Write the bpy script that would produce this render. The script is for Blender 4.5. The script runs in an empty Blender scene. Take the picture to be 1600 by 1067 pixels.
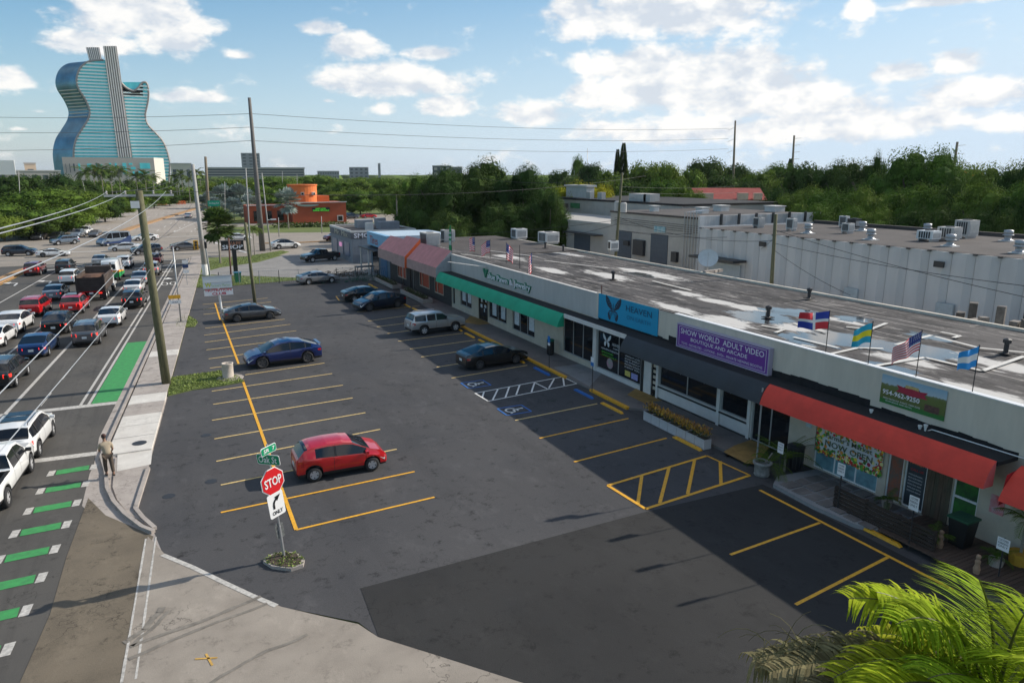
import bpy, bmesh, math, random
from math import sin, cos, pi, radians, sqrt, atan2, hypot
from mathutils import Vector, Matrix, noise as mnoise
R = random.Random(7)
sc = bpy.context.scene
COL = sc.collection

# ------------------------------------------------------------------ camera
F, CX, CY = 1100.0, 800.0, 533.5
PIT = math.atan(260 / 1100.0)
YAW = radians(26.2)
H = 12.5
cd = bpy.data.cameras.new('camera')
cam = bpy.data.objects.new('camera', cd)
COL.objects.link(cam)
cd.sensor_width = 36
cd.lens = 36 * F / 1600
cd.clip_start = .2
cd.clip_end = 30000
cam.location = (0, 0, H)
cam.rotation_euler = (pi / 2 - PIT, 0, -YAW)
sc.camera = cam
sc.render.resolution_x = 1024
sc.render.resolution_y = 682
sc.render.engine = 'CYCLES'

def ray(x, y):
    u = (x - CX) / F
    v = (y - CY) / F
    fw = cos(PIT) - v * sin(PIT)
    up = -sin(PIT) - v * cos(PIT)
    return Vector((u * cos(YAW) + fw * sin(YAW), -u * sin(YAW) + fw * cos(YAW), up))
def at(x, y, z=0.0):
    "world point at height z seen at photo position (x, y)"
    d = ray(x, y)
    t = (z - H) / d.z
    return Vector((d.x * t, d.y * t, z))
def onX(x, y, X):
    d = ray(x, y); t = X / d.x
    return Vector((X, d.y * t, H + d.z * t))
def onY(x, y, Y):
    d = ray(x, y); t = Y / d.y
    return Vector((d.x * t, Y, H + d.z * t))
def rng(x, y, D):
    "point at horizontal distance D"
    d = ray(x, y); t = D / hypot(d.x, d.y)
    return Vector((d.x * t, d.y * t, H + d.z * t))

# ------------------------------------------------------------------ world and sun
SUN_EL, SUN_AZ = radians(31), radians(93)      # azimuth clockwise from +Y
sd = bpy.data.lights.new('sun', 'SUN')
sun = bpy.data.objects.new('sun', sd)
COL.objects.link(sun)
sd.energy = 5.0
sd.angle = radians(.5)
sd.color = (1, .93, .82)
sv = Vector((cos(SUN_EL) * sin(SUN_AZ), cos(SUN_EL) * cos(SUN_AZ), sin(SUN_EL)))
sun.rotation_euler = sv.to_track_quat('Z', 'Y').to_euler()
sun.location = (30, 30, 60)

w = bpy.data.worlds.new('World')
sc.world = w
w.use_nodes = True
N = w.node_tree.nodes
Lk = w.node_tree.links
N.clear()
out = N.new('ShaderNodeOutputWorld')
bg = N.new('ShaderNodeBackground')
sky = N.new('ShaderNodeTexSky')
sky.sky_type = 'NISHITA'
sky.sun_disc = False
sky.sun_elevation = SUN_EL
sky.sun_rotation = SUN_AZ
sky.altitude = 0
sky.air_density = 1.0
sky.dust_density = 1.0
sky.ozone_density = 1.5
bg.inputs['Strength'].default_value = .112
def mth(op, a, b=None, c=None, clamp=False):
    n = N.new('ShaderNodeMath'); n.operation = op; n.use_clamp = clamp
    for i, s in enumerate((a, b, c)):
        if s is None: continue
        if isinstance(s, (int, float)): n.inputs[i].default_value = s
        else: Lk.new(s, n.inputs[i])
    return n.outputs[0]
def vdot(v, vec):
    n = N.new('ShaderNodeVectorMath'); n.operation = 'DOT_PRODUCT'
    Lk.new(v, n.inputs[0]); n.inputs[1].default_value = vec
    return n.outputs['Value']
tc = N.new('ShaderNodeTexCoord')
D = tc.outputs['Generated']
mp = N.new('ShaderNodeMapping'); mp.inputs['Scale'].default_value = (1, 1, 1.9)
Lk.new(D, mp.inputs['Vector'])
nz = N.new('ShaderNodeTexNoise'); nz.inputs['Scale'].default_value = 15; nz.inputs['Detail'].default_value = 8
nz.inputs['Roughness'].default_value = .6
Lk.new(mp.outputs[0], nz.inputs['Vector'])
mp2 = N.new('ShaderNodeMapping'); mp2.inputs['Scale'].default_value = (1, 1, 1.9)
mp2.inputs['Location'].default_value = (sv.x * .022, sv.y * .022, .03)
Lk.new(D, mp2.inputs['Vector'])
nz2 = N.new('ShaderNodeTexNoise'); nz2.inputs['Scale'].default_value = 15; nz2.inputs['Detail'].default_value = 4
nz2.inputs['Roughness'].default_value = .6
Lk.new(mp2.outputs[0], nz2.inputs['Vector'])
n1 = nz.outputs['Fac']; n2 = nz2.outputs['Fac']
# cumulus clouds: (photo x, y, half width, half height, strength)
CL = [(215, 25, 95, 42, 1), (140, 70, 80, 24, .8), (265, 60, 50, 45, .9), (15, 124, 32, 18, .9), (495, 45, 42, 17, .8),
      (555, 78, 50, 24, .9), (380, 88, 34, 12, .7), (672, 85, 38, 13, .9), (605, 130, 92, 26, 1),
      (290, 152, 55, 14, .8), (690, 168, 60, 20, .75), (600, 172, 30, 20, .5), (510, 158, 20, 7, .5),
      (1050, 25, 160, 42, 1.05), (905, 15, 38, 30, .95), (912, 102, 14, 20, .8), (1010, 105, 85, 34, .95), (930, 150, 50, 24, .85),
      (1080, 135, 130, 52, 1), (1190, 155, 110, 46, 1), (1290, 190, 110, 40, .95), (1340, 15, 22, 20, .9),
      (1470, 2, 90, 14, .8), (1400, 115, 45, 20, .85), (1500, 100, 40, 22, .85), (1530, 150, 100, 28, .9), (830, 180, 65, 24, .85),
      (1130, 205, 230, 34, .8), (1150, 150, 190, 60, .8), (1420, 190, 120, 40, .7), (60, 175, 45, 10, .35), (30, 202, 30, 8, .4), (1600, 190, 160, 40, .6), (960, 200, 120, 22, .5),
      (1210, 95, 50, 22, .6)]
field = None
for (px, py, wx, wy, st) in CL:
    d = ray(px, py).normalized()
    r_ = d.cross(Vector((0, 0, 1))).normalized()
    u_ = r_.cross(d)
    dd = ray(px, py).length
    a = mth('MULTIPLY', vdot(D, r_), F * dd / wx)
    b = mth('MULTIPLY', mth('SUBTRACT', vdot(D, u_), 0.0), F * dd / wy)
    b = mth('MULTIPLY', b, mth('ADD', mth('MULTIPLY', mth('LESS_THAN', b, 0.0), .45), 1.0))   # flatter bases
    e = mth('SQRT', mth('ADD', mth('MULTIPLY', a, a), mth('MULTIPLY', b, b)))
    front = mth('GREATER_THAN', vdot(D, d), 0.2)
    f_ = mth('MULTIPLY', mth('SUBTRACT', st, mth('MULTIPLY', e, .62)), front)
    field = f_ if field is None else mth('MAXIMUM', field, f_)
# broken cloud everywhere else (behind and beside the camera)
fwd = Vector((sin(YAW), cos(YAW), 0))
gate = mth('MULTIPLY', mth('SUBTRACT', .62, vdot(D, fwd), clamp=True), 6.0, clamp=True)
nb = N.new('ShaderNodeTexNoise'); nb.inputs['Scale'].default_value = 3.2; nb.inputs['Detail'].default_value = 3
Lk.new(mp.outputs[0], nb.inputs['Vector'])
gen = mth('MULTIPLY', mth('MULTIPLY', mth('SUBTRACT', nb.outputs['Fac'], .49), 4.5), gate)
# upper part of the sky over the frame carries the same broken cloud
sepd = N.new('ShaderNodeSeparateXYZ'); Lk.new(D, sepd.inputs[0])
up_ = mth('MULTIPLY', mth('SUBTRACT', sepd.outputs['Z'], .36, clamp=True), 6.0, clamp=True)
gen2 = mth('MULTIPLY', mth('MULTIPLY', mth('SUBTRACT', nb.outputs['Fac'], .48), 4.5), up_)
field = mth('MAXIMUM', mth('MAXIMUM', field, gen), gen2)
dens = mth('ADD', field, mth('MULTIPLY', mth('SUBTRACT', n1, .5), 1.75))
mask = N.new('ShaderNodeMapRange'); mask.interpolation_type = 'SMOOTHSTEP'
mask.inputs['From Min'].default_value = .1; mask.inputs['From Max'].default_value = .48
Lk.new(dens, mask.inputs['Value'])
lit = mth('ADD', mth('MULTIPLY', mth('SUBTRACT', n1, n2), 4.5), .6, clamp=True)
ccol = N.new('ShaderNodeMix'); ccol.data_type = 'RGBA'
ccol.inputs[6].default_value = (6.0, 6.4, 7.0, 1)
ccol.inputs[7].default_value = (9.4, 9.1, 8.7, 1)
Lk.new(lit, ccol.inputs[0])
# thin veil low over the horizon, thicker towards the sun's side
veil = mth('MULTIPLY', mth('SUBTRACT', 1.0, mth('MULTIPLY', mth('ABSOLUTE', sepd.outputs['Z']), 2.6), clamp=True),
           mth('ADD', mth('MULTIPLY', vdot(D, sv), .75), .72), clamp=True)
vmix = N.new('ShaderNodeMix'); vmix.data_type = 'RGBA'
vmix.inputs[7].default_value = (5.5, 6.8, 8.1, 1)
hsv = N.new('ShaderNodeHueSaturation'); hsv.inputs['Saturation'].default_value = 1.9; hsv.inputs['Hue'].default_value = .492; Lk.new(sky.outputs[0], hsv.inputs['Color'])
Lk.new(veil, vmix.inputs[0]); Lk.new(hsv.outputs[0], vmix.inputs[6])
fin = N.new('ShaderNodeMix'); fin.data_type = 'RGBA'
Lk.new(mth('MULTIPLY', mask.outputs[0], .88), fin.inputs[0]); Lk.new(vmix.outputs[2], fin.inputs[6]); Lk.new(ccol.outputs[2], fin.inputs[7])
Lk.new(fin.outputs[2], bg.inputs['Color'])
Lk.new(bg.outputs[0], out.inputs[0])
w.cycles.sampling_method = 'MANUAL'
w.cycles.sample_map_resolution = 512

sc.view_settings.view_transform = 'Standard'
sc.view_settings.look = 'None'
sc.view_settings.exposure = 0.08
sc.view_settings.gamma = 1
sc.view_settings.use_curve_mapping = False

# ------------------------------------------------------------------ mesh helpers
class MB:
    def __init__(s): s.v = []; s.f = []; s.m = []
    def add(s, vs, fs, mi=0):
        o = len(s.v); s.v += [Vector(p) for p in vs]
        for f in fs: s.f.append([i + o for i in f]); s.m.append(mi)
    def quad(s, a, b, c, d, mi=0): s.add([a, b, c, d], [(0, 1, 2, 3)], mi)
    def poly(s, pts, mi=0): s.add(pts, [tuple(range(len(pts)))], mi)
    def box(s, x0, x1, y0, y1, z0, z1, mi=0):
        s.add([(x0, y0, z0), (x1, y0, z0), (x1, y1, z0), (x0, y1, z0), (x0, y0, z1), (x1, y0, z1), (x1, y1, z1), (x0, y1, z1)],
              [(3, 2, 1, 0), (4, 5, 6, 7), (0, 1, 5, 4), (1, 2, 6, 5), (2, 3, 7, 6), (3, 0, 4, 7)], mi)
    def obox(s, c, dx, dy, dz, rz=0, mi=0, tilt=0):
        c = Vector(c); M = Matrix.Rotation(rz, 3, 'Z') @ Matrix.Rotation(tilt, 3, 'Y')
        vs = [c + M @ Vector((sx * dx / 2, sy * dy / 2, sz * dz / 2)) for sz in (-1, 1) for sx, sy in ((-1, -1), (1, -1), (1, 1), (-1, 1))]
        s.add(vs, [(3, 2, 1, 0), (4, 5, 6, 7), (0, 1, 5, 4), (1, 2, 6, 5), (2, 3, 7, 6), (3, 0, 4, 7)], mi)
    def prism(s, pts, z0, z1, mi=0):
        n = len(pts)
        s.add([(p[0], p[1], z0) for p in pts] + [(p[0], p[1], z1) for p in pts],
              [tuple(reversed(range(n))), tuple(range(n, 2 * n))] + [(i, (i + 1) % n, n + (i + 1) % n, n + i) for i in range(n)], mi)
    def tube(s, pts, r, n=6, r2=None, mi=0, cap=True):
        pts = [Vector(p) for p in pts]; K = len(pts); r2 = r if r2 is None else r2
        vs = []; ref = None
        for k, p in enumerate(pts):
            t = (pts[min(k + 1, K - 1)] - pts[max(k - 1, 0)]).normalized()
            if ref is None: ref = Vector((0, 0, 1)) if abs(t.z) < .9 else Vector((1, 0, 0))
            a = t.cross(ref).normalized(); b = t.cross(a)
            rr = r + (r2 - r) * k / max(1, K - 1)
            vs += [p + (a * cos(2 * pi * i / n) + b * sin(2 * pi * i / n)) * rr for i in range(n)]
        fs = [(k * n + i, k * n + (i + 1) % n, (k + 1) * n + (i + 1) % n, (k + 1) * n + i) for k in range(K - 1) for i in range(n)]
        if cap: fs += [tuple(reversed(range(n))), tuple(range((K - 1) * n, K * n))]
        s.add(vs, fs, mi)
    def lathe(s, prof, c=(0, 0, 0), n=16, mi=0, axis='Z', caps=True):
        c = Vector(c); vs = []
        for r, z in prof:
            for i in range(n):
                a = 2 * pi * i / n
                p = (r * cos(a), r * sin(a), z) if axis == 'Z' else ((r * cos(a), z, r * sin(a)) if axis == 'Y' else (z, r * cos(a), r * sin(a)))
                vs.append(c + Vector(p))
        K = len(prof)
        fs = [(k * n + i, k * n + (i + 1) % n, (k + 1) * n + (i + 1) % n, (k + 1) * n + i) for k in range(K - 1) for i in range(n)]
        if caps: fs += [tuple(reversed(range(n))), tuple(range((K - 1) * n, K * n))]
        s.add(vs, fs, mi)
    def ball(s, c, rx, ry, rz, n=8, m=5, mi=0):
        c = Vector(c); vs = [c + Vector((0, 0, -rz))]
        for j in range(1, m):
            t = -pi / 2 + pi * j / m
            vs += [c + Vector((rx * cos(t) * cos(2 * pi * i / n), ry * cos(t) * sin(2 * pi * i / n), rz * sin(t))) for i in range(n)]
        vs.append(c + Vector((0, 0, rz)))
        fs = [(0, 1 + (i + 1) % n, 1 + i) for i in range(n)]
        for j in range(m - 2):
            fs += [(1 + j * n + i, 1 + j * n + (i + 1) % n, 1 + (j + 1) * n + (i + 1) % n, 1 + (j + 1) * n + i) for i in range(n)]
        L_ = len(vs) - 1; o = 1 + (m - 2) * n
        fs += [(o + i, o + (i + 1) % n, L_) for i in range(n)]
        s.add(vs, fs, mi)
    def mesh(s, name, mats, inv=None, smooth=False):
        me = bpy.data.meshes.new(name)
        vs = s.v if inv is None else [inv @ p for p in s.v]
        me.from_pydata([tuple(p) for p in vs], [], s.f)
        for m in (mats if isinstance(mats, (list, tuple)) else [mats]): me.materials.append(m)
        if any(s.m): me.polygons.foreach_set('material_index', s.m)
        if smooth: me.polygons.foreach_set('use_smooth', [True] * len(me.polygons))
        me.update()
        return me
    def build(s, name, mats, parent=None, smooth=False, **props):
        inv = wmat(parent).inverted() if parent else None
        o = bpy.data.objects.new(name, s.mesh(name, mats, inv, smooth))
        COL.objects.link(o)
        if parent: o.parent = parent
        for k, v in props.items(): o[k] = v
        return o
def wmat(o):
    m = Matrix.Identity(4)
    while o:
        m = Matrix.LocRotScale(o.location, o.rotation_euler, o.scale) @ m
        o = o.parent
    return m
def T(name, label, cat, loc=(0, 0, 0), rz=0, group=None):
    o = bpy.data.objects.new(name, None); COL.objects.link(o)
    o.empty_display_size = .3
    o.location = loc; o.rotation_euler = (0, 0, rz); o['label'] = label; o['category'] = cat
    if group: o['group'] = group
    return o
def tag(o, label, cat, group=None):
    o['label'] = label; o['category'] = cat
    if group: o['group'] = group
    return o
def S(o, kind='structure'):
    o['kind'] = kind
    return o
KIDS = {}
def dup(root, loc, rz, label=None, group=None, scale=None):
    def kids(o): return [c for c in bpy.data.objects if c.parent == o]
    key = root.name
    if key not in KIDS: KIDS[key] = [(c, kids(c)) for c in kids(root)]
    r = root.copy(); COL.objects.link(r); r.location = loc; r.rotation_euler = (0, 0, rz)
    if scale: r.scale = scale
    if label: r['label'] = label
    if group: r['group'] = group
    for c, gs in KIDS[key]:
        k = c.copy(); COL.objects.link(k); k.parent = r
        for g in gs:
            q = g.copy(); COL.objects.link(q); q.parent = k
    return r

def text(s, org, right, up, height, width=None, mat=None, parent=None, name='lettering', extr=.01, off=0, shear=0, build=True, align='L', into=None, mi=0):
    "flat or raised lettering as real mesh: org is the lower left corner"
    cu = bpy.data.curves.new('t', 'FONT'); cu.body = s; cu.size = 1; cu.extrude = 0; cu.offset = off; cu.shear = shear
    cu.resolution_u = 2
    ob = bpy.data.objects.new('t', cu)
    me = ob.to_mesh()
    vs = [v.co.copy() for v in me.vertices]; fs = [tuple(p.vertices) for p in me.polygons]
    ob.to_mesh_clear(); bpy.data.objects.remove(ob); bpy.data.curves.remove(cu)
    if not vs: return None
    x0 = min(v.x for v in vs); x1 = max(v.x for v in vs); y0 = 0 if s.islower() or True else 0
    y0 = min(v.y for v in vs); y1 = max(v.y for v in vs)
    sy = height / (y1 - y0); sx = sy if width is None else width / (x1 - x0)
    org = Vector(org); right = Vector(right).normalized(); up = Vector(up).normalized(); nrm = right.cross(up)
    W = (x1 - x0) * sx
    ox = {'L': 0, 'C': -W / 2, 'R': -W}[align]
    P = [org + right * ((v.x - x0) * sx + ox) + up * ((v.y - y0) * sy) + nrm * extr for v in vs]
    if into is not None:
        into.add(P, fs, mi); return W
    mb = MB(); mb.add(P, fs)
    if extr > .02:                                   # raised letters get real sides
        ed = {}
        for f in fs:
            for i in range(len(f)):
                a, b = f[i], f[(i + 1) % len(f)]
                ed[(a, b)] = 1
        for (a, b) in list(ed):
            if (b, a) not in ed:
                mb.quad(P[a], P[b], P[b] - nrm * extr, P[a] - nrm * extr)
    return mb.build(name, mat, parent)

# ------------------------------------------------------------------ materials
def mat(name, col, rough=.8, metal=0, var=.12, scale=3.0, bump=0, bscale=20, spec=None, island=0, obj=0, col2=None, det=4, coat=0, emit=0, stretch=None):
    m = bpy.data.materials.new(name); m.use_nodes = True
    n = m.node_tree.nodes; l = m.node_tree.links; b = n['Principled BSDF']
    b.inputs['Roughness'].default_value = rough; b.inputs['Metallic'].default_value = metal
    if spec is not None: b.inputs['Specular IOR Level'].default_value = spec
    if coat: b.inputs['Coat Weight'].default_value = coat; b.inputs['Coat Roughness'].default_value = .04
    c = list(col) + [1]
    if var or col2:
        t = n.new('ShaderNodeTexCoord'); z = n.new('ShaderNodeTexNoise')
        z.inputs['Scale'].default_value = scale; z.inputs['Detail'].default_value = det; z.inputs['Roughness'].default_value = .62
        src = t.outputs['Object']
        if stretch:
            mp_ = n.new('ShaderNodeMapping'); mp_.inputs['Scale'].default_value = stretch; l.new(src, mp_.inputs[0]); src = mp_.outputs[0]
        l.new(src, z.inputs['Vector'])
        r = n.new('ShaderNodeValToRGB'); l.new(z.outputs['Fac'], r.inputs['Fac'])
        r.color_ramp.elements[0].position = .3; r.color_ramp.elements[1].position = .7
        if col2: a_, b_ = list(col) + [1], list(col2) + [1]
        else: a_ = [x * (1 - var) for x in col] + [1]; b_ = [min(1, x * (1 + var)) for x in col] + [1]
        r.color_ramp.elements[0].color = a_; r.color_ramp.elements[1].color = b_
        o = r.outputs['Color']
        if island or obj:
            g = n.new('ShaderNodeNewGeometry'); oi = n.new('ShaderNodeObjectInfo')
            hs = n.new('ShaderNodeHueSaturation'); l.new(o, hs.inputs['Color'])
            ad = n.new('ShaderNodeMath'); ad.operation = 'MULTIPLY_ADD'
            l.new(g.outputs['Random Per Island'], ad.inputs[0]); ad.inputs[1].default_value = island; ad.inputs[2].default_value = 1 - island / 2
            ob_ = n.new('ShaderNodeMath'); ob_.operation = 'MULTIPLY_ADD'
            l.new(oi.outputs['Random'], ob_.inputs[0]); ob_.inputs[1].default_value = obj; l.new(ad.outputs[0], ob_.inputs[2])
            l.new(ob_.outputs[0], hs.inputs['Value'])
            if obj:
                h2 = n.new('ShaderNodeMath'); h2.operation = 'MULTIPLY_ADD'; l.new(oi.outputs['Random'], h2.inputs[0])
                h2.inputs[1].default_value = -.035; h2.inputs[2].default_value = .512; l.new(h2.outputs[0], hs.inputs['Hue'])
            o = hs.outputs['Color']
        l.new(o, b.inputs['Base Color'])
    else: b.inputs['Base Color'].default_value = c
    if bump:
        t2 = n.new('ShaderNodeTexCoord'); z2 = n.new('ShaderNodeTexNoise'); z2.inputs['Scale'].default_value = bscale; z2.inputs['Detail'].default_value = 5
        l.new(t2.outputs['Object'], z2.inputs['Vector'])
        bp = n.new('ShaderNodeBump'); bp.inputs['Strength'].default_value = bump; bp.inputs['Distance'].default_value = .03
        l.new(z2.outputs['Fac'], bp.inputs['Height']); l.new(bp.outputs[0], b.inputs['Normal'])
    if emit:
        b.inputs['Emission Color'].default_value = c; b.inputs['Emission Strength'].default_value = emit
    return m

def ground_mat(name, base, dark, light, crack=.0, scale=.35, streak=None, wet=0, spots=0, rough=.9, crk=(.35, .7)):
    "paving: broad mottling, fine grain, cracks, streaks worn along the driving direction"
    m = bpy.data.materials.new(name); m.use_nodes = True
    n = m.node_tree.nodes; l = m.node_tree.links; b = n['Principled BSDF']
    b.inputs['Specular IOR Level'].default_value = .3
    t = n.new('ShaderNodeTexCoord'); P = t.outputs['Object']
    def nz(s, d=4, st=None, r=.6, dist=0):
        z = n.new('ShaderNodeTexNoise'); z.inputs['Scale'].default_value = s; z.inputs['Detail'].default_value = d; z.inputs['Roughness'].default_value = r
        z.inputs['Distortion'].default_value = dist
        src = P
        if st:
            mp_ = n.new('ShaderNodeMapping'); mp_.inputs['Scale'].default_value = st[:3]
            if len(st) > 3: mp_.inputs['Rotation'].default_value = (0, 0, st[3])
            l.new(P, mp_.inputs[0]); src = mp_.outputs[0]
        l.new(src, z.inputs['Vector']); return z.outputs['Fac']
    def mr(v, a, b_, c=0, d=1):
        q = n.new('ShaderNodeMapRange'); l.new(v, q.inputs['Value'])
        for i, x in zip(('From Min', 'From Max', 'To Min', 'To Max'), (a, b_, c, d)): q.inputs[i].default_value = x
        return q.outputs[0]
    def mix(f, A, B, mode='MIX'):
        q = n.new('ShaderNodeMix'); q.data_type = 'RGBA'; q.blend_type = mode
        for s_, v in ((0, f), (6, A), (7, B)):
            if isinstance(v, (int, float)): q.inputs[s_].default_value = v
            elif isinstance(v, tuple): q.inputs[s_].default_value = list(v) + [1]
            else: l.new(v, q.inputs[s_])
        return q.outputs[2]
    c = mix(mr(nz(scale), .35, .65), dark, light)
    c = mix(mr(nz(scale * 4, 6), .3, .7, 0, .5), c, base)
    if streak:
        c = mix(mr(nz(1.0, 4, streak), .52, .72, 0, .5), c, tuple(x * .62 for x in dark))
    c = mix(mr(nz(70, 2, r=.5), .3, .7, .0, .35), c, tuple(min(1, x * 1.9) for x in light))
    if crack:
        vo = n.new('ShaderNodeTexVoronoi'); vo.feature = 'DISTANCE_TO_EDGE'; vo.inputs['Scale'].default_value = crk[0]
        wp = n.new('ShaderNodeMix'); wp.data_type = 'VECTOR'; wp.inputs[0].default_value = .06
        zz = n.new('ShaderNodeTexNoise'); zz.inputs['Scale'].default_value = 2.2; zz.inputs['Detail'].default_value = 5; l.new(P, zz.inputs['Vector'])
        sc_ = n.new('ShaderNodeVectorMath'); sc_.operation = 'SCALE'; sc_.inputs['Scale'].default_value = 22; l.new(zz.outputs['Color'], sc_.inputs[0])
        ad = n.new('ShaderNodeVectorMath'); ad.operation = 'ADD'; l.new(P, ad.inputs[0])
        sc2 = n.new('ShaderNodeVectorMath'); sc2.operation = 'SCALE'; sc2.inputs['Scale'].default_value = .09; l.new(sc_.outputs[0], sc2.inputs[0]); l.new(sc2.outputs[0], ad.inputs[1])
        l.new(ad.outputs[0], vo.inputs['Vector'])
        k = mr(vo.outputs['Distance'], 0, .012, 1, 0)
        gate_ = mr(nz(.23, 3), .47, .56)
        mm = n.new('ShaderNodeMath'); mm.operation = 'MULTIPLY'; l.new(k, mm.inputs[0]); l.new(gate_, mm.inputs[1])
        m3 = n.new('ShaderNodeMath'); m3.operation = 'MULTIPLY'; l.new(mm.outputs[0], m3.inputs[0]); m3.inputs[1].default_value = crack
        c = mix(m3.outputs[0], c, tuple(x * .45 for x in dark))
    if spots:
        c = mix(mr(nz(1.3, 7, r=.78), .555, .67, 0, spots), c, tuple(x * .4 for x in dark))
        c = mix(mr(nz(.8, 7, (1, .6, 1, .7), r=.8), .54, .70, 0, spots * .45), c, tuple(min(1, x * 1.9) for x in light))
    l.new(c, b.inputs['Base Color'])
    l.new(mr(nz(scale * 2, 3), .3, .7, rough - .1, rough + .08), b.inputs['Roughness'])
    bp = n.new('ShaderNodeBump'); bp.inputs['Strength'].default_value = .35; bp.inputs['Distance'].default_value = .02
    l.new(nz(30, 4, r=.7), bp.inputs['Height']); l.new(bp.outputs[0], b.inputs['Normal'])
    return m
# ------------------------------------------------------------------ shared materials
M = {}
M['lot'] = ground_mat('sealed asphalt', (.052, .0515, .0535), (.040, .040, .0425), (.068, .066, .067), .5, .16, (.5, .09, 1, .4), spots=.85, crk=(.22, .5))
M['patch'] = ground_mat('new asphalt patch', (.024, .0235, .023), (.018, .0178, .0178), (.032, .031, .030), .5, .25, (.6, .3, 1, .9), spots=.6)
M['stallzone'] = ground_mat('dark sealed stall strip', (.036, .038, .044), (.030, .032, .037), (.044, .046, .05), .4, .35, None, spots=.4)
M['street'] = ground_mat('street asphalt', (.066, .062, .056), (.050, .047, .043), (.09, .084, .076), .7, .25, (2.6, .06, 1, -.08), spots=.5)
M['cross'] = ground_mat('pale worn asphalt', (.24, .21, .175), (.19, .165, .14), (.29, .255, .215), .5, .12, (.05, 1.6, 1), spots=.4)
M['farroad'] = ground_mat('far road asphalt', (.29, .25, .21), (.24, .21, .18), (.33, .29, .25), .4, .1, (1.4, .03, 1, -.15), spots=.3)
M['apron'] = ground_mat('old brown asphalt', (.118, .096, .068), (.088, .072, .052), (.155, .128, .094), .9, .5, (.5, 1.2, 1), spots=.7)
M['apronlight'] = ground_mat('old pale asphalt', (.235, .205, .17), (.18, .155, .128), (.29, .255, .215), .9, .6, None, spots=.5)
M['drive'] = ground_mat('grey worn driveway', (.2, .19, .18), (.16, .15, .145), (.25, .24, .225), .6, .4, None, spots=.5)
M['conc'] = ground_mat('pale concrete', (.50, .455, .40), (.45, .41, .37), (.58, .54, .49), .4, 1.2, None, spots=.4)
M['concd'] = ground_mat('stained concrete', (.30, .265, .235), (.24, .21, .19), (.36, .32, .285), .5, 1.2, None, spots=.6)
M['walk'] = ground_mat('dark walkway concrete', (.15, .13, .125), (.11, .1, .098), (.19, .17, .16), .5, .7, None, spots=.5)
M['walkwet'] = ground_mat('grey walkway', (.2, .2, .205), (.16, .16, .165), (.25, .25, .25), .5, .7, None, spots=.4)
M['grass'] = ground_mat('grass ground', (.085, .12, .03), (.06, .095, .022), (.14, .16, .05), 0, .12, None, spots=.3)
M['soil'] = mat('soil', (.07, .05, .035), .95, var=.3, bump=.4)
M['white'] = mat('white road paint', (.72, .70, .66), .7, var=.14, scale=5)
M['whiteworn'] = mat('worn white paint', (.30, .285, .26), .8, scale=7, det=10, col2=(.62, .59, .54))
M['yellow'] = mat('yellow road paint', (.55, .28, .03), .65, scale=9, det=10, col2=(.90, .45, .02))
M['yellowpale'] = mat('pale yellow line paint', (.42, .30, .13), .7, scale=9, det=10, col2=(.78, .56, .22))
M['yelold'] = mat('faded ochre paint', (.50, .30, .07), .8, var=.25, scale=3, det=8)
M['green'] = mat('green bike lane paint', (.045, .20, .07), .75, scale=4, det=10, col2=(.05, .33, .085))
M['blue'] = mat('blue paint', (.02, .13, .42), .6, var=.1)
M['tan'] = mat('tan ramp paint', (.34, .20, .06), .85, var=.25, scale=2.5, bump=.2)
M['black'] = mat('black plastic', (.012, .012, .013), .5, var=0)
M['dark'] = mat('dark metal', (.03, .03, .033), .5, var=0)
M['galv'] = mat('galvanised steel', (.42, .43, .44), .45, .6, var=.1)
M['whitep'] = mat('white painted metal', (.75, .75, .74), .4, var=.05)
M['concpole'] = mat('concrete pole', (.36, .35, .33), .9, var=.12, stretch=(4, 4, .4))
M['wood'] = mat('weathered wood pole', (.20, .165, .12), .95, var=.3, scale=5, stretch=(6, 6, .5), bump=.3)
M['woodgreen'] = mat('mossy wood pole', (.13, .125, .07), .95, var=.32, scale=4, stretch=(5, 5, .6), bump=.4)
M['wire'] = mat('cable', (.025, .025, .028), .6, var=0)
M['wirel'] = mat('bare aluminium cable', (.5, .5, .5), .4, .5, var=0)
M['glass'] = mat('dark window glass', (.012, .014, .018), .06, var=0, spec=.6)
M['rubber'] = mat('tyre rubber', (.022, .022, .023), .85, var=.1)

def line(mb, a, b, wd, z, mi=0):
    a = Vector(a[:2]); b = Vector(b[:2]); d = (b - a).normalized(); n = Vector((-d.y, d.x)) * wd / 2
    mb.quad((*(a - n), z), (*(b - n), z), (*(b + n), z), (*(a + n), z), mi)
def ppoly(mb, pts, z, mi=0):
    "polygon through photo positions, on the ground"
    P = [at(x, y, 0) for x, y in pts]
    ar = sum(P[i].x * P[(i + 1) % len(P)].y - P[(i + 1) % len(P)].x * P[i].y for i in range(len(P)))
    if ar < 0: P.reverse()
    mb.poly([(p.x, p.y, z) for p in P], mi)
def sheet(name, m, pts=None, w=None, z=0, parent=None):
    mb = MB()
    if pts: ppoly(mb, pts, z)
    else:
        P = [Vector(p) for p in w]
        ar = sum(P[i].x * P[(i + 1) % len(P)].y - P[(i + 1) % len(P)].x * P[i].y for i in range(len(P)))
        if ar < 0: P.reverse()
        mb.poly([(p.x, p.y, z) for p in P])
    o = mb.build(name, m, parent)
    return S(o)

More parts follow.
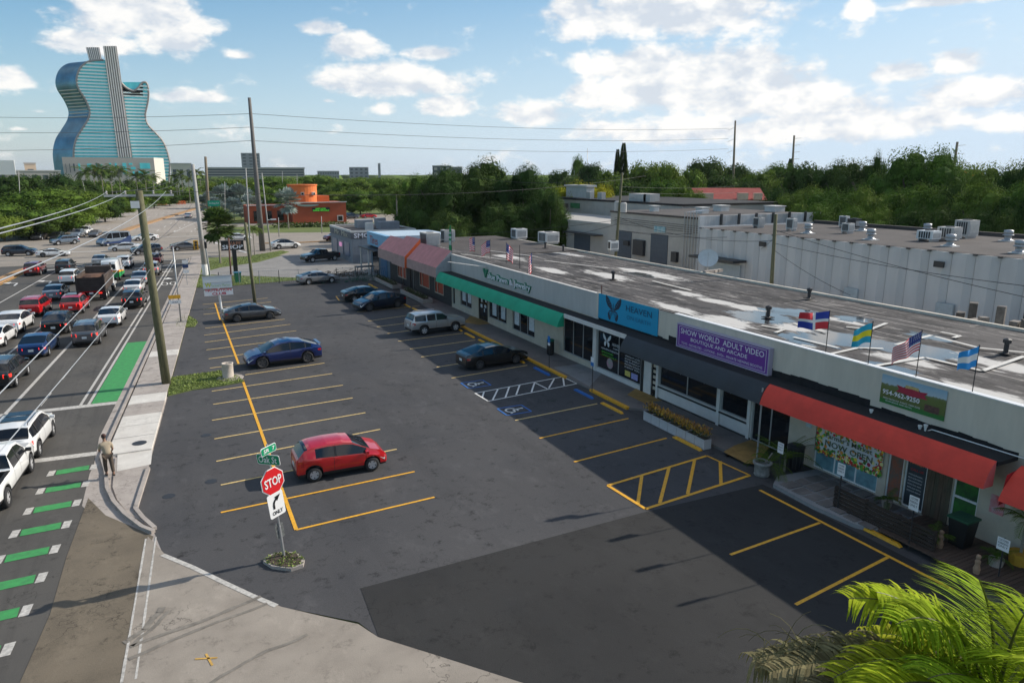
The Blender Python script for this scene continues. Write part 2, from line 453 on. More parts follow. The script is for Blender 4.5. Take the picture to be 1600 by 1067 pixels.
# ------------------------------------------------------------------ the ground, streets and the lot
sheet('ground', M['grass'], w=[(-9000, -2000), (9000, -2000), (9000, 14000), (-9000, 14000)], z=-.03)
def SX(x0, y): return x0 + .082 * (y - 45)
street = sheet('street', M['street'], w=[(SX(-46, -12), -12), (SX(-.4, -12), -12), (SX(-.4, 30), 30), (SX(-2.4, 35), 35), (SX(-2.75, 121), 121), (SX(-46, 121), 121)], z=0)
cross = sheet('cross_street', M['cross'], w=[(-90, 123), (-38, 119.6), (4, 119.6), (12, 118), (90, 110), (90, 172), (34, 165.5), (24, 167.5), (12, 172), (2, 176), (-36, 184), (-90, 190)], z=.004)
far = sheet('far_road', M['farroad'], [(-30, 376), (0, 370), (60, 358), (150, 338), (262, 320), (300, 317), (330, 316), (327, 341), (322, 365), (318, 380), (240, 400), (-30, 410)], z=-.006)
lot = sheet('parking_lot', M['lot'], w=[(-1.98, 28.4), (-1.4, 26.6), (-1.1, 24.6), at(330, 905), at(440, 948), at(560, 972), at(590, 995), at(820, 1067), (16, 4), (24.4, 4), (24.4, 92), (5.2, 92), (SX(-.62, 87), 87), (SX(-.6, 33), 33)], z=.006)
sheet('asphalt_patch', M['patch'], w=[(4.4, 19.6), (15.4, 19.85), (21.3, 19.7), (21.3, 4.2), (16, 4.2), (7.06, 13.6), (4.25, 17.05)], z=.015)
sheet('street_apron', M['apron'], [(138, 778), (165, 805), (205, 822), (240, 838), (222, 880), (207, 960), (193, 1067), (180, 1300), (-60, 1300), (25, 1080), (78, 960), (104, 870)], z=.010)
sheet('corner_base', M['concd'], [(186, 640), (262, 620), (240, 700), (262, 862), (225, 880), (128, 790), (140, 740), (160, 700)], z=.003)
sheet('side_street', M['apronlight'], [(231, 838), (258, 866), (330, 905), (440, 948), (500, 962), (560, 975), (590, 995), (820, 1067), (1000, 1140), (1300, 1600), (170, 1500), (193, 1067), (207, 960), (222, 880)], z=.013)
sheet('driveway', M['drive'], [(310, 428), (345, 418), (403, 410), (442, 399), (520, 391), (640, 391), (660, 420), (640, 436), (470, 434), (345, 430)], z=.008)
sheet('rear_alley', M['drive'], w=[(38.2, -10), (50, -10), (50, 120), (38.2, 120)], z=.004)
sheet('side_courtyard', M['drive'], w=[(22, 84), (40, 84), (40, 102), (22, 102)], z=.012)

# gutter and long worn concrete joint of the side street, tyre marks
mb = MB()
for k in range(12):
    a = at(228 - 38 * k / 12, 842 + 225 * k / 12); b = at(228 - 38 * (k + 1) / 12, 842 + 225 * (k + 1) / 12)
    for o_ in (0, .32): line(mb, (a.x + o_, a.y), (b.x + o_, b.y), .05 + .03 * R.random(), .018)
S(mb.build('gutter_joint', M['whiteworn']))
mb = MB()
pp = [(254, 867), (300, 886), (345, 908), (392, 930), (432, 947)]
for a, b in zip(pp, pp[1:]): line(mb, at(*a), at(*b), .17, .021)
S(mb.build('concrete_band', M['whiteworn']))
mt = mat('tyre marks', (.13, .116, .098), .9, scale=3.5, det=12, col2=(.25, .225, .19))
for pts, wd in (([(205, 1010), (330, 965), (425, 925)], .15), ([(200, 1030), (320, 980), (440, 935)], .13),
                ([(195, 1005), (225, 985), (262, 940)], .2), ([(205, 1010), (240, 980), (272, 948)], .14), ([(330, 1067), (400, 1025), (500, 985)], .12)):
    mb = MB(); P = [at(*p) for p in pts]
    Q = []
    for i in range(len(P) - 1):
        for j in range(5): Q.append(P[i].lerp(P[i + 1], j / 5) + Vector((R.uniform(-.03, .03), R.uniform(-.03, .03), 0)))
    for a, b in zip(Q, Q[1:]): line(mb, a, b, wd * R.uniform(.8, 1.1), .0225)
    S(mb.build('tyre_mark', mt))
mb = MB()
for pts in ([(305, 1030), (340, 1028)], [(322, 1022), (332, 1040)]): line(mb, at(*pts[0]), at(*pts[1]), .06, .024)
S(mb.build('utility_paint_mark', M['yelold']))

# ------------------------------------------------------------------ road markings
mk = MB(); mw = MB()
def sl(x0, y0, y1, wd, mb=mk, z=.008): line(mb, (SX(x0, y0), y0), (SX(x0, y1), y1), wd, z)
sl(-5.02, 44, 118, .15); sl(-4.62, 44, 118, .15)          # buffered bike lane
sl(-8.52, 44, 118, .2); sl(-12.05, 44, 118, .15); sl(-18.7, 70, 118, .15); sl(-15.4, 96, 118, .15)
for k in range(13): sl(-7.05, 45 + k * 5.6, 47.6 + k * 5.6, .05)
S(mk.build('lane_line', M['whiteworn']))
mb = MB(); sl(-22.1, 70, 118, .12, mb); sl(-22.5, 70, 118, .12, mb); sl(-22.1, -8, 44, .12, mb)
S(mb.build('centre_line', M['yellow']))
mb = MB()
line(mb, at(-60, 656), at(192, 628), .55, .009); line(mb, at(40, 722), at(160, 707), .5, .009)
line(mb, (SX(-22, 119), 117.2), (SX(-3.2, 119), 118.8), .5, .009)
S(mb.build('stop_bar', M['whiteworn']))
for i, (a, b) in enumerate((((195, 470), (212, 462)),)): pass
# green bicycle lane and the green bars of the bicycle crossing
mb = MB(); mb.quad((SX(-4.5, 44.2), 44.2, .008), (SX(-3.05, 44.2), 44.2, .008), (SX(-3.05, 60), 60, .008), (SX(-4.5, 60), 60, .008))
S(mb.build('bike_lane', M['green']))
for i in range(9):
    y = 34.05 - i * 1.87
    x1 = -3.95 + .088 * (y - 34); x0 = x1 - 1.22
    mb = MB(); mb.quad((x0, y - .28, .012), (x1, y - .25, .012), (x1, y + .28, .012), (x0, y + .25, .012))
    g = S(mb.build('bike_crossing_bar', M['green'], None))
    mb = MB()
    for xa in (x0 - .34, x1 + .03): mb.quad((xa, y - .3, .013), (xa + .26, y - .3, .013), (xa + .31, y + .3, .013), (xa + .05, y + .3, .013))
    S(mb.build('white_end_block', M['whiteworn'], g))
mb = MB()
for i in range(9):
    y = 33.4 - i * 2.0
    for o_ in (0, .28): line(mb, (SX(-6.35, y) + o_, y), (SX(-6.35, y + .9) + o_, y + .9), .1, .012)
S(mb.build('dash_mark', M['whiteworn']))
# cycle symbol and turn arrows
mb = MB()
cx_, cy_ = SX(-3.8, 92), 92
for k in range(10):
    for oy in (-.0, ):
        a0, a1 = 2 * pi * k / 10, 2 * pi * (k + 1) / 10
        for c_ in ((-.45, 0), (.45, 0)):
            line(mb, (cx_ + c_[0] + .33 * cos(a0), cy_ + 1.2 * sin(a0)), (cx_ + c_[0] + .33 * cos(a1), cy_ + 1.2 * sin(a1)), .12, .013)
mb.poly([(cx_ - .5, cy_ + 4, .013), (cx_ + .5, cy_ + 4, .013), (cx_, cy_ + 5.6, .013)])
S(mb.build('bicycle_symbol', M['white']))
def arrow(x0, y, s=1, left=1):
    mb = MB(); x = SX(x0, y)
    line(mb, (x, y), (x, y + 2.2 * s), .2, .013)
    line(mb, (x, y + 2.2 * s), (x - left * .9, y + 2.9 * s), .2, .0134)
    mb.poly([(x - left * .8, y + 2.2 * s, .014), (x - left * .8, y + 3.6 * s, .014), (x - left * 1.6, y + 2.9 * s, .014)][::(1 if left > 0 else -1)])
    return S(mb.build('turn_arrow', M['white']))
arrow(-17, 98); arrow(-13.6, 98); arrow(-20.4, 98)
# crosswalks of the junction, lane dashes of the roads beyond
mb = MB()
for a, b in (((210, 420), (305, 410)), ((60, 424), (150, 414)), ((215, 428), (270, 424))): line(mb, at(*a), at(*b), .35, .012)
for a, b in (((236, 371), (345, 368)), ((60, 395), (190, 392)), ((335, 379), (385, 395))): line(mb, at(*a), at(*b), .4, .012)
S(mb.build('crosswalk', M['white']))
mb = MB()
for (x0, y0, x1, y1, n) in ((232, 368, 318, 322, 12), (262, 368, 322, 330, 10), (120, 372, 300, 320, 14), (60, 372, 250, 325, 14), (292, 367, 330, 340, 8)):
    a = at(x0, y0); b = at(x1, y1)
    for k in range(n):
        t0 = k / n; t1 = t0 + .32 / n
        line(mb, a.lerp(b, t0), a.lerp(b, t1), .16, .004)
for (x0, y0, x1, y1) in ((30, 366, 280, 321), (255, 371, 322, 340)): line(mb, at(x0, y0), at(x1, y1), .14, .004)
S(mb.build('far_lane_line', M['white']))
# raised median of the far road and of the cross street
def kerb(name, pts, wd, h, m, z=0, parent=None):
    mb = MB(); P = [Vector((p[0], p[1])) for p in pts]; Lf = []; Rt = []
    for i, p in enumerate(P):
        d = (P[min(i + 1, len(P) - 1)] - P[max(i - 1, 0)]).normalized(); n = Vector((-d.y, d.x)) * wd / 2
        Lf.append(p + n); Rt.append(p - n)
    for i in range(len(P) - 1):
        mb.quad((*Rt[i], z + h), (*Rt[i + 1], z + h), (*Lf[i + 1], z + h), (*Lf[i], z + h))
        mb.quad((*Lf[i], z), (*Lf[i], z + h), (*Lf[i + 1], z + h), (*Lf[i + 1], z)); mb.quad((*Rt[i], z), (*Rt[i + 1], z), (*Rt[i + 1], z + h), (*Rt[i], z + h))
    for i in (0, -1): mb.quad((*Lf[i], z), (*Rt[i], z), (*Rt[i], z + h), (*Lf[i], z + h))
    return S(mb.build(name, m, parent))
tanm = mat('tan median brick', (.38, .22, .10), .9, var=.2, scale=2)
kerb('road_median', [at(170, 370), at(205, 357), at(250, 343), at(290, 331), at(325, 320.5)], 2.0, .16, tanm)
kerb('street_median', [(SX(-23.3, 62), 62), (SX(-23.3, 90), 90), (SX(-23, 112), 112), (SX(-22.6, 115.5), 115.5)], 1.5, .15, tanm)
kerb('cross_median', [at(405, 381), at(460, 380), at(512, 377.5), at(600, 374)], .7, .16, tanm)
S(sheet('verge_beyond_crossing', M['grass'], [(325, 358), (420, 352), (530, 350), (640, 345), (660, 355), (530, 363), (420, 364), (338, 366)], z=.02))
S(sheet('restaurant_forecourt', M['cross'], [(340, 352), (420, 345), (560, 341), (700, 338), (760, 345), (640, 352), (530, 355), (400, 358)], z=.012))
S(sheet('far_car_park', M['cross'], [(560, 338), (700, 326), (760, 335), (690, 352), (600, 352)], z=.016))
# pavement beside the street: single slabs, kerb and gutter
walk = S(MB().build('pavement', M['conc']))
y = 35.0; i = 0
while y < 119:
    L_ = 1.75 if i % 3 else 2.1
    mb = MB(); g = .03
    mb.v = []; a0, a1 = SX(-2.5, y), SX(-.66, y); b0, b1 = SX(-2.5, y + L_ - g), SX(-.66, y + L_ - g)
    zt = .12 + R.uniform(0, .012)
    mb.add([(a0, y, -.02), (a1, y, -.02), (b1, y + L_ - g, -.02), (b0, y + L_ - g, -.02), (a0, y, zt), (a1, y, zt), (b1, y + L_ - g, zt), (b0, y + L_ - g, zt)],
           [(4, 5, 6, 7), (0, 1, 5, 4), (1, 2, 6, 5), (2, 3, 7, 6), (3, 0, 4, 7)])
    S(mb.build('paving_slab', M['conc'] if (35 <= y < 44 and i != 3) or 52 < y < 55 else M['concd'], walk))
    y += L_; i += 1
kerb('kerb', [at(240, 833), at(222, 826), at(196, 806), at(178, 786), at(168, 765), (-3.25, 33.2), (SX(-2.7, 35), 35), (SX(-2.66, 60), 60), (SX(-2.66, 90), 90), (SX(-2.66, 119), 119)], .15, .13, M['concd'])
kerb('gutter', [at(152, 742), at(160, 700), (SX(-3.02, 38), 38), (SX(-2.96, 60), 60), (SX(-2.96, 119), 119)], .42, .004, M['concd'], z=.006)
sheet('corner_ramp', M['concd'], [(176, 762), (183, 782), (200, 803), (240, 829), (214, 800), (232, 731), (236, 716), (180, 716)], z=.05)
mb = MB(); ppoly(mb, [(184, 706), (240, 688), (236, 727), (183, 738)], .056); S(mb.build('concrete_pad', M['conc']))
kerb('lot_kerb', [at(232, 734), at(222, 765), at(212, 797), at(224, 812), at(242, 828)], .15, .13, M['concd'])
mb = MB(); mb.lathe([(.0, .0), (.32, 0), (.32, .01), (0, .011)], at(218, 692, .125), 14); S(mb.build('manhole_cover', M['dark']))
for p in ((330, 752), (264, 775), (322, 680)):
    mb = MB(); mb.lathe([(.0, .0), (.24, 0), (.24, .008), (0, .009)], at(*p, .006), 14); S(mb.build('drain_cover', M['dark']))

# grass patches with tufts
def tufts(name, m, poly, n, h, z=0.02, seed=1):
    rr = random.Random(seed); mb = MB()
    xs = [p[0] for p in poly]; ys = [p[1] for p in poly]
    def inside(x, y):
        c = False; j = len(poly) - 1
        for i in range(len(poly)):
            if (poly[i][1] > y) != (poly[j][1] > y) and x < (poly[j][0] - poly[i][0]) * (y - poly[i][1]) / (poly[j][1] - poly[i][1]) + poly[i][0]: c = not c
            j = i
        return c
    k = 0
    while k < n:
        x = rr.uniform(min(xs), max(xs)); y = rr.uniform(min(ys), max(ys))
        if not inside(x, y): k += .2; continue
        k += 1; a = rr.uniform(0, pi); hh = h * rr.uniform(.4, 1.3); wd = .035 * rr.uniform(.6, 1.6)
        dx, dy = cos(a) * wd, sin(a) * wd; lx, ly = rr.uniform(-.08, .08), rr.uniform(-.08, .08)
        mb.add([(x - dx, y - dy, z), (x + dx, y + dy, z), (x + lx, y + ly, z + hh)], [(0, 1, 2)])
    o = mb.build(name, m); o['kind'] = 'stuff'; return o
M['tuft'] = mat('grass blades', (.17, .22, .045), .8, var=.35, scale=1.5, island=.6)
for nm, pts, n, hgt in (('island', [(262, 592), (300, 586), (345, 580), (372, 588), (382, 597), (350, 603), (300, 610), (263, 619)], 2600, .08),
                 ('small', [(274, 502), (285, 494), (300, 496), (309, 504), (304, 511), (276, 513)], 500, .12),
                 ('strip1', [(322, 410), (380, 402), (440, 392), (452, 394), (403, 409), (307, 424), (308, 414)], 4000, .1),
                 ('strip2', [(300, 450), (298, 436), (345, 431), (470, 435), (474, 437), (372, 446), (330, 449)], 3000, .1),
                 ('sign', [(411, 880), (425, 870), (445, 866), (465, 868), (476, 878), (474, 887), (455, 893), (425, 889)], 260, .06)):
    P = [at(*p) for p in pts]
    if nm == 'sign':
        mb = MB(); mb.prism([(p.x, p.y) for p in P], 0, .12); S(mb.build('island_kerb', M['concd']))
        mb = MB(); mb.prism([(P[0].lerp(P[4], .5).x + (p.x - P[0].lerp(P[4], .5).x) * .86, P[0].lerp(P[4], .5).y + (p.y - P[0].lerp(P[4], .5).y) * .86) for p in P], .1, .14); S(mb.build('island_soil', M['soil']))
        tufts('grass', M['tuft'], [(p.x, p.y) for p in P], n, hgt, .13, 5)
    else:
        mb = MB(); ar = sum(P[i].x * P[(i + 1) % len(P)].y - P[(i + 1) % len(P)].x * P[i].y for i in range(len(P)))
        mb.prism([(p.x, p.y) for p in (P if ar > 0 else P[::-1])], 0, .06); S(mb.build('grass_island', M['grass']))
        tufts('grass', M['tuft'], [(p.x, p.y) for p in P], n, hgt, .06, len(nm))

# ------------------------------------------------------------------ parking lot paint
LL = [((317, 476), (418, 466)), ((317, 483.5), (424, 472)), ((318, 491.5), (431, 480)), ((320.6, 513), (445, 499)), ((319, 524), (454, 507)), ((320, 535), (463, 517)),
      ((322.5, 547), (473, 528)), ((326, 561), (484, 540)), ((328, 575.5), (495, 553)), ((383, 586), (507, 567.5)), ((331, 611.5), (519, 584)), ((333, 632), (536, 602)),
      ((331, 657), (551, 622)), ((335, 686), (571, 645)), ((338, 721), (594, 671)), ((345, 758), (620, 702)), ((345, 801), (648, 737)), ((463, 828), (679, 777))]
RL = [((525, 463), (600, 455)), ((548, 475), (640, 464)), ((558, 488), (656, 478)), ((575, 502), (672, 488)), ((588.5, 511), (690, 498)), ((605, 521.5), (706, 507.5)), ((621.9, 533.4), (723, 521)), ((640.6, 545.6), (742.8, 531.6)),
      ((658, 558), (762, 543)), ((681.9, 574), (790, 557)), ((705.6, 591), (823.8, 571)), ((805, 657), (933.4, 631)), ((843, 685), (982, 654)), ((897, 722), (1041.6, 684.8)),
      ((1141, 867), (1281, 817)), ((1243, 945), (1387, 871))]
for nm, src in (('stall_line', LL), ('stall_line', RL)):
    for a, b in src:
        mb = MB(); line(mb, at(*a), at(*b), .115, .02)
        S(mb.build(nm, M['yellow'] if at(*a).y < 29 or a[0] > 1100 else M['yellowpale'], lot))
mb = MB()
for a, b in (((336, 474), (344, 500)), ((347, 500), (373, 569)), ((379, 594), (463, 828)), ((1187, 766), (1490, 922))): line(mb, at(*a), at(*b), .14, .022)
for a, b in (((525, 463), (530, 470)), ((530, 470), (540, 470))): line(mb, at(*a), at(*b), .12, .022)
S(mb.build('divider_line', M['yellow'], lot))
def q4(x0, y0, pts, s=5.33333): return [(x0 + a / s, y0 + b / s) for a, b in pts]
mb = MB()
hp = q4(930, 660, [(105, 527), (930, 280), (1290, 443), (420, 722), (105, 527)])
for a, b in zip(hp, hp[1:]): line(mb, at(*a), at(*b), .15 if a[1] > 740 else .11, .022)
for a, b in (((388, 448), (355, 685)), ((615, 378), (538, 675)), ((828, 315), (770, 600)), ((1042, 325), (1048, 515))):
    a, b = q4(930, 660, [a, b]); line(mb, at(*a), at(*b), .14, .0225)
S(mb.build('loading_hatch', M['yellow'], lot))
mb = MB()
hp = q4(700, 560, [(225, 292), (955, 155), (1075, 212), (335, 358), (225, 292)])
for a, b in zip(hp, hp[1:]): line(mb, at(*a), at(*b), .1, .022)
for a, b in (((300, 280), (285, 330)), ((415, 260), (372, 348)), ((510, 240), (478, 328)), ((598, 222), (568, 305)), ((722, 203), (695, 282)), ((722, 203), (828, 256)), ((885, 172), (840, 250)), ((958, 160), (968, 228))):
    a, b = q4(700, 560, [a, b]); line(mb, at(*a), at(*b), .1, .0225)
S(mb.build('access_hatch', M['white'], lot))
def wheelchair(px, py, s=1.0):
    c = at(px, py); mb = MB()
    # frame 1.6 x 1.5
    for a, b in (((-.9, -.75), (.9, -.75)), ((.9, -.75), (.9, .75)), ((.9, .75), (-.9, .75)), ((-.9, .75), (-.9, -.75))):
        line(mb, (c.x + a[0] * s, c.y + a[1] * s), (c.x + b[0] * s, c.y + b[1] * s), .09, .022)
    fr = S(mb.build('blue_frame', M['blue'], lot))
    mb = MB()
    def l2(a, b, wd=.11): line(mb, (c.x + a[1] * s, c.y - a[0] * s), (c.x + b[1] * s, c.y - b[0] * s), wd, .0235)
    # figure drawn with local x right, y up, then turned to face along the stall
    for k in range(9):
        a0 = radians(120 + k * 26); a1 = radians(120 + (k + 1) * 26)
        l2((-.05 + .38 * cos(a0), -.2 + .38 * sin(a0)), (-.05 + .38 * cos(a1), -.2 + .38 * sin(a1)))
    l2((-.12, .5), (-.05, -.05)); l2((-.05, -.05), (.3, -.07)); l2((.3, -.07), (.42, -.45)); l2((.42, -.45), (.56, -.4)); l2((-.1, .2), (.22, .2))
    mb.poly([(c.x + (.62 + .11 * sin(2 * pi * k / 8)) * s, c.y + (.14 - .11 * cos(2 * pi * k / 8)) * s, .0235) for k in range(8)])
    S(mb.build('wheelchair_symbol', M['white'], lot))
wheelchair(743.5, 600.5, .82); wheelchair(803.5, 641, .82)

# ------------------------------------------------------------------ wheel stops
def wheel_stop(y0, y1, X, m, label, group='wheel stops in front of the shops'):
    t = T('wheel_stop', label, 'wheel stop', (X, (y0 + y1) / 2, 0), 0, group)
    mb = MB(); L_ = abs(y1 - y0) / 2
    pr = [(-.09, 0), (-.07, .1), (.07, .1), (.09, 0)]
    c = (y0 + y1) / 2
    vs = []
    for yy, k in ((-L_, 0), (-L_ + .12, 1), (L_ - .12, 1), (L_, 0)):
        vs += [(X + a, c + yy, .01 + (b if k else b * .35)) for a, b in pr]
    fs = [(i * 4 + j, i * 4 + j + 1, i * 4 + 5 + j, i * 4 + 4 + j) for i in range(3) for j in range(3)] + [(3, 2, 1, 0), (12, 13, 14, 15)]
    mb.add(vs, fs)
    mb.build('stop_bar_body', m, t)
    for s_ in (-.6, .6): mb = MB(); mb.lathe([(.02, .0), (.025, .004)], (X, c + s_ * L_, .11), 6); mb.build('anchor_pin', M['dark'], t)
yl = M['yellow']
for y0, y1, X, m, lb in ((51.6, 49.7, 21.15, yl, 'yellow wheel stop just past the nose of the silver jeep'), (49.0, 47.8, 21.22, yl, 'short yellow wheel stop midway between the silver jeep and the black sedan'),
        (66.3, 64.5, 20.75, yl, 'yellow wheel stop beside the navy crossover'), (64.1, 62.1, 20.85, yl, 'yellow wheel stop just left of the silver jeep'),
        (81.0, 79.2, 21.1, yl, 'farthest yellow wheel stop, behind the small black sedan'), (78.8, 77.1, 21.08, yl, 'second farthest yellow wheel stop by the pink awning beds'),
        (39.9, 37.8, 21.27, M['blue'], 'blue wheel stop at the accessible bay nearer the black sedan'), (34.5, 32.5, 21.16, M['blue'], 'blue wheel stop at the accessible bay nearer the planters'),
        (31.65, 29.6, 21.18, yl, 'yellow wheel stop beside the blue one, in front of the tan ramp'), (25.65, 23.65, 21.44, yl, 'yellow wheel stop along the row of white planters'),
        (15.65, 13.8, 21.74, yl, 'yellow wheel stop along the dark slatted deck fence'), (53.4, 52.4, 21.2, yl, 'yellow wheel stop under the front of the silver jeep'),
        (42.3, 41.2, 21.2, yl, 'yellow wheel stop under the front of the black sedan')):
    wheel_stop(y0, y1, X, m, lb)

# ------------------------------------------------------------------ walkway before the shops
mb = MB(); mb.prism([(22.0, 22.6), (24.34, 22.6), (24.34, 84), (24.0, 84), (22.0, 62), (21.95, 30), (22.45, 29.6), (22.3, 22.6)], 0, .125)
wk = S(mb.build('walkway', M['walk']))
mb = MB(); ppoly(mb, q4(700, 560, [(880, 90), (1100, 60), (1300, 120), (1180, 250), (1000, 150)]), .131); S(mb.build('wet_patch', M['walkwet'], wk))
for a, b in ((54.1, 46.1), (46.1, 36.8), (33.9, 30.1)):
    kerb('yellow_kerb', [(21.9, a - .03), (21.9, b)], .24, .14, M['yellow'], parent=None)
kerb('kerb_edge', [(21.9, 61.5), (21.9, 54.2)], .2, .138, M['concd'])
for nm, pts in (('ramp', q4(560, 420, [(880, 460), (930, 405), (1065, 430), (1140, 465), (1010, 480)])), ('ramp', q4(960, 560, [(105, 320), (180, 265), (400, 370), (240, 388)])),
            ('ramp', q4(960, 560, [(905, 800), (1000, 745), (1130, 700), (1290, 760), (1170, 905), (1090, 895)]))):
    mb = MB(); ppoly(mb, pts, .137); S(mb.build(nm, M['tan']))
# ------------------------------------------------------------------ cars
def paint(name, c, metallic=.3, rough=.28):
    m = mat('car paint ' + name, c, rough, metallic, var=0, coat=1)
    return m
PT = dict(white=paint('white', (.78, .78, .77), 0), red=paint('red', (.52, .008, .012), .1), darkred=paint('dark red', (.22, .012, .018), .3), black=paint('black', (.010, .010, .011), .1),
          silver=paint('silver', (.46, .47, .48), .6), grey=paint('grey', (.14, .14, .15), .5), blue=paint('blue', (.006, .022, .125), .4), navy=paint('navy', (.012, .022, .045), .5),
          bluegrey=paint('blue grey', (.22, .27, .33), .5), steel=paint('steel grey', (.075, .08, .09), .5), midblue=paint('mid blue', (.02, .055, .17), .4), greysil=paint('warm silver', (.33, .33, .33), .5))
M['rim'] = mat('alloy rim', (.55, .55, .56), .35, .3, var=0)
M['rimdark'] = mat('dark rim', (.11, .11, .115), .4, .5, var=0)
M['hl'] = mat('headlight lens', (.62, .64, .66), .1, .2, var=0, coat=1)
M['tl'] = mat('tail light', (.38, .008, .01), .2, var=0, coat=1)
M['tlon'] = mat('lit brake light', (.9, .03, .02), .3, var=0, emit=1.4)
M['plate'] = mat('number plate', (.7, .72, .72), .5, var=0)
M['well'] = mat('wheel well', (.008, .008, .008), .95, var=0)
M['trim'] = mat('black trim', (.016, .016, .017), .45, var=0)
M['chrome'] = mat('chrome', (.7, .7, .7), .15, 1, var=0)

def lerp(a, b, t): return a + (b - a) * t
def pl(prof, x):
    if x <= prof[0][0]: return prof[0][1]
    for (a, b), (c, d) in zip(prof, prof[1:]):
        if x <= c: return lerp(b, d, (x - a) / (c - a)) if c > a else d
    return prof[-1][1]

# profile points run from tail (negative x) to nose; windows: (side glass start, end), pillars
CARS = {
 'sedan': dict(L=4.8, W=1.84, r=.33, axles=(-1.42, 1.38), sill=.24, top=[(-2.4, .92), (-2.32, 1.04), (-2.02, 1.10), (-.9, 1.41), (-.1, 1.46), (.35, 1.41), (1.12, 1.02), (1.9, .90), (2.32, .74), (2.4, .62)],
               belt=[(-2.4, .86), (-1.9, .98), (1.1, .90), (2.2, .70), (2.4, .58)], wind=(.35, 1.12), rear=(-2.02, -.9), side=(-1.5, .98), pil=(-.35, -1.18)),
 'coupe': dict(L=4.6, W=1.88, r=.34, axles=(-1.34, 1.32), sill=.20, top=[(-2.3, .90), (-2.2, 1.0), (-1.75, 1.04), (-.6, 1.27), (-.1, 1.29), (.25, 1.26), (1.05, .93), (1.8, .80), (2.22, .66), (2.3, .56)],
               belt=[(-2.3, .84), (-1.5, .93), (1.1, .82), (2.1, .62), (2.3, .5)], wind=(.25, 1.05), rear=(-1.75, -.6), side=(-1.3, .9), pil=(-.5,)),
 'hatch': dict(L=3.82, W=1.70, r=.31, axles=(-1.22, 1.24), sill=.23, top=[(-1.91, .80), (-1.89, 1.0), (-1.80, 1.10), (-1.55, 1.38), (-1.25, 1.47), (-.6, 1.52), (.1, 1.50), (.45, 1.44), (1.18, 1.06), (1.62, .92), (1.85, .72), (1.91, .6)],
               belt=[(-1.91, .80), (-1.7, 1.05), (-.8, 1.0), (.9, .90), (1.75, .68), (1.91, .56)], wind=(.45, 1.18), rear=(-1.80, -1.42), side=(-1.12, 1.02), pil=(-.3,)),
 'suv': dict(L=4.65, W=1.88, r=.37, axles=(-1.38, 1.38), sill=.30, top=[(-2.32, .98), (-2.28, 1.16), (-2.2, 1.2), (-1.88, 1.60), (-1.2, 1.68), (0, 1.70), (.45, 1.64), (1.12, 1.18), (1.95, 1.06), (2.25, .88), (2.32, .7)],
             belt=[(-2.32, .95), (-2.1, 1.12), (1.1, 1.04), (2.15, .82), (2.32, .62)], wind=(.45, 1.12), rear=(-2.24, -1.88), side=(-1.98, .98), pil=(-.3, -1.2)),
 'crossover': dict(L=4.95, W=1.98, r=.385, axles=(-1.46, 1.5), sill=.26, top=[(-2.47, .98), (-2.40, 1.14), (-2.2, 1.2), (-1.2, 1.55), (-.4, 1.66), (.2, 1.62), (.75, 1.44), (1.45, 1.06), (2.1, .92), (2.4, .74), (2.47, .6)],
             belt=[(-2.47, .95), (-1.9, 1.10), (1.3, .98), (2.3, .70), (2.47, .55)], wind=(.62, 1.5), rear=(-2.15, -1.25), side=(-1.75, 1.25), pil=(-.35, -1.35)),
 'jeep': dict(L=4.75, W=1.87, r=.375, axles=(-1.36, 1.42), sill=.36, top=[(-2.37, .98), (-2.33, 1.2), (-2.26, 1.24), (-2.06, 1.68), (-1.4, 1.74), (-.1, 1.75), (.35, 1.70), (.85, 1.24), (1.6, 1.16), (2.3, 1.06), (2.37, .82)],
             belt=[(-2.37, .96), (-2.2, 1.14), (.85, 1.12), (2.25, 1.0), (2.37, .72)], wind=(.35, .85), rear=(-2.27, -2.06), side=(-2.1, .72), pil=(-.3, -1.12)),
 'van': dict(L=5.7, W=2.02, r=.36, axles=(-1.75, 1.75), sill=.32, top=[(-2.85, 1.1), (-2.83, 2.3), (-2.78, 2.42), (-1, 2.48), (1.0, 2.48), (1.35, 2.38), (2.05, 1.42), (2.62, 1.1), (2.8, .9), (2.85, .7)],
            belt=[(-2.85, 1.05), (-2.8, 1.35), (1.9, 1.28), (2.7, .86), (2.85, .62)], wind=(1.2, 2.1), rear=(9, 9), side=(-2.5, 1.85), pil=(.75, -.75)),
 'pickup': dict(L=5.75, W=1.98, r=.40, axles=(-1.85, 1.72), sill=.40, top=[(-2.87, 1.12), (-2.84, 1.16), (-.98, 1.18), (-.97, 1.2), (-.72, 1.80), (.2, 1.88), (.7, 1.80), (1.28, 1.28), (2.1, 1.20), (2.75, 1.08), (2.87, .82)],
            belt=[(-2.87, 1.1), (-.98, 1.14), (1.2, 1.16), (2.7, 1.0), (2.87, .75)], wind=(.7, 1.28), rear=(-.95, -.74), side=(-.72, 1.15), pil=(.12,), bed=(-2.72, -1.05)),
}
PROTO = {}
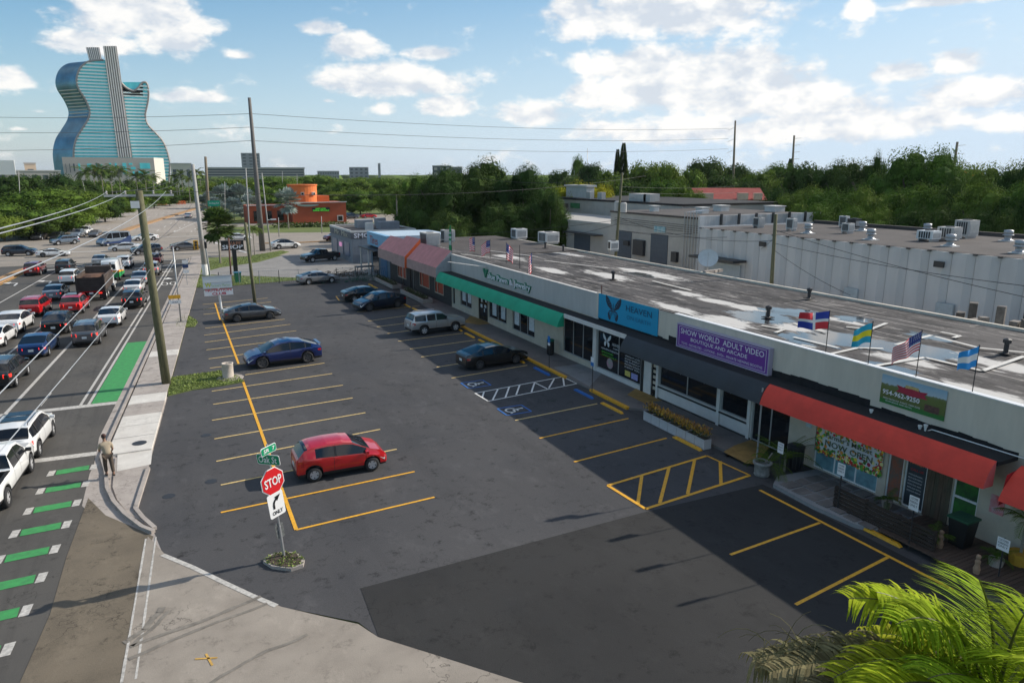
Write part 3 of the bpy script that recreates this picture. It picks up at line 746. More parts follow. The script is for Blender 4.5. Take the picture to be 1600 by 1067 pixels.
def build_car(kind, pm, opts=()):
    c = CARS[kind]; L2 = c['L'] / 2; W2 = c['W'] / 2; r = c['r']; Ra = r + .055
    HT = max(z for x, z in c['top'])
    xs = {-L2 + L2 * 2 * i / 26 for i in range(27)}
    for x, z in c['top']: xs.add(x)
    for a in c['axles']:
        for k in range(9): xs.add(a + Ra * cos(pi * k / 8))
        xs.add(a - Ra - .006); xs.add(a + Ra + .006)
    for p in c['pil']: xs.add(p - .045); xs.add(p + .045)
    for q in (c['wind'], c['rear'], c['side']):
        for p in q:
            if -L2 < p < L2: xs.add(p)
    if 'bed' in c: xs |= set(c['bed'])
    xs.add(-L2 + .05); xs.add(L2 - .05)
    xs = sorted(x for x in xs if -L2 <= x <= L2)
    q = [xs[0]]
    for x in xs[1:]:
        if x - q[-1] > .0045: q.append(x)
    xs = q
    def ring(x):
        t = abs(x) / L2
        w_ = W2 * (1 - .16 * t ** 5 - (.03 if t > .985 else 0))
        zt = pl(c['top'], x); zs = min(pl(c['belt'], x), zt - .015)
        zb = c['sill'] + (.06 if t > .985 else 0)
        for a in c['axles']:
            dx = abs(x - a)
            if dx < Ra: zb = max(zb, r + sqrt(Ra * Ra - dx * dx))
        zb = min(zb, zs - .05)
        g = max(0, min(1, (zt - zs - .04) / (HT - zs - .04)))
        sh = .19 if kind != 'van' else .07
        if kind == 'jeep': sh = .13
        ye = w_ * (.945 - sh * g)
        y5 = w_ * .965
        pts = [(0, zb), (w_ * .93, zb), (w_ * .985, lerp(zb, zs, .2)), (w_ * 1.0, lerp(zb, zs, .55)), (w_ * .985, lerp(zb, zs, .9)), (y5, zs),
               (lerp(y5, ye, .88), lerp(zs, zt - .05 * g, .86)), (ye, zt - .035 * g - .006), (ye * .62, zt - .004), (0, zt + .015 * g)]
        return [(x, y, z) for y, z in pts]
    rings = [ring(x) for x in xs]
    body = MB(); wsg = MB(); rg = MB(); sgd = {}; SG = object()
    bed = c.get('bed')
    for i in range(len(xs) - 1):
        xm = (xs[i] + xs[i + 1]) / 2
        for j in range(9):
            a, b, d, e = rings[i][j], rings[i + 1][j], rings[i + 1][j + 1], rings[i][j + 1]
            tgt = body; mi = 0
            if j == 5:
                if c['side'][0] < xm < c['side'][1]:
                    tgt = SG
                    if 'cargo' in opts and xm < .7: tgt = body
                    if any(abs(xm - p) < .045 for p in c['pil']): tgt = body; mi = 0 if kind in ('van', 'jeep') else 1
                else: mi = 0
            elif j in (7, 8):
                if c['wind'][0] < xm < c['wind'][1]: tgt = wsg
                elif c['rear'][0] < xm < c['rear'][1]: tgt = rg
                elif bed and bed[0] < xm < bed[1]: continue
            elif j == 0: mi = 2
            elif j == 1: mi = 1
            if 'blackroof' in opts and j in (6, 7, 8) and tgt is body and c['rear'][1] < xm < c['wind'][0]: mi = 1
            if tgt is body and j in (6,) and c['wind'][0] < xm < c['wind'][1]: mi = 0
            for s_ in (1, -1):
                v = [(p[0], p[1] * s_, p[2]) for p in (a, b, d, e)]
                if s_ < 0: v.reverse()
                if tgt is SG:
                    v = [(p[0], p[1] - .006 * s_, p[2]) for p in v]
                    sgd.setdefault((s_, sum(xm > p for p in c['pil'])), MB()).add(v, [(0, 1, 2, 3)], 0)
                else: tgt.add(v, [(0, 1, 2, 3)], mi)
    for i, fl in ((0, 1), (-1, 0)):
        rg_ = rings[i]; v = [p for p in rg_] + [(p[0], -p[1], p[2]) for p in rg_[1:-1][::-1]]
        if fl: v.reverse()
        body.add(v, [tuple(range(len(v)))], 0)
    # merge doubles on the body so that it shades smoothly
    root = T('car', 'car', 'car')
    def weld(mb, name, mats, parent, smooth=True):
        me = mb.mesh(name, mats, None, smooth)
        bm = bmesh.new(); bm.from_mesh(me); bmesh.ops.remove_doubles(bm, verts=bm.verts, dist=.0015)
        for e in bm.edges:
            if len(e.link_faces) == 2 and e.calc_face_angle(0) > radians(38): e.smooth = False
        bm.to_mesh(me); bm.free()
        o = bpy.data.objects.new(name, me); COL.objects.link(o); o.parent = parent
        return o
    ob = weld(body, 'body', [pm, M['trim'], M['well']], root)
    weld(wsg, 'windshield', M['glass'], root)
    if rg.v: weld(rg, 'rear_window', M['glass'], root)
    for k_ in sorted(sgd): weld(sgd[k_], 'side_window', M['glass'], root)
    if bed:
        mb = MB(); z0 = .75; yb = W2 * .80; zt = 1.17
        P = [(bed[0], -yb), (bed[1], -yb), (bed[1], yb), (bed[0], yb)]
        mb.quad(*[(x, y, z0) for x, y in P])
        for k in range(4):
            a, b = P[k], P[(k + 1) % 4]; mb.quad((*a, z0), (*a, zt), (*b, zt), (*b, z0))
        for s_ in (-1, 1): mb.box(bed[0], bed[1], s_ * yb - .01 if s_ > 0 else -W2 * .93, W2 * .93 if s_ > 0 else -yb + .01, 1.145, 1.185)
        mb.build('bed_liner', M['trim'], root)
    # door gaps, sills
    gx = {'sedan': (.98, -.3, -1.3), 'coupe': (.95, -.55), 'hatch': (.98, -.38), 'suv': (.98, -.3, -1.25), 'crossover': (1.15, -.35, -1.4), 'jeep': (.72, -.3, -1.1), 'van': (1.75, .75, -.75), 'pickup': (1.12, .12, -.74)}[kind]
    for x in gx:
        rr = ring(x)
        for s_ in (1, -1):
            mb = MB()
            for j in (2, 3, 4):
                a, b = rr[j], rr[j + 1]
                mb.quad((x - .008, s_ * (a[1] + .003), a[2]), (x + .008, s_ * (a[1] + .003), a[2]), (x + .008, s_ * (b[1] + .003), b[2]), (x - .008, s_ * (b[1] + .003), b[2]))
            mb.build('door_gap', M['trim'], root)
    for k, x in enumerate(gx[1:] if kind != 'coupe' else gx[1:2]):
        rr = ring(x + .18)
        for s_ in (1, -1):
            mb = MB(); mb.obox((x + .22, s_ * (rr[4][1] + .012), rr[4][2] - .05), .17, .03, .035)
            mb.build('door_handle', pm, root)
    # mirrors
    xm_ = c['wind'][1] - .18; rr = ring(xm_)
    for s_ in (1, -1):
        mb = MB(); mb.obox((xm_, s_ * (rr[5][1] + .12), rr[5][2] + .09), .13, .2, .13); mb.obox((xm_, s_ * (rr[5][1] + .02), rr[5][2] + .04), .06, .1, .04)
        mb.build('side_mirror', pm if kind != 'pickup' else M['trim'], root)
    # lights
    for s_ in (1, -1):
        rr = ring(L2 - .16); yy = rr[4][1]
        mb = MB(); zc = rr[4][2] - .04; hw = .17 if kind != 'hatch' else .2
        mb.add([(L2 - .42, s_ * (ring(L2 - .42)[4][1] + .008), zc + .07), (L2 - .1, s_ * (ring(L2 - .1)[3][1] + .014), zc - .16), (L2 - .06, s_ * (ring(L2 - .1)[4][1] - .02), zc + .02), (L2 - .34, s_ * (ring(L2 - .34)[5][1] - .02), ring(L2 - .34)[5][2] + .03),
                (L2 + .006, s_ * yy * .62, zc - .10), (L2 - .03, s_ * yy * .62, zc + .03)],
               [(0, 1, 2, 3), (1, 4, 5, 2)] if s_ > 0 else [(3, 2, 1, 0), (2, 5, 4, 1)])
        mb.build('headlight', M['hl'], root)
        rr = ring(-L2 + .1); zc = rr[5][2] - .12
        mb = MB()
        hgt = .24 if kind in ('jeep', 'suv', 'van', 'pickup') else .15
        if kind == 'hatch': hgt = .26
        mb.add([(-L2 - .008, s_ * rr[4][1] * .60, zc + hgt / 2), (-L2 - .008, s_ * rr[4][1] * .60, zc - hgt / 2), (-L2 + .05, s_ * (ring(-L2 + .05)[4][1] + .006), zc - hgt / 2), (-L2 + .06, s_ * (ring(-L2 + .05)[4][1] + .004), zc + hgt / 2),
                (-L2 + .3, s_ * (ring(-L2 + .3)[4][1] + .008), zc + hgt * .42), (-L2 + .28, s_ * (ring(-L2 + .28)[3][1] + .008), zc - hgt * .3)],
               [(0, 3, 2, 1), (3, 4, 5, 2)] if s_ > 0 else [(1, 2, 3, 0), (2, 5, 4, 3)])
        mb.build('tail_light', M['tlon'] if 'brake' in opts else M['tl'], root)
    mb = MB(); mb.obox((-L2 - .012, 0, c['sill'] + .42), .02, .31, .16); mb.build('number_plate', M['plate'], root)
    mb = MB(); z_ = pl(c['top'], L2) - .12; mb.obox((L2 + .004, 0, z_), .03, W2 * .95, .13); mb.build('grille', M['trim'], root)
    mb = MB(); mb.obox((L2 + .002, 0, c['sill'] + .17), .03, W2 * 1.25, .14); mb.build('air_intake', M['trim'], root)
    mb = MB(); mb.obox((-L2 - .002, 0, c['sill'] + .12), .03, W2 * 1.35, .12); mb.build('bumper_insert', M['trim'], root)
    if 'rails' in opts or kind == 'jeep':
        zt = HT + .02
        for s_ in (1, -1):
            mb = MB(); mb.tube([(-1.7, s_ * W2 * .70, HT - .06), (-1.6, s_ * W2 * .70, zt), (.1, s_ * W2 * .70, zt), (.25, s_ * W2 * .70, HT - .04)], .02, 5)
            mb.build('roof_rail', M['trim'] if 'rails' in opts else M['galv'], root)
    if 'sunroof' in opts:
        for xa, xb in ((-.35, .3), (-1.15, -.45)):
            mb = MB(); mb.box(xa, xb, -.5, .5, HT - .03, HT + .022); mb.build('sunroof', M['glass'], root)
    if 'spoiler' in opts:
        mb = MB(); mb.obox((-L2 + .1, 0, pl(c['top'], -L2 + .12) + .07), .2, W2 * 1.5, .03); mb.build('spoiler', pm, root)
    if 'wiper' in opts:
        mb = MB(); xw = c['wind'][1]; mb.tube([(xw - .02, .1, 1.09), (xw - .3, .55, 1.25)], .012, 4); mb.build('wiper', M['black'], root); mb = MB(); mb.tube([(xw - .02, -.3, 1.09), (xw - .3, .1, 1.27)], .012, 4); mb.build('wiper', M['black'], root)
    # wheels
    rimm = M['rimdark'] if 'darkrim' in opts else M['rim']
    for a in c['axles']:
        for s_ in (1, -1):
            yo = W2 * .985; wd = .22
            mb = MB(); y0, y1 = s_ * (yo - wd), s_ * yo
            ym = (y0 + y1) / 2
            prof = [(r * .62, -wd / 2), (r * .93, -wd / 2), (r, -wd / 2 + .04), (r, wd / 2 - .04), (r * .93, wd / 2), (r * .64, wd / 2 - .005), (r * .62, wd / 2 - .05)]
            mb.lathe(prof, (a, ym, r), 20, axis='Y', caps=False)
            wo = mb.build('wheel', M['rubber'], root, smooth=True)
            mb = MB(); yr = ym + s_ * (wd / 2 - .035)
            mb.lathe([(.01, 0), (r * .63, 0)], (a, yr - s_ * .03, r), 16, axis='Y', mi=1, caps=False)
            n = 5
            for k in range(n):
                an = 2 * pi * k / n + .3
                d = Vector((cos(an), 0, sin(an))); t_ = Vector((-sin(an), 0, cos(an)))
                p0 = Vector((a, yr, r))
                v = [p0 + d * .03 + t_ * .045, p0 + d * r * .58 + t_ * .075, p0 + d * r * .58 - t_ * .075, p0 + d * .03 - t_ * .045]
                mb.add(v, [(0, 1, 2, 3) if s_ > 0 else (3, 2, 1, 0)])
            K = 16
            for k in range(K):
                a0, a1 = 2 * pi * k / K, 2 * pi * (k + 1) / K
                v = [(a + r * q_ * cos(t_), yr + s_ * .004, r + r * q_ * sin(t_)) for q_, t_ in ((.54, a0), (.54, a1), (.66, a1), (.66, a0))]
                mb.add(v, [(0, 1, 2, 3)])
            mb.lathe([(.045, 0), (.045, .01), (0, .012)] if s_ > 0 else [(.045, -.01), (.045, 0), (0, -.002)], (a, yr, r), 8, axis='Y')
            ro = mb.build('rim', [rimm, M['trim']], wo)
    return root
used = {}
def car(kind, color, pos, head, label, opts=(), group=None, cat=None, name=None):
    key = (kind, color, tuple(opts))
    if key in PROTO: r_ = dup(PROTO[key], pos, head)
    else:
        r_ = build_car(kind, PT[color], opts); PROTO[key] = r_
        r_.location = pos; r_.rotation_euler = (0, 0, head)
    r_['label'] = label; r_['category'] = cat or {'sedan': 'car', 'coupe': 'car', 'hatch': 'car', 'suv': 'SUV', 'crossover': 'SUV', 'jeep': 'SUV', 'van': 'van', 'pickup': 'pickup truck'}[kind]
    r_.name = name or {'sedan': 'sedan', 'coupe': 'sports_car', 'hatch': 'hatchback', 'suv': 'suv', 'crossover': 'crossover', 'jeep': 'suv', 'van': 'van', 'pickup': 'pickup_truck'}[kind]
    if group: r_['group'] = group
    return r_
def by_wheels(kind, rear, front, side, z=.02):
    "centre and heading from the two visible wheel contacts; side = which flank shows (1 left, -1 right)"
    a, b = at(*rear), at(*front); c = CARS[kind]
    d = (b - a).normalized(); n = Vector((-d.y, d.x, 0))       # towards the car's left
    m = (a + b) / 2 - n * side * (c['W'] / 2 - .1) - d * (sum(c['axles']) / 2)
    return (m.x, m.y, z), atan2(d.y, d.x)
G1 = 'cars parked in the lot'
for kind, col, rw, fw_, side, lb, op in (
    ('hatch', 'red', (494, 752), (580, 736), -1, 'bright red three-door hatchback parked alone near the stop sign', ('wiper',)),
    ('crossover', 'blue', (482, 567), (410, 576), 1, 'deep blue electric crossover with dark wheels parked by the round litter bin', ('darkrim', 'spoiler')),
    ('sedan', 'steel', (371, 504), (422, 499), -1, 'dark grey sedan parked under the nutrition club sign', ('darkrim',)),
    ('sedan', 'greysil', (481, 445.5), (520, 442), -1, 'silver grey compact car parked along the chain-link fence', ()),
    ('sedan', 'black', (558, 472), (592, 469), -1, 'small black sedan with a red tail light parked below the restaurant windows', ()),
    ('crossover', 'navy', (623, 481), (576, 487), 1, 'dark navy crossover parked nose out beside the black sedan', ('darkrim',)),
    ('jeep', 'silver', (663, 524), (711.5, 518), -1, 'boxy silver SUV parked in front of the pawn shop', ()),
    ('sedan', 'black', (750, 578), (806, 569), -1, 'black sedan parked beside the blue accessible bay', ('darkrim',))):
    p, h = by_wheels(kind, rw, fw_, side)
    car(kind, col, p, h, lb, op, G1)
G2 = 'cars queueing at the lights'
HS = atan2(1, .082)
def queue(kind, col, px, dxr, lb, op=(), g=G2, rear=True):
    "px = rear right wheel contact in the photograph"
    c = CARS[kind]; p = at(*px)
    d = Vector((cos(HS), sin(HS), 0)); n = Vector((-d.y, d.x, 0))
    q = p + n * (c['W'] / 2 - .1) - d * c['axles'][0]
    return car(kind, col, (q.x, q.y, .012), HS, lb, op, g)
queue('suv', 'white', (62, 713), 0, 'white SUV with twin dark sunroofs just past the crosswalk', ('brake', 'sunroof', 'rails'))
queue('pickup', 'white', (13, 792), 0, 'white pickup truck half out of the frame behind the white SUV')
queue('suv', 'grey', (157, 537), 0, 'grey SUV alone behind the white sedan next to the bike lane', ('brake', 'rails'))
queue('sedan', 'white', (190, 508), 0, 'white sedan in the lane beside the bike lane, behind the black SUV', ('brake',))
queue('suv', 'black', (224, 480), 0, 'black SUV behind the white sedan, right beside the mossy pole', ('brake',))
queue('sedan', 'white', (222, 459), 0, 'white sedan hugging the nose of the black SUV by the mossy pole', ('brake',))
queue('sedan', 'silver', (231, 444), 0, 'silver sedan waiting behind the pale grey car, left of the mossy pole', ('brake',))
queue('suv', 'silver', (249, 430), 0, 'pale silver SUV mostly behind the top of the mossy pole', ('brake',))
queue('suv', 'darkred', (252, 414), 0, 'dark maroon SUV first in the lane beside the bike lane')
queue('suv', 'black', (26, 604), 0, 'black SUV at the left edge with its brake lights lit, behind the blue sedan', ('brake', 'rails'))
queue('sedan', 'midblue', (77, 556), 0, 'blue sedan between the two black SUVs of its lane', ('brake',))
queue('crossover', 'black', (109, 520), 0, 'black SUV with red lamps between the blue sedan and the red SUV', ('brake',))
queue('suv', 'red', (131, 489), 0, 'red SUV directly behind the dump truck', ('brake', 'sunroof'))
queue('suv', 'white', (205, 419), 0, 'white SUV in front of the green striped van')
queue('sedan', 'white', (9, 541), 0, 'white sedan cut by the left edge behind the white SUV')
queue('crossover', 'white', (38, 519), 0, 'white SUV behind the red SUV, near the left edge', ('brake',))
queue('suv', 'red', (69, 493), 0, 'red SUV left of the red SUV behind the dump truck', ('rails',))
queue('sedan', 'bluegrey', (99, 468), 0, 'blue-grey sedan behind the white and red SUV', ('brake',))
queue('suv', 'white', (121, 444), 0, 'white SUV with red lamps just left of the dump truck', ('brake',))
queue('suv', 'black', (112, 426), 0, 'black off-roader at the head of the left turning lane', ())
queue('suv', 'darkred', (64, 430), 0, 'dark red SUV by the street median', ('brake',))
queue('sedan', 'silver', (166, 415), 0, 'silver car in front of the dump truck, only its roof showing', ())
G3 = 'cars crossing the junction'
for kind, col, rw, fw_, side, lb, op in (
    ('suv', 'navy', (12, 401), (46, 400), -1, 'dark SUV crossing the junction at the left edge', ('rails',)),
    ('coupe', 'white', (66.5, 402.5), (100, 401), -1, 'low white sports car crossing ahead of the dark SUV', ('darkrim',)),
    ('suv', 'bluegrey', (119, 381.5), (90, 383.5), 1, 'blue-grey SUV turning across the junction', ()),
    ('sedan', 'white', (208, 392.5), (181, 393.5), 1, 'white sedan crossing in front of the blue and silver van', ()),
    ('suv', 'steel', (247, 397), (215, 399), 1, 'dark SUV behind the mossy pole in the junction', ()),
    ('sedan', 'grey', (277, 392.5), (306, 391), -1, 'grey sedan crossing the junction below the street light arm', ()),
    ('sedan', 'white', (238, 376), (218, 377), 1, 'white car beyond the blue and silver van', ()),
    ('sedan', 'white', (360, 377), (385, 376), -1, 'white car half hidden by the round palm', ()),
    ('crossover', 'white', (433, 390), (465, 388), -1, 'white car with black roof crossing right of the tall power pole', ('blackroof',)),
    ('suv', 'darkred', (540, 376), (515, 377.5), 1, 'dark red SUV half hidden by the grey smoke shop', ()),
    ('pickup', 'black', (523, 407.5), (489, 410.5), 1, 'black pickup truck parked by the smoke shop', ())):
    p, h = by_wheels(kind, rw, fw_, side)
    car(kind, col, p, h, lb, op, G3 if 'junction' in lb or 'cross' in lb else None)
HF = atan2(-1, -.16)
for kind, col, px, lb in (('suv', 'black', (57, 376), 'dark SUV coming towards the junction, leftmost of the oncoming cars'), ('sedan', 'black', (86, 374.5), 'dark sedan coming towards the junction behind the blue-grey SUV'),
        ('pickup', 'white', (131, 368), 'white pickup truck waiting at the far side of the junction'), ('suv', 'bluegrey', (118, 372), 'pale blue SUV waiting beside the white pickup truck'), ('sedan', 'grey', (146, 371.5), 'grey sedan waiting right of the white pickup truck')):
    p = at(*px); car(kind, col, (p.x + .3, p.y + 2, .01), HF, lb, (), 'cars waiting beyond the junction')
p = at(295, 341); car('sedan', 'white', (p.x, p.y + 2.2, .01), atan2(1, .13), 'lone white car driving away on the far road', ('brake',))
p = at(576, 341); car('sedan', 'red', (p.x, p.y, .03), .15, 'red car parked beyond the orange building')
p = at(553, 342); car('sedan', 'steel', (p.x - 1, p.y, .03), .1, 'dark grey car parked left of the red car by the orange building')
p = at(541, 342); car('suv', 'black', (p.x + 2, p.y + 2, .03), .1, 'dark car closest to the orange building in its car park')
p = at(566, 356); car('suv', 'white', (p.x, p.y, .03), 1.8, 'white SUV parked behind the grey smoke shop')
p = at(503, 391); car('suv', 'silver', at(506, 381) - Vector((-3, -3, 0)), 1.5, 'silver car tucked behind the grey smoke shop corner')
# blue and silver van
VB = paint('van silver', (.36, .40, .46), .3)
v_ = build_car('van', PT['bluegrey'], ()); p, h = by_wheels('van', (202, 382), (164, 385.5), 1)
v_.location = p; v_.rotation_euler = (0, 0, h); tag(v_, 'blue and silver passenger van crossing the junction', 'van', G3); v_.name = 'passenger_van'
mb = MB()
for s_ in (1, -1): mb.add([(-2.8, s_ * 1.02, .45), (-1.2, s_ * 1.025, .4), (2.4, s_ * .99, .45), (2.4, s_ * .99, .7), (-.8, s_ * 1.025, .85), (-2.8, s_ * 1.02, 1.75)], [(0, 1, 2, 3, 4, 5)])
o = MB(); o.v = mb.v; o.f = mb.f; o.m = mb.m
q = bpy.data.objects.new('stripe_decal', mb.mesh('stripe', PT['midblue'])); COL.objects.link(q); q.parent = v_
# white delivery van with green and orange stripe
v_ = build_car('van', PT['white'], ('cargo',)); p = at(188, 438)
d = Vector((cos(HS), sin(HS), 0)); n = Vector((-d.y, d.x, 0)); q_ = p + n * .9 + d * 1.75
v_.location = (q_.x, q_.y, .012); v_.rotation_euler = (0, 0, HS); tag(v_, 'white van with green and orange stripes right of the dump truck', 'van', G2); v_.name = 'delivery_van'
mb = MB()
for s_ in (1, -1):
    mb.add([(-2.8, s_ * 1.02, .5), (1.8, s_ * 1.02, .5), (1.8, s_ * 1.02, .75), (-2.8, s_ * 1.02, 1.15)], [(0, 1, 2, 3)], 0)
    mb.add([(-2.8, s_ * 1.022, 1.15), (1.0, s_ * 1.022, .82), (1.0, s_ * 1.022, .95), (-2.8, s_ * 1.022, 1.4)], [(0, 1, 2, 3)], 1)
mb.add([(-2.87, -.9, .5), (-2.87, .9, .5), (-2.87, .9, 1.1), (-2.87, -.9, 1.1)], [(0, 1, 2, 3)], 0)
mb.add([(-2.875, -.9, 1.12), (-2.875, .9, 1.12), (-2.875, .9, 1.35), (-2.875, -.9, 1.35)], [(0, 1, 2, 3)], 1)
mb.add([(-2.88, -.7, 1.5), (-2.88, .7, 1.5), (-2.88, .7, 2.1), (-2.88, -.7, 2.1)], [(0, 1, 2, 3)], 2)
q = bpy.data.objects.new('stripe_decal', mb.mesh('stripe', [mat('van green', (.02, .30, .08), .4, var=0), mat('van orange', (.8, .33, .02), .4, var=0), M['glass']])); COL.objects.link(q); q.parent = v_
# dump truck
t = T('dump_truck', 'dump truck with a black ribbed tailgate standing in the queue', 'truck'); mbk = mat('dump body steel', (.035, .03, .028), .6, .3, var=.3, scale=2)
rust = mat('dump body side', (.075, .055, .045), .7, var=.4, scale=1.5); mud = mat('load of dark earth', (.10, .05, .03), .95, var=.4)
mb = MB()
for s_ in (-1, 1): mb.box(-3.5, 1.7, s_ * 1.24 - .04, s_ * 1.24 + .04, 1.15, 2.65)
mb.box(1.66, 1.74, -1.2, 1.2, 1.15, 3.0); mb.box(-3.5, 1.7, -1.2, 1.2, 1.1, 1.18); mb.box(1.7, 2.6, -1.2, 1.2, 2.9, 3.0)
for k in range(7):
    for s_ in (-1, 1): mb.box(-3.4 + k * .82, -3.28 + k * .82, s_ * 1.28 - .02, s_ * 1.28 + .06, 1.15, 2.6, 1)
mb.build('dump_bed', [rust, mbk], t)
mb = MB(); mb.box(-3.58, -3.5, -1.2, 1.2, 1.1, 2.45); mb.box(-3.66, -3.58, -1.26, -1.12, 1.0, 2.75); mb.box(-3.66, -3.58, 1.12, 1.26, 1.0, 2.75)
for z in (1.12, 1.55, 2.0, 2.4): mb.box(-3.62, -3.58, -1.12, 1.12, z, z + .07)
mb.build('tailgate', mbk, t)
mb = MB(); mb.box(-3.62, -3.56, -1.26, 1.26, 1.0, 1.09); mb.build('tail_bar', M['tl'], t)
for s_ in (-1, 1):
    for z in (1.25, 1.6, 1.95, 2.3):
        pass
mb = MB(); mb.box(-3.4, 1.5, -1.18, 1.18, 2.2, 2.3); mb.ball((-1.5, 0, 2.2), 1.7, 1.0, .4, 10, 6); mb.build('load', mud, t)
mb = MB(); mb.box(-3.2, 4.3, -.45, .45, .7, 1.05); mb.build('chassis', M['dark'], t)
cb = PT['white']; mb = MB()
mb.box(2.0, 3.6, -1.1, 1.1, 1.0, 2.55); mb.box(3.6, 4.9, -.95, .95, .9, 1.75); mb.box(2.0, 3.5, -.9, .9, 2.55, 2.75); mb.box(2.7, 4.6, -1.2, 1.2, .75, 1.0)
mb.build('cab', cb, t)
mb = MB(); mb.box(3.6, 3.62, -.95, .95, 1.8, 2.45); mb.box(2.4, 3.4, -1.12, -1.1, 1.8, 2.4); mb.box(2.4, 3.4, 1.1, 1.12, 1.8, 2.4); mb.build('cab_windows', M['glass'], t)
for s_ in (-1, 1):
    mb = MB(); mb.tube([(2.1, s_ * 1.15, 1.5), (2.1, s_ * 1.15, 3.3)], .08, 8); mb.build('exhaust_stack', M['chrome'], t)
    mb = MB(); mb.box(-3.3, -3.27, s_ * .95 - .3, s_ * .95 + .3, .25, .95); mb.build('mud_flap', M['black'], t)
    for i_, z in enumerate((.92,)):
        mb = MB(); mb.obox((-3.6, s_ * .8, .88), .05, .3, .12); mb.build('tail_light', M['tlon'], t)
    for x in (-2.4, -1.1, 3.7):
        mb = MB(); mb.lathe([(.3, -.17), (.48, -.17), (.52, -.1), (.52, .1), (.48, .17), (.3, .17)], (x, s_ * .98, .52), 18, axis='Y'); wo = mb.build('wheel', M['rubber'], t, True)
        mb = MB(); mb.lathe([(.29, -.1), (.29, .12 * s_), (.1, .16 * s_)], (x, s_ * 1.0, .52), 12, axis='Y'); mb.build('rim', M['whitep'], wo)
mb = MB(); mb.obox((-3.67, 0, .9), .02, .35, .16); mb.build('number_plate', M['plate'], t)
p = at(167, 468); q_ = p + n * 1.1 + d * 2.4; t.location = (q_.x, q_.y, .012); t.rotation_euler = (0, 0, HS); t['group'] = G2
# ------------------------------------------------------------------ buildings: shared
M['parapet'] = mat('painted stucco', (.60, .545, .46), .9, var=.10, scale=1.6, stretch=(1, 1, .22), det=8, bump=.12, bscale=8)
M['parapetg'] = mat('grey stucco', (.48, .47, .45), .9, var=.09, scale=1.6, stretch=(1, 1, .22), det=8, bump=.12, bscale=8)
M['wallbeige'] = mat('beige shopfront wall', (.54, .47, .37), .9, var=.1, scale=1.6, bump=.15, bscale=10)
M['wallwhite'] = mat('white shopfront wall', (.64, .62, .59), .85, var=.08, scale=1.6, bump=.1)
M['walldark'] = mat('charcoal restaurant wall', (.05, .045, .042), .9, var=.2, scale=4, bump=.4, bscale=6)
M['felt'] = mat('black roofing felt', (.014, .014, .016), .95, var=.4, scale=3, det=8, bump=.4)
M['agreen'] = mat('green awning cloth', (.01, .34, .19), .75, var=.14, scale=1.1, det=8)
M['ablack'] = mat('black awning cloth', (.022, .028, .036), .6, var=.2, scale=.9)
M['ared'] = mat('red awning cloth', (.70, .055, .032), .7, var=.14, scale=1.1, det=8)
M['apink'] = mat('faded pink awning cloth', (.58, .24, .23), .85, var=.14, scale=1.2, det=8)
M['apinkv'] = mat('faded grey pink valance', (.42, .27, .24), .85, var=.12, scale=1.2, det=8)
M['aorange'] = mat('orange awning cloth', (.75, .14, .04), .8, var=.1)
M['frame'] = mat('window frame', (.42, .42, .42), .5, .4, var=.05)
M['poster'] = mat('white poster', (.62, .64, .66), .6, var=.25, scale=7, det=6)
M['redwin'] = mat('orange window blind', (.42, .06, .02), .5, var=.3, scale=8)
M['creamtrim'] = mat('cream trim', (.5, .42, .33), .7, var=.1)

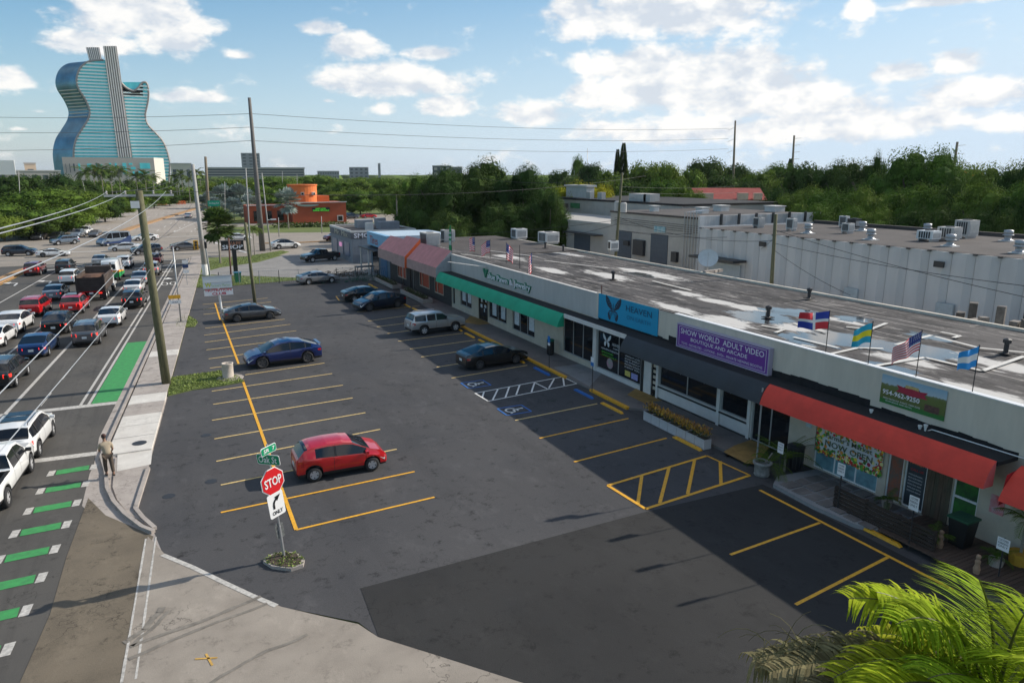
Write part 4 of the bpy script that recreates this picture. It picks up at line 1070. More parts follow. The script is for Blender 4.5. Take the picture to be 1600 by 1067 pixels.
def roof_mat():
    m = ground_mat('weathered flat roof', (.048, .044, .043), (.024, .022, .022), (.085, .078, .076), 0, .35, (1.2, .2, 1))
    n = m.node_tree.nodes; l = m.node_tree.links; b = n['Principled BSDF']
    src = b.inputs['Base Color'].links[0].from_socket
    t = n.new('ShaderNodeTexCoord'); P = t.outputs['Object']
    def nz(sc_, st, d=6, r=.65, loc=(0, 0, 0)):
        z = n.new('ShaderNodeTexNoise'); z.inputs['Scale'].default_value = sc_; z.inputs['Detail'].default_value = d; z.inputs['Roughness'].default_value = r
        mp_ = n.new('ShaderNodeMapping'); mp_.inputs['Scale'].default_value = st; mp_.inputs['Location'].default_value = loc; l.new(P, mp_.inputs[0]); l.new(mp_.outputs[0], z.inputs['Vector']); return z.outputs['Fac']
    def mr(v, a, c, lo=0, hi=1):
        q = n.new('ShaderNodeMapRange'); q.inputs['From Min'].default_value = a; q.inputs['From Max'].default_value = c; q.inputs['To Min'].default_value = lo; q.inputs['To Max'].default_value = hi; l.new(v, q.inputs['Value']); return q.outputs[0]
    def mix(f, A, B):
        q = n.new('ShaderNodeMix'); q.data_type = 'RGBA'; l.new(f, q.inputs[0]); l.new(A, q.inputs[6]); q.inputs[7].default_value = list(B) + [1]; return q.outputs[2]
    def mul(a, b_):
        q = n.new('ShaderNodeMath'); q.operation = 'MULTIPLY'; l.new(a, q.inputs[0])
        if isinstance(b_, float): q.inputs[1].default_value = b_
        else: l.new(b_, q.inputs[1])
        return q.outputs[0]
    # felt rolls laid along the building: fine pale laps and short patches
    br = n.new('ShaderNodeTexBrick'); br.inputs['Scale'].default_value = 1; br.inputs['Mortar Size'].default_value = .045; br.inputs['Mortar Smooth'].default_value = .3
    br.inputs['Brick Width'].default_value = 9; br.inputs['Row Height'].default_value = .95
    rt = n.new('ShaderNodeMapping'); rt.inputs['Rotation'].default_value = (0, 0, pi / 2); l.new(P, rt.inputs[0])
    wob = n.new('ShaderNodeVectorMath'); wob.operation = 'ADD'; l.new(rt.outputs[0], wob.inputs[0])
    zc = n.new('ShaderNodeTexNoise'); zc.inputs['Scale'].default_value = .6; l.new(P, zc.inputs['Vector'])
    sc3 = n.new('ShaderNodeVectorMath'); sc3.operation = 'SCALE'; sc3.inputs['Scale'].default_value = .5; l.new(zc.outputs['Color'], sc3.inputs[0]); l.new(sc3.outputs[0], wob.inputs[1])
    l.new(wob.outputs[0], br.inputs['Vector'])
    c = mix(mul(mul(br.outputs['Fac'], mr(nz(.5, (1, .25, 1)), .46, .56)), .9), src, (.40, .37, .34))
    c = mix(mr(nz(.8, (1.5, .5, 1), 9, .75), .55, .64, 0, .7), c, (.30, .28, .26))
    c = mix(mr(nz(.9, (1.2, .5, 1), 9, .72, (4, 2, 0)), .50, .62, 0, .85), c, (.012, .011, .011))
    # patches of white coating and standing water, each where it lies on this roof
    wn = n.new('ShaderNodeTexNoise'); wn.inputs['Scale'].default_value = .9; wn.inputs['Detail'].default_value = 8; wn.inputs['Roughness'].default_value = .7
    wm_ = n.new('ShaderNodeMapping'); wm_.inputs['Scale'].default_value = (1.6, .45, 1); l.new(P, wm_.inputs[0]); l.new(wm_.outputs[0], wn.inputs['Vector'])
    def M2(op, a, b_=None, cl=False):
        q = n.new('ShaderNodeMath'); q.operation = op; q.use_clamp = cl
        for i_, s_ in enumerate((a, b_)):
            if s_ is None: continue
            if isinstance(s_, (int, float)): q.inputs[i_].default_value = s_
            else: l.new(s_, q.inputs[i_])
        return q.outputs[0]
    sp = n.new('ShaderNodeSeparateXYZ'); l.new(P, sp.inputs[0])
    def field(L_):
        f_ = None
        for px, py, rx, ry in L_:
            q = at(px, py, 4.9)
            a = M2('DIVIDE', M2('SUBTRACT', sp.outputs['X'], q.x - 24.35), rx); b_ = M2('DIVIDE', M2('SUBTRACT', sp.outputs['Y'], q.y - 8), ry)
            e = M2('SUBTRACT', 1.0, M2('SQRT', M2('ADD', M2('MULTIPLY', a, a), M2('MULTIPLY', b_, b_)))); f_ = e if f_ is None else M2('MAXIMUM', f_, e)
        return M2('ADD', f_, M2('MULTIPLY', M2('SUBTRACT', wn.outputs['Fac'], .5), 2.6))
    co = field([(1010, 426, 1.6, 5), (950, 430, 1.3, 4), (1075, 418, 1.5, 3.5), (1075, 458, .8, 2.2), (1120, 470, .7, 2), (1060, 484, .8, 3), (1130, 500, 1.3, 2.6), (1250, 512, 1.2, 2.2), (1420, 562, 1.1, 2.2), (1500, 556, 1.2, 1.8), (870, 393, 1.2, 5), (860, 422, .8, 3), (1530, 612, .9, 2), (1580, 572, 1.2, 1.6), (780, 398, 1, 6), (1170, 482, 1, 2), (1320, 500, .6, 1.6), (1360, 470, .5, 1.3), (1265, 450, .7, 2)])
    pu_ = field([(1190, 495, 1.7, 2.2), (1240, 488, 1.3, 2), (1325, 532, 1.6, 2.6), (1420, 545, 1.8, 2.2), (1265, 532, .9, 2), (1390, 575, .6, 1.2), (1335, 497, .9, 1.2), (1275, 452, .7, 1.6), (1360, 470, .6, 1.2), (1450, 525, .7, 1.2), (1000, 428, .7, 2)])
    cf = mr(co, .15, .42, 0, .92); c = mix(cf, c, (.56, .54, .51))
    pf = mr(pu_, .08, .16); c = mix(pf, c, (.03, .034, .038))
    l.new(c, b.inputs['Base Color'])
    rsrc = b.inputs['Roughness'].links[0].from_socket; rm = n.new('ShaderNodeMix'); l.new(pf, rm.inputs[0]); l.new(rsrc, rm.inputs[2]); rm.inputs[3].default_value = .04; l.new(rm.outputs[0], b.inputs['Roughness'])
    nm_ = b.inputs['Normal'].links[0].from_node; st = n.new('ShaderNodeMath'); st.operation = 'MULTIPLY_ADD'; l.new(pf, st.inputs[0]); st.inputs[1].default_value = -.34; st.inputs[2].default_value = .35; l.new(st.outputs[0], nm_.inputs['Strength'])
    sl_ = n.new('ShaderNodeMath'); sl_.operation = 'MULTIPLY_ADD'; l.new(pf, sl_.inputs[0]); sl_.inputs[1].default_value = .6; sl_.inputs[2].default_value = .3; l.new(sl_.outputs[0], b.inputs['Specular IOR Level'])
    return m
M['roof'] = roof_mat()
M['roof2'] = ground_mat('grey flat roof', (.068, .059, .055), (.046, .041, .039), (.095, .084, .078), .5, .3, (.08, 1.6, 1), spots=.4)
M['water'] = mat('standing water', (.03, .035, .04), .04, var=0, spec=1.0)
M['coating'] = mat('white roof coating', (.13, .12, .115), .75, scale=1.1, det=10, col2=(.62, .60, .57), stretch=(1.5, .35, 1))
M['strip'] = mat('coating strip', (.56, .54, .50), .75, var=.2, scale=2)
BX = 24.35                                               # shopfront plane
UP = Vector((0, 0, 1)); LFT = Vector((0, -1, 0))          # reading direction on the shopfront (seen from -X) is -Y

mall = T('shopping_strip', 'long single-storey row of shops with a weathered flat roof and coloured awnings', 'building', (BX, 8, 0))
# ---- shell
mb = MB(); mb.box(BX, BX + .22, 4, 37.1, 3.62, 5.2); mb.build('parapet', M['parapet'], mall)
mb = MB(); mb.box(BX, BX + .22, 37.1, 62.6, 3.62, 5.17); mb.build('parapet', M['parapetg'], mall)
mb = MB(); mb.box(BX - .02, BX + .26, 4, 29.6, 5.2, 5.24); mb.build('coping', M['whitep'], mall)
mb = MB(); mb.box(BX - .02, BX + .26, 29.65, 62.6, 5.17, 5.2); mb.build('coping', M['parapetg'], mall)
mb = MB(); mb.box(BX - .04, BX + .18, 37.02, 37.2, 3.6, 5.26); mb.build('parapet_pier', M['parapet'], mall)
mb = MB(); mb.quad((BX + .22, 4, 4.93), (38.4, 4, 4.8), (38.4, 62.6, 4.8), (BX + .22, 62.6, 4.93)); mb.quad((BX + .22, 62.6, 4.93), (38.4, 62.6, 4.8), (38.4, 78, 4.8), (BX + .22, 78, 4.93))
mb.build('roof', M['roof'], mall)
mb = MB(); mb.box(38.35, 38.6, 4, 78, 0, 4.95); mb.box(BX, 38.6, 77.9, 78.1, 0, 4.9); mb.build('rear_wall', M['parapet'], mall)
# walls between openings (openings are real holes, glazing set back)
OPEN = [(61.8, 62.4, .45, 2.7), (57.75, 60.4, .7, 2.7), (54.2, 56.2, .14, 2.7), (50.5, 54.0, .65, 2.7), (45.65, 49.4, .5, 2.7), (37.62, 41.4, .5, 3.2),
        (32.4, 37.1, .4, 3.2), (30.9, 31.4, .14, 3.0), (26.0, 30.65, .93, 2.8), (23.85, 25.68, .95, 2.8), (21.3, 23.55, .14, 2.8),
        (16.8, 19.87, .18, 2.7), (15.8, 16.45, .17, 2.7), (14.88, 15.75, .2, 2.7), (13.0, 13.9, .13, 2.7)]
def seg_mat(y):
    if y > 37.4: return 'wallbeige'
    if y > 22.2: return 'wallwhite'
    return 'wallbeige'
ed = sorted([(b, a, c, d) for a, b, c, d in OPEN], reverse=True)
y = 62.6; mbs = {}
for b, a, z0, z1 in ed:
    if y - b > .005: mbs.setdefault(seg_mat((y + b) / 2), []).append((b, y, 0.1, 3.62))
    k = seg_mat((a + b) / 2)
    mbs.setdefault(k, []).append((a, b, .1, z0)); mbs.setdefault(k, []).append((a, b, z1, 3.62)); y = a
mbs.setdefault('wallbeige', []).append((4, y, .1, 3.62))
for k, L_ in mbs.items():
    mb = MB()
    for a, b, z0, z1 in L_:
        if z1 - z0 > .05: mb.box(BX, BX + .25, a, b, z0, z1)
    mb.build('wall', M[k], mall)
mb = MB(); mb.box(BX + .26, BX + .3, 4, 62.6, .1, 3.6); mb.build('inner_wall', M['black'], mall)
def window(y0, y1, z0, z1, panes, fm='frame', gl='glass', posters=(), setb=.1, fw=.06, name='window', sill=True):
    "one glazed opening: frame, panes; posters on the inside are flat prints"
    x = BX + setb
    f = MB(); f.box(x - .04, x + .04, y0, y1, z0, z0 + fw); f.box(x - .04, x + .04, y0, y1, z1 - fw, z1)
    W_ = (y1 - y0); n = panes
    for k in range(n + 1):
        yy = y0 + W_ * k / n; a = yy - fw / 2 if 0 < k < n else (yy if k == 0 else yy - fw); f.box(x - .038, x + .038, a, a + fw, z0 + fw, z1 - fw)
    fo = f.build(name, M[fm], mall)
    for k in range(n):
        a = y0 + W_ * k / n + .02; b = y0 + W_ * (k + 1) / n - .02
        g = MB(); g.box(x - .01, x + .005, a, b, z0 + .02, z1 - .02); g.build('pane', M[gl] if isinstance(gl, str) else gl, fo)
    for (a, b, c, d, pm) in posters:
        g = MB(); g.box(x - .02, x - .012, a, b, c, d); g.build('poster', M[pm] if isinstance(pm, str) else pm, fo)
    return fo
window(61.8, 62.4, .45, 2.7, 1)
window(57.75, 60.4, .7, 2.7, 2, posters=[(59.3, 60.1, 1.15, 2.3, 'poster'), (58.0, 58.8, 1.15, 2.25, 'poster')])
w1 = window(54.2, 56.2, .14, 2.7, 2, fm='trim', gl='glass', posters=[(54.7, 55.1, 1.3, 1.55, 'poster'), (55.0, 55.25, .9, 1.2, 'poster'), (55.5, 55.9, 1.2, 1.5, 'poster'), (55.5, 55.8, 1.7, 2.0, 'poster'), (54.6, 54.9, 1.8, 2.1, 'poster')], name='shop_door')
window(50.5, 54.0, .65, 2.7, 2, posters=[(52.6, 53.4, .95, 2.2, 'poster'), (50.9, 51.7, .95, 2.2, 'poster')])
window(45.65, 49.4, .5, 2.7, 3, posters=[(48.35, 49.2, .95, 2.3, 'poster'), (45.85, 46.7, .95, 2.3, 'poster')])
window(37.62, 41.4, .5, 3.2, 3, fm='frame')
hw = window(32.4, 37.1, .4, 3.2, 2, fm='frame')
window(30.9, 31.4, .14, 3.0, 1, fm='trim', name='shop_door', posters=[(31.02, 31.3, .5 + k * .33, .68 + k * .33, 'wallbeige') for k in range(6)])
window(26.0, 30.65, .93, 2.8, 2, fm='frame'); window(23.85, 25.68, .95, 2.8, 1, fm='frame')
for a, b, z in ((25.95, 30.7, .88), (23.8, 25.73, .9)):
    mb = MB(); mb.box(BX - .07, BX + .06, a, b, z - .08, z); mb.build('window_sill', M['trim'], mall)
    mb = MB(); mb.box(BX - .05, BX - .004, a, b, z + .02, z + .07); mb.build('window_sill', M['wallwhite'], mall)
window(21.3, 23.55, .14, 2.8, 2, fm='frame', name='shop_door')
shopblue = mat('printed window film', (.16, .30, .34), .35, var=.4, scale=2.2, det=6)
window(16.8, 19.87, .18, 2.7, 3, fm='whitep', gl=shopblue)
window(15.8, 16.45, .17, 2.7, 1, fm='whitep', gl=mat('printed fruit film', (.10, .13, .12), .3, scale=5, det=8, col2=(.35, .10, .05)))
window(14.88, 15.75, .2, 2.7, 1, fm='whitep', name='shop_door', gl=mat('dark printed film', (.05, .06, .07), .3, var=.3))
window(13.0, 13.9, .13, 2.7, 1, fm='whitep', name='shop_door', gl=mat('green printed film', (.03, .05, .04), .3, scale=2.2, col2=(.05, .22, .04)))
mb = MB(); mb.box(BX + .04, BX + .1, 13.05, 13.85, 1.35, 1.43); mb.build('push_bar', M['whitep'], mall)
for k in range(6):
    a = 13.93 + k * .157; mb = MB(); mb.box(BX - .03 + .008 * (k % 2), BX + .02, a, a + .148, .2, 2.7); mb.build('plank', mat('dark plank %d' % k, (.085 + .012 * k % .04, .07, .045), .8, var=.35, scale=4, stretch=(3, 8, .6)) if k < 3 else bpy.data.materials['dark plank %d' % (k % 3)], mall)
for a in (37.12, 32.1, 30.67, 23.62, 25.7):
    mb = MB(); mb.box(BX - .06, BX - .002, a, a + .2, .12, 3.3); mb.build('pilaster', M['wallwhite'] if a != 32.1 else M['trim'], mall)
mb = MB(); mb.box(BX - .05, BX - .003, 23.55, 30.85, .12, .2); mb.build('plinth', M['walldark'], mall)
# door lettering and window prints
tw = mat('white print', (.75, .76, .78), .6, var=0); tg = mat('green print', (.10, .55, .06), .6, var=0); tp = mat('pink print', (.6, .08, .25), .6, var=0)
xg = BX + .085
def wtext(s, y, z, h, m=tw, w=None, parent=hw, X=xg, **k): return text(s, (X, y, z), LFT, UP, h, w, m, parent, **k)
wtext('HEAVEN', 35.5, 2.15, .18, w=.8); wtext('ON EARTH', 35.4, 1.95, .1, w=.6)
wtext('HEAVENONEARTH', 36.7, 1.72, .12, w=1.9); wtext('SMOOTHIES', 36.65, 1.5, .12, tg, w=1.3); wtext('OPEN DAILY', 36.6, 1.32, .1, tg, w=1.6)
wtext('NUTRITION', 34.2, 2.3, .2, tg, w=1.4); wtext('CLUB', 33.6, 2.05, .2, tg, w=.6)
for k, s_ in enumerate(('WEIGHT LOSS', 'BOOST ENERGY', 'PRE WORKOUT', 'PROTEIN SHAKES', 'ENERGY TEAS')): wtext(s_, 34.1, 1.8 - k * .17, .1, w=1.5)
mb = MB(); mb.box(xg - .012, xg - .004, 33.5, 34.05, .62, .95); mb.build('print_panel', mat('yellow print', (.6, .5, .12), .6, var=.5, scale=14), hw)
mb = MB(); mb.box(xg - .012, xg - .004, 32.75, 33.4, .58, .95); mb.build('print_panel', mat('blue print', (.3, .3, .6), .6, var=.6, scale=14), hw)
mb = MB(); mb.lathe([(0, 0), (.34, 0), (.34, .01), (0, .01)], (xg - .01, 35.7, .95), 14, axis='X'); mb.build('badge_print', mat('badge print', (.1, .4, .25), .6, scale=7, col2=(.6, .12, .3)), hw)
def butterfly(c, s, m, parent, X):
    mb = MB()
    def wing(pts, sg): mb.poly([(X, c[0] - sg * a * s, c[1] + b * s) for a, b in (pts if sg > 0 else pts[::-1])][::-1])
    up_ = [(.08, -.05), (.25, .35), (.62, .75), (1.0, 1.0), (1.08, .8), (1.0, .45), (.78, .15), (.45, -.02), (.2, -.12)]
    lo = [(.06, -.12), (.25, -.12), (.55, -.2), (.72, -.42), (.68, -.72), (.5, -.95), (.32, -.85), (.2, -.55)]
    for sg in (1, -1): wing(up_, sg); wing(lo, sg)
    o = mb.build('butterfly', m, parent)
    return o
butterfly((36.1, 2.35), .42, tw, hw, xg - .012)
# ---- canopy deck and awnings
mb = MB(); mb.box(23.25, BX, 12.0, 62.6, 3.42, 3.56); mb.build('canopy_deck', M['felt'], mall)
mb = MB(); mb.box(23.19, 23.26, 32.4, 39.4, 3.34, 3.6); mb.build('canopy_edge', M['wallwhite'], mall)
mb = MB(); yy = 12.0
while yy < 37:
    h0 = 3.62 + (.28 if 17 < yy < 30 else .08) + R.uniform(-.03, .04); L_ = .5
    mb.quad((BX - .006, yy, 3.56), (BX - .006, yy, h0), (BX - .006, min(37, yy + L_), h0 + R.uniform(-.03, .03)), (BX - .006, min(37, yy + L_), 3.56)); yy += L_
mb.build('felt_upstand', M['felt'], mall)
def awning(y0, y1, m, label=None, top=(23.25, 3.58), bot=(22.72, 2.72), name='awning', ends=True, endm=None):
    pr = []
    for k in range(7):
        t_ = pi / 2 * k / 6
        f_ = k / 6; q_ = .45
        pr.append((top[0] - (top[0] - bot[0]) * (f_ * q_ + sin(t_) * (1 - q_)), bot[1] + (top[1] - bot[1]) * ((1 - f_) * q_ + cos(t_) * (1 - q_))))
    n = max(2, int((y1 - y0) / 1.6)); mb = MB()
    for i in range(n):
        a = y0 + (y1 - y0) * i / n; b = y0 + (y1 - y0) * (i + 1) / n; c_ = (a + b) / 2; sg = R.uniform(.012, .03)
        for k_, ((x0, z0), (x1, z1)) in enumerate(zip(pr, pr[1:])):
            s0 = sg * sin(pi * k_ / 6); s1 = sg * sin(pi * (k_ + 1) / 6)
            mb.quad((x0 + s0, c_, z0 - s0), (x0, a, z0), (x1, a, z1), (x1 + s1, c_, z1 - s1)); mb.quad((x0, b, z0), (x0 + s0, c_, z0 - s0), (x1 + s1, c_, z1 - s1), (x1, b, z1))
    o = mb.build(name, m, mall, smooth=False)
    if ends:
        for ye in (y0, y1):
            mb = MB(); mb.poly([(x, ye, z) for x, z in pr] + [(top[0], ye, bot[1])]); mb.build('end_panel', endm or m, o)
    mb = MB(); 
    for i in range(n + 1):
        a = y0 + .02 + (y1 - y0 - .04) * i / n; mb.tube([(x + .03, a, z - .03) for x, z in pr[::3]], .015, 4)
    mb.build('frame_tube', M['galv'], o)
    return o
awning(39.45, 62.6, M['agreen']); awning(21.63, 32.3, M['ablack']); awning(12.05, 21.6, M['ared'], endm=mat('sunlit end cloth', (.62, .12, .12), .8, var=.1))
awning(4.5, 11.6, M['ared'], top=(23.8, 3.5), bot=(22.8, 2.5))
mb = MB(); mb.quad((BX - .02, 11.62, 3.5), (23.1, 11.62, 3.3), (22.9, 11.62, 2.3), (BX - .02, 11.62, 2.5)); mb.build('awning_flap', mat('crimson cloth', (.42, .01, .02), .8, var=.1), mall)
# canopy posts
for y_ in (37.3, 32.0, 21.7):
    mb = MB(); mb.tube([(22.95, y_, .13), (22.95, y_, 3.4)], .04, 6); 
    if y_ == 21.7: mb.build('canopy_post', M['frame'], mall)
# conduit and lamps on the canopy of the market
cn = MB(); cn.tube([tuple(onX(1361, 651, BX - .5)), tuple(onX(1440, 676, BX - .5)), tuple(onX(1456, 671, BX - .3)), tuple(onX(1600, 716, BX - .06))], .022, 5); cn.build('conduit', M['whitep'], mall)
for px, py in ((1361, 645), (1437, 670), (1446, 669)):
    p = onX(px, py, BX - .5); mb = MB(); mb.lathe([(.03, -.1), (.04, 0), (.07, .1), (.075, .14), (.0, .15)], p, 8); mb.build('flood_lamp', M['whitep'], mall)
cn = MB(); cn.tube([tuple(onX(1163, 582, BX - .4)), tuple(onX(1165, 578, BX - .3)), tuple(onX(1172, 586, BX - .3)), tuple(onX(1195, 586, BX - .1))], .03, 5); cn.build('vent_pipe', M['whitep'], mall)
for pts in ([(1190, 510), (1225, 516), (1212, 521)], [(1240, 506), (1290, 520)], [(1252, 508), (1275, 503)], [(1322, 512), (1360, 516), (1385, 506)], [(1240, 528), (1310, 545)], [(1252, 540), (1275, 545)],
            [(1296, 555), (1340, 545), (1380, 546)], [(1368, 573), (1445, 560), (1535, 581), (1600, 558)], [(1460, 527), (1530, 545), (1600, 552)], [(1400, 540), (1455, 525)], [(1470, 520), (1500, 526), (1490, 529)],
            [(700, 410), (760, 418)], [(720, 398), (800, 408)], [(850, 408), (950, 420)], [(760, 392), (840, 402)], [(1020, 440), (1080, 455)]):
    mb = MB()
    for a, b in zip(pts, pts[1:]): line(mb, at(*a, 4.9), at(*b, 4.9), .2, 4.955)
    mb.build('coating_strip', M['strip'], mall)

# ---- roof signs and flags
def board(name, label, cat, pts, m, X, th=.08, parent=None, z=None):
    "flat sign board on the parapet: corners y0,y1,z0,z1"
    y0, y1, z0, z1 = pts
    t = T(name, label, cat, (X, (y0 + y1) / 2, z0))
    mb = MB(); mb.box(X - th, X, y0, y1, z0, z1); mb.build('panel', m, t)
    return t
t = board('shop_sign', 'cyan banner with a black butterfly and pale lettering on the parapet', 'sign', (30.95, 37.0, 3.68, 5.23), mat('cyan banner', (.0, .30, .52), .6, var=.06, scale=1), BX - .01, .03)
bl = mat('dark print', (.01, .03, .06), .6, var=0)
o = butterfly((35.35, 4.5), .78, bl, t, BX - .048)
mb = MB()
for sg in (1, -1):
    for a in range(4): mb.quad(*[(BX - .054, 35.35 - sg * p_[0] * .78, 4.5 + p_[1] * .78) for p_ in ((.2 + .16 * a, .12 + .2 * a), (.28 + .17 * a, .16 + .14 * a), (.3 + .17 * a, .1 + .14 * a), (.22 + .16 * a, .06 + .2 * a))][::sg])
    for a in range(4): mb.quad(*[(BX - .054, 35.35 - sg * p_[0] * .78, 4.5 + p_[1] * .78) for p_ in ((.2, -.2 - .03 * a), (.6 - .1 * a, -.32 - .14 * a), (.56 - .1 * a, -.38 - .14 * a), (.2, -.26 - .03 * a))][::sg])
mb.build('wing_marking', mat('cyan print', (.0, .30, .52), .6, var=0), o)
mb = MB(); mb.ball((BX - .05, 35.35, 4.5), .012, .035, .4, 6, 4); mb.build('butterfly_body', bl, o)
text('HEAVEN', (BX - .05, 34.0, 4.62), LFT, UP, .36, 2.5, mat('navy print', (.0, .06, .13), .6, var=0), t); text('ON EARTH', (BX - .05, 33.9, 4.14), LFT, UP, .26, 2.3, mat('deep cyan print', (.0, .17, .32), .6, var=0), t)
for y_ in (37.0,):
    mb = MB(); mb.tube([(BX + .1, 36.9, 4.95), (BX + .1, 36.9, 5.75)], .03, 5); mb.build('pipe_stub', mat('rusty pipe', (.12, .04, .03), .8), t)
pu = mat('purple sign face', (.16, .03, .30), .45, var=.05); sw = mat('sign white', (.78, .77, .82), .5, var=0)
t = board('shop_sign', 'purple light-box sign with three lines of white lettering', 'sign', (22.6, 29.0, 3.62, 4.82), pu, BX - .02, .22)
mb = MB(); x = BX - .245
for a in ((22.56, 29.04, 3.58, 3.64), (22.56, 29.04, 4.80, 4.86), (22.56, 22.62, 3.64, 4.80), (28.98, 29.04, 3.64, 4.80)): mb.box(x - .02, BX - .01, *a)
mb.build('sign_frame', mat('lilac frame', (.42, .38, .50), .5, var=0), t)
mb = MB()
for a in ((22.75, 28.85, 3.70, 3.72), (22.75, 28.85, 4.72, 4.74), (22.75, 22.77, 3.72, 4.72), (28.83, 28.85, 3.72, 4.72)): mb.box(x - .006, x - .001, *a)
mb.build('pinstripe', sw, t)
text('SHOW WORLD  ADULT VIDEO', (x - .0, 28.72, 4.36), LFT, UP, .29, 5.85, sw, t, extr=.012, off=.008); text('BOUTIQUE AND ARCADE', (x, 27.9, 4.04), LFT, UP, .22, 4.0, sw, t, extr=.012, off=.006)
text('TOYS - NOVELTIES - LOTIONS - DVDs - PRIVATE VIEWING BOOTHS', (x, 28.62, 3.80), LFT, UP, .13, 5.7, sw, t, extr=.012)
# pawn sign: raised letters on a green backing
vg = mat('sign green', (.0, .20, .11), .5, var=0)
t = T('shop_sign', 'raised green and white cut-out lettering on the grey parapet', 'sign', (BX, 50.6, 4))
for s_, ya, w_, h_, z_ in (('V', 54.95, .95, .62, 4.05), ('alue Pawn', 54.0, 3.9, .46, 4.02), ('&', 49.75, .5, .44, 4.02), ('Jewelry', 48.95, 2.75, .60, 3.88)):
    text(s_, (BX, ya + .06, z_ - .05), LFT, UP, h_ + .12, w_ + .1, vg, t, extr=.1, off=.07, name='letter_backing'); text(s_, (BX, ya, z_), LFT, UP, h_, w_, vg if s_ == 'V' else sw, t, extr=.12, off=.012)
# market banner on the parapet
def picture_mat():
    m = bpy.data.materials.new('printed field picture'); m.use_nodes = True; n = m.node_tree.nodes; l = m.node_tree.links; b = n['Principled BSDF']; b.inputs['Roughness'].default_value = .5
    t_ = n.new('ShaderNodeTexCoord'); s_ = n.new('ShaderNodeSeparateXYZ'); l.new(t_.outputs['Generated'], s_.inputs[0])
    r_ = n.new('ShaderNodeValToRGB'); z = n.new('ShaderNodeTexNoise'); z.inputs['Scale'].default_value = 9; z.inputs['Detail'].default_value = 8; l.new(t_.outputs['Object'], z.inputs['Vector'])
    ad = n.new('ShaderNodeMath'); ad.operation = 'MULTIPLY_ADD'; l.new(z.outputs['Fac'], ad.inputs[0]); ad.inputs[1].default_value = .16
    ad2 = n.new('ShaderNodeMath'); ad2.operation = 'SUBTRACT'; l.new(s_.outputs['Z'], ad2.inputs[0]); ad2.inputs[1].default_value = .08; l.new(ad2.outputs[0], ad.inputs[2]); l.new(ad.outputs[0], r_.inputs[0])
    e = r_.color_ramp.elements; e[0].position = 0; e[0].color = (.02, .18, .04, 1); e[1].position = 1; e[1].color = (.25, .42, .55, 1)
    for p_, c_ in ((.14, (.03, .16, .03, 1)), (.2, (.10, .13, .03, 1)), (.6, (.13, .16, .04, 1)), (.68, (.16, .18, .09, 1)), (.72, (.42, .52, .58, 1))):
        q = e.new(p_); q.color = c_
    l.new(r_.outputs[0], b.inputs['Base Color']); return m
t = board('shop_sign', 'printed banner of a green field with a red crest and a phone number', 'sign', (14.55, 17.1, 3.95, 5.06), picture_mat(), BX - .01, .03)
crim = mat('crimson print', (.38, .02, .05), .6, var=.1)
mb = MB()
for k in range(20):
    a0, a1 = 2 * pi * k / 20, 2 * pi * (k + 1) / 20
    mb.quad(*[(BX - .046, 15.85 - q_ * cos(t_), 4.66 + q_ * .62 * sin(t_)) for q_, t_ in ((.33, a0), (.33, a1), (.37, a1), (.37, a0))])
mb.build('crest_ring', bl, t)
mb = MB(); mb.poly([(BX - .05, 15.85 - a, 4.66 + b) for a, b in ((-.62, .14), (-.5, .0), (-.62, -.12), (-.3, -.13), (0, -.17), (.3, -.13), (.62, -.12), (.5, 0), (.62, .14), (.3, .1), (0, .12), (-.3, .1))][::-1]); mb.build('crest_ribbon', crim, t)
mb = MB(); mb.poly([(BX - .048, 15.85 - a, 4.66 + b) for a, b in ((-.3, .0), (.3, 0), (.25, .22), (-.25, .22))][::-1]); mb.build('crest_patch', mat('ochre print', (.5, .38, .15), .6, var=.3, scale=20), t)
text('954-962-9250', (BX - .045, 17.0, 4.32), LFT, UP, .19, 1.5, sw, t, extr=.012, off=.02)
text('FRESH PRODUCE  PLANTS  FARM EGGS', (BX - .045, 16.95, 4.14), LFT, UP, .06, 1.5, sw, t, extr=.012); text('WHOLESALE AND RETAIL', (BX - .045, 16.85, 4.05), LFT, UP, .05, 1.1, sw, t, extr=.012)
mb = MB(); mb.box(BX - .047, BX - .042, 14.75, 15.3, 4.12, 4.38); mb.build('print_panel', mat('brown print', (.10, .05, .04), .6, var=.6, scale=12), t)
# market window banner with fruit border
t = T('banner', 'fruit-bordered white banner reading Farmers Market Now Open in the shop window', 'banner', (BX - .06, 18.2, 1))
X_ = BX - .05; mb = MB(); mb.quad((X_, 19.75, .98), (X_, 16.65, .92), (X_, 16.6, 2.12), (X_, 19.78, 2.12)); mb.build('cloth', mat('banner cloth', (.62, .62, .63), .7, var=.05), t)
rr = random.Random(3); cols = [(.55, .03, .02), (.7, .25, .02), (.75, .55, .05), (.12, .35, .04), (.04, .16, .03), (.35, .02, .05), (.8, .7, .3)]
fm = [mat('fruit print %d' % i, c_, .6, var=0) for i, c_ in enumerate(cols)]
mb = MB(); k = 0
while k < 430:
    yy, zz = rr.uniform(16.65, 19.74), rr.uniform(.97, 2.1); e = min(yy - 16.62, 19.76 - yy, (zz - .95) * 1.0, (2.12 - zz) * 1.6)
    if e > .06 + rr.expovariate(1 / .13): continue
    k += 1; r_ = rr.uniform(.03, .085); xo = X_ - .004 - k * .00002
    mb.add([(xo, yy - r_ * cos(2 * pi * i / 7), zz + r_ * sin(2 * pi * i / 7)) for i in range(7)], [tuple(range(7))], rr.randrange(7))
mb.build('fruit_border', fm, t, kind='stuff')
ol = mat('olive lettering', (.08, .11, .05), .6, var=0)
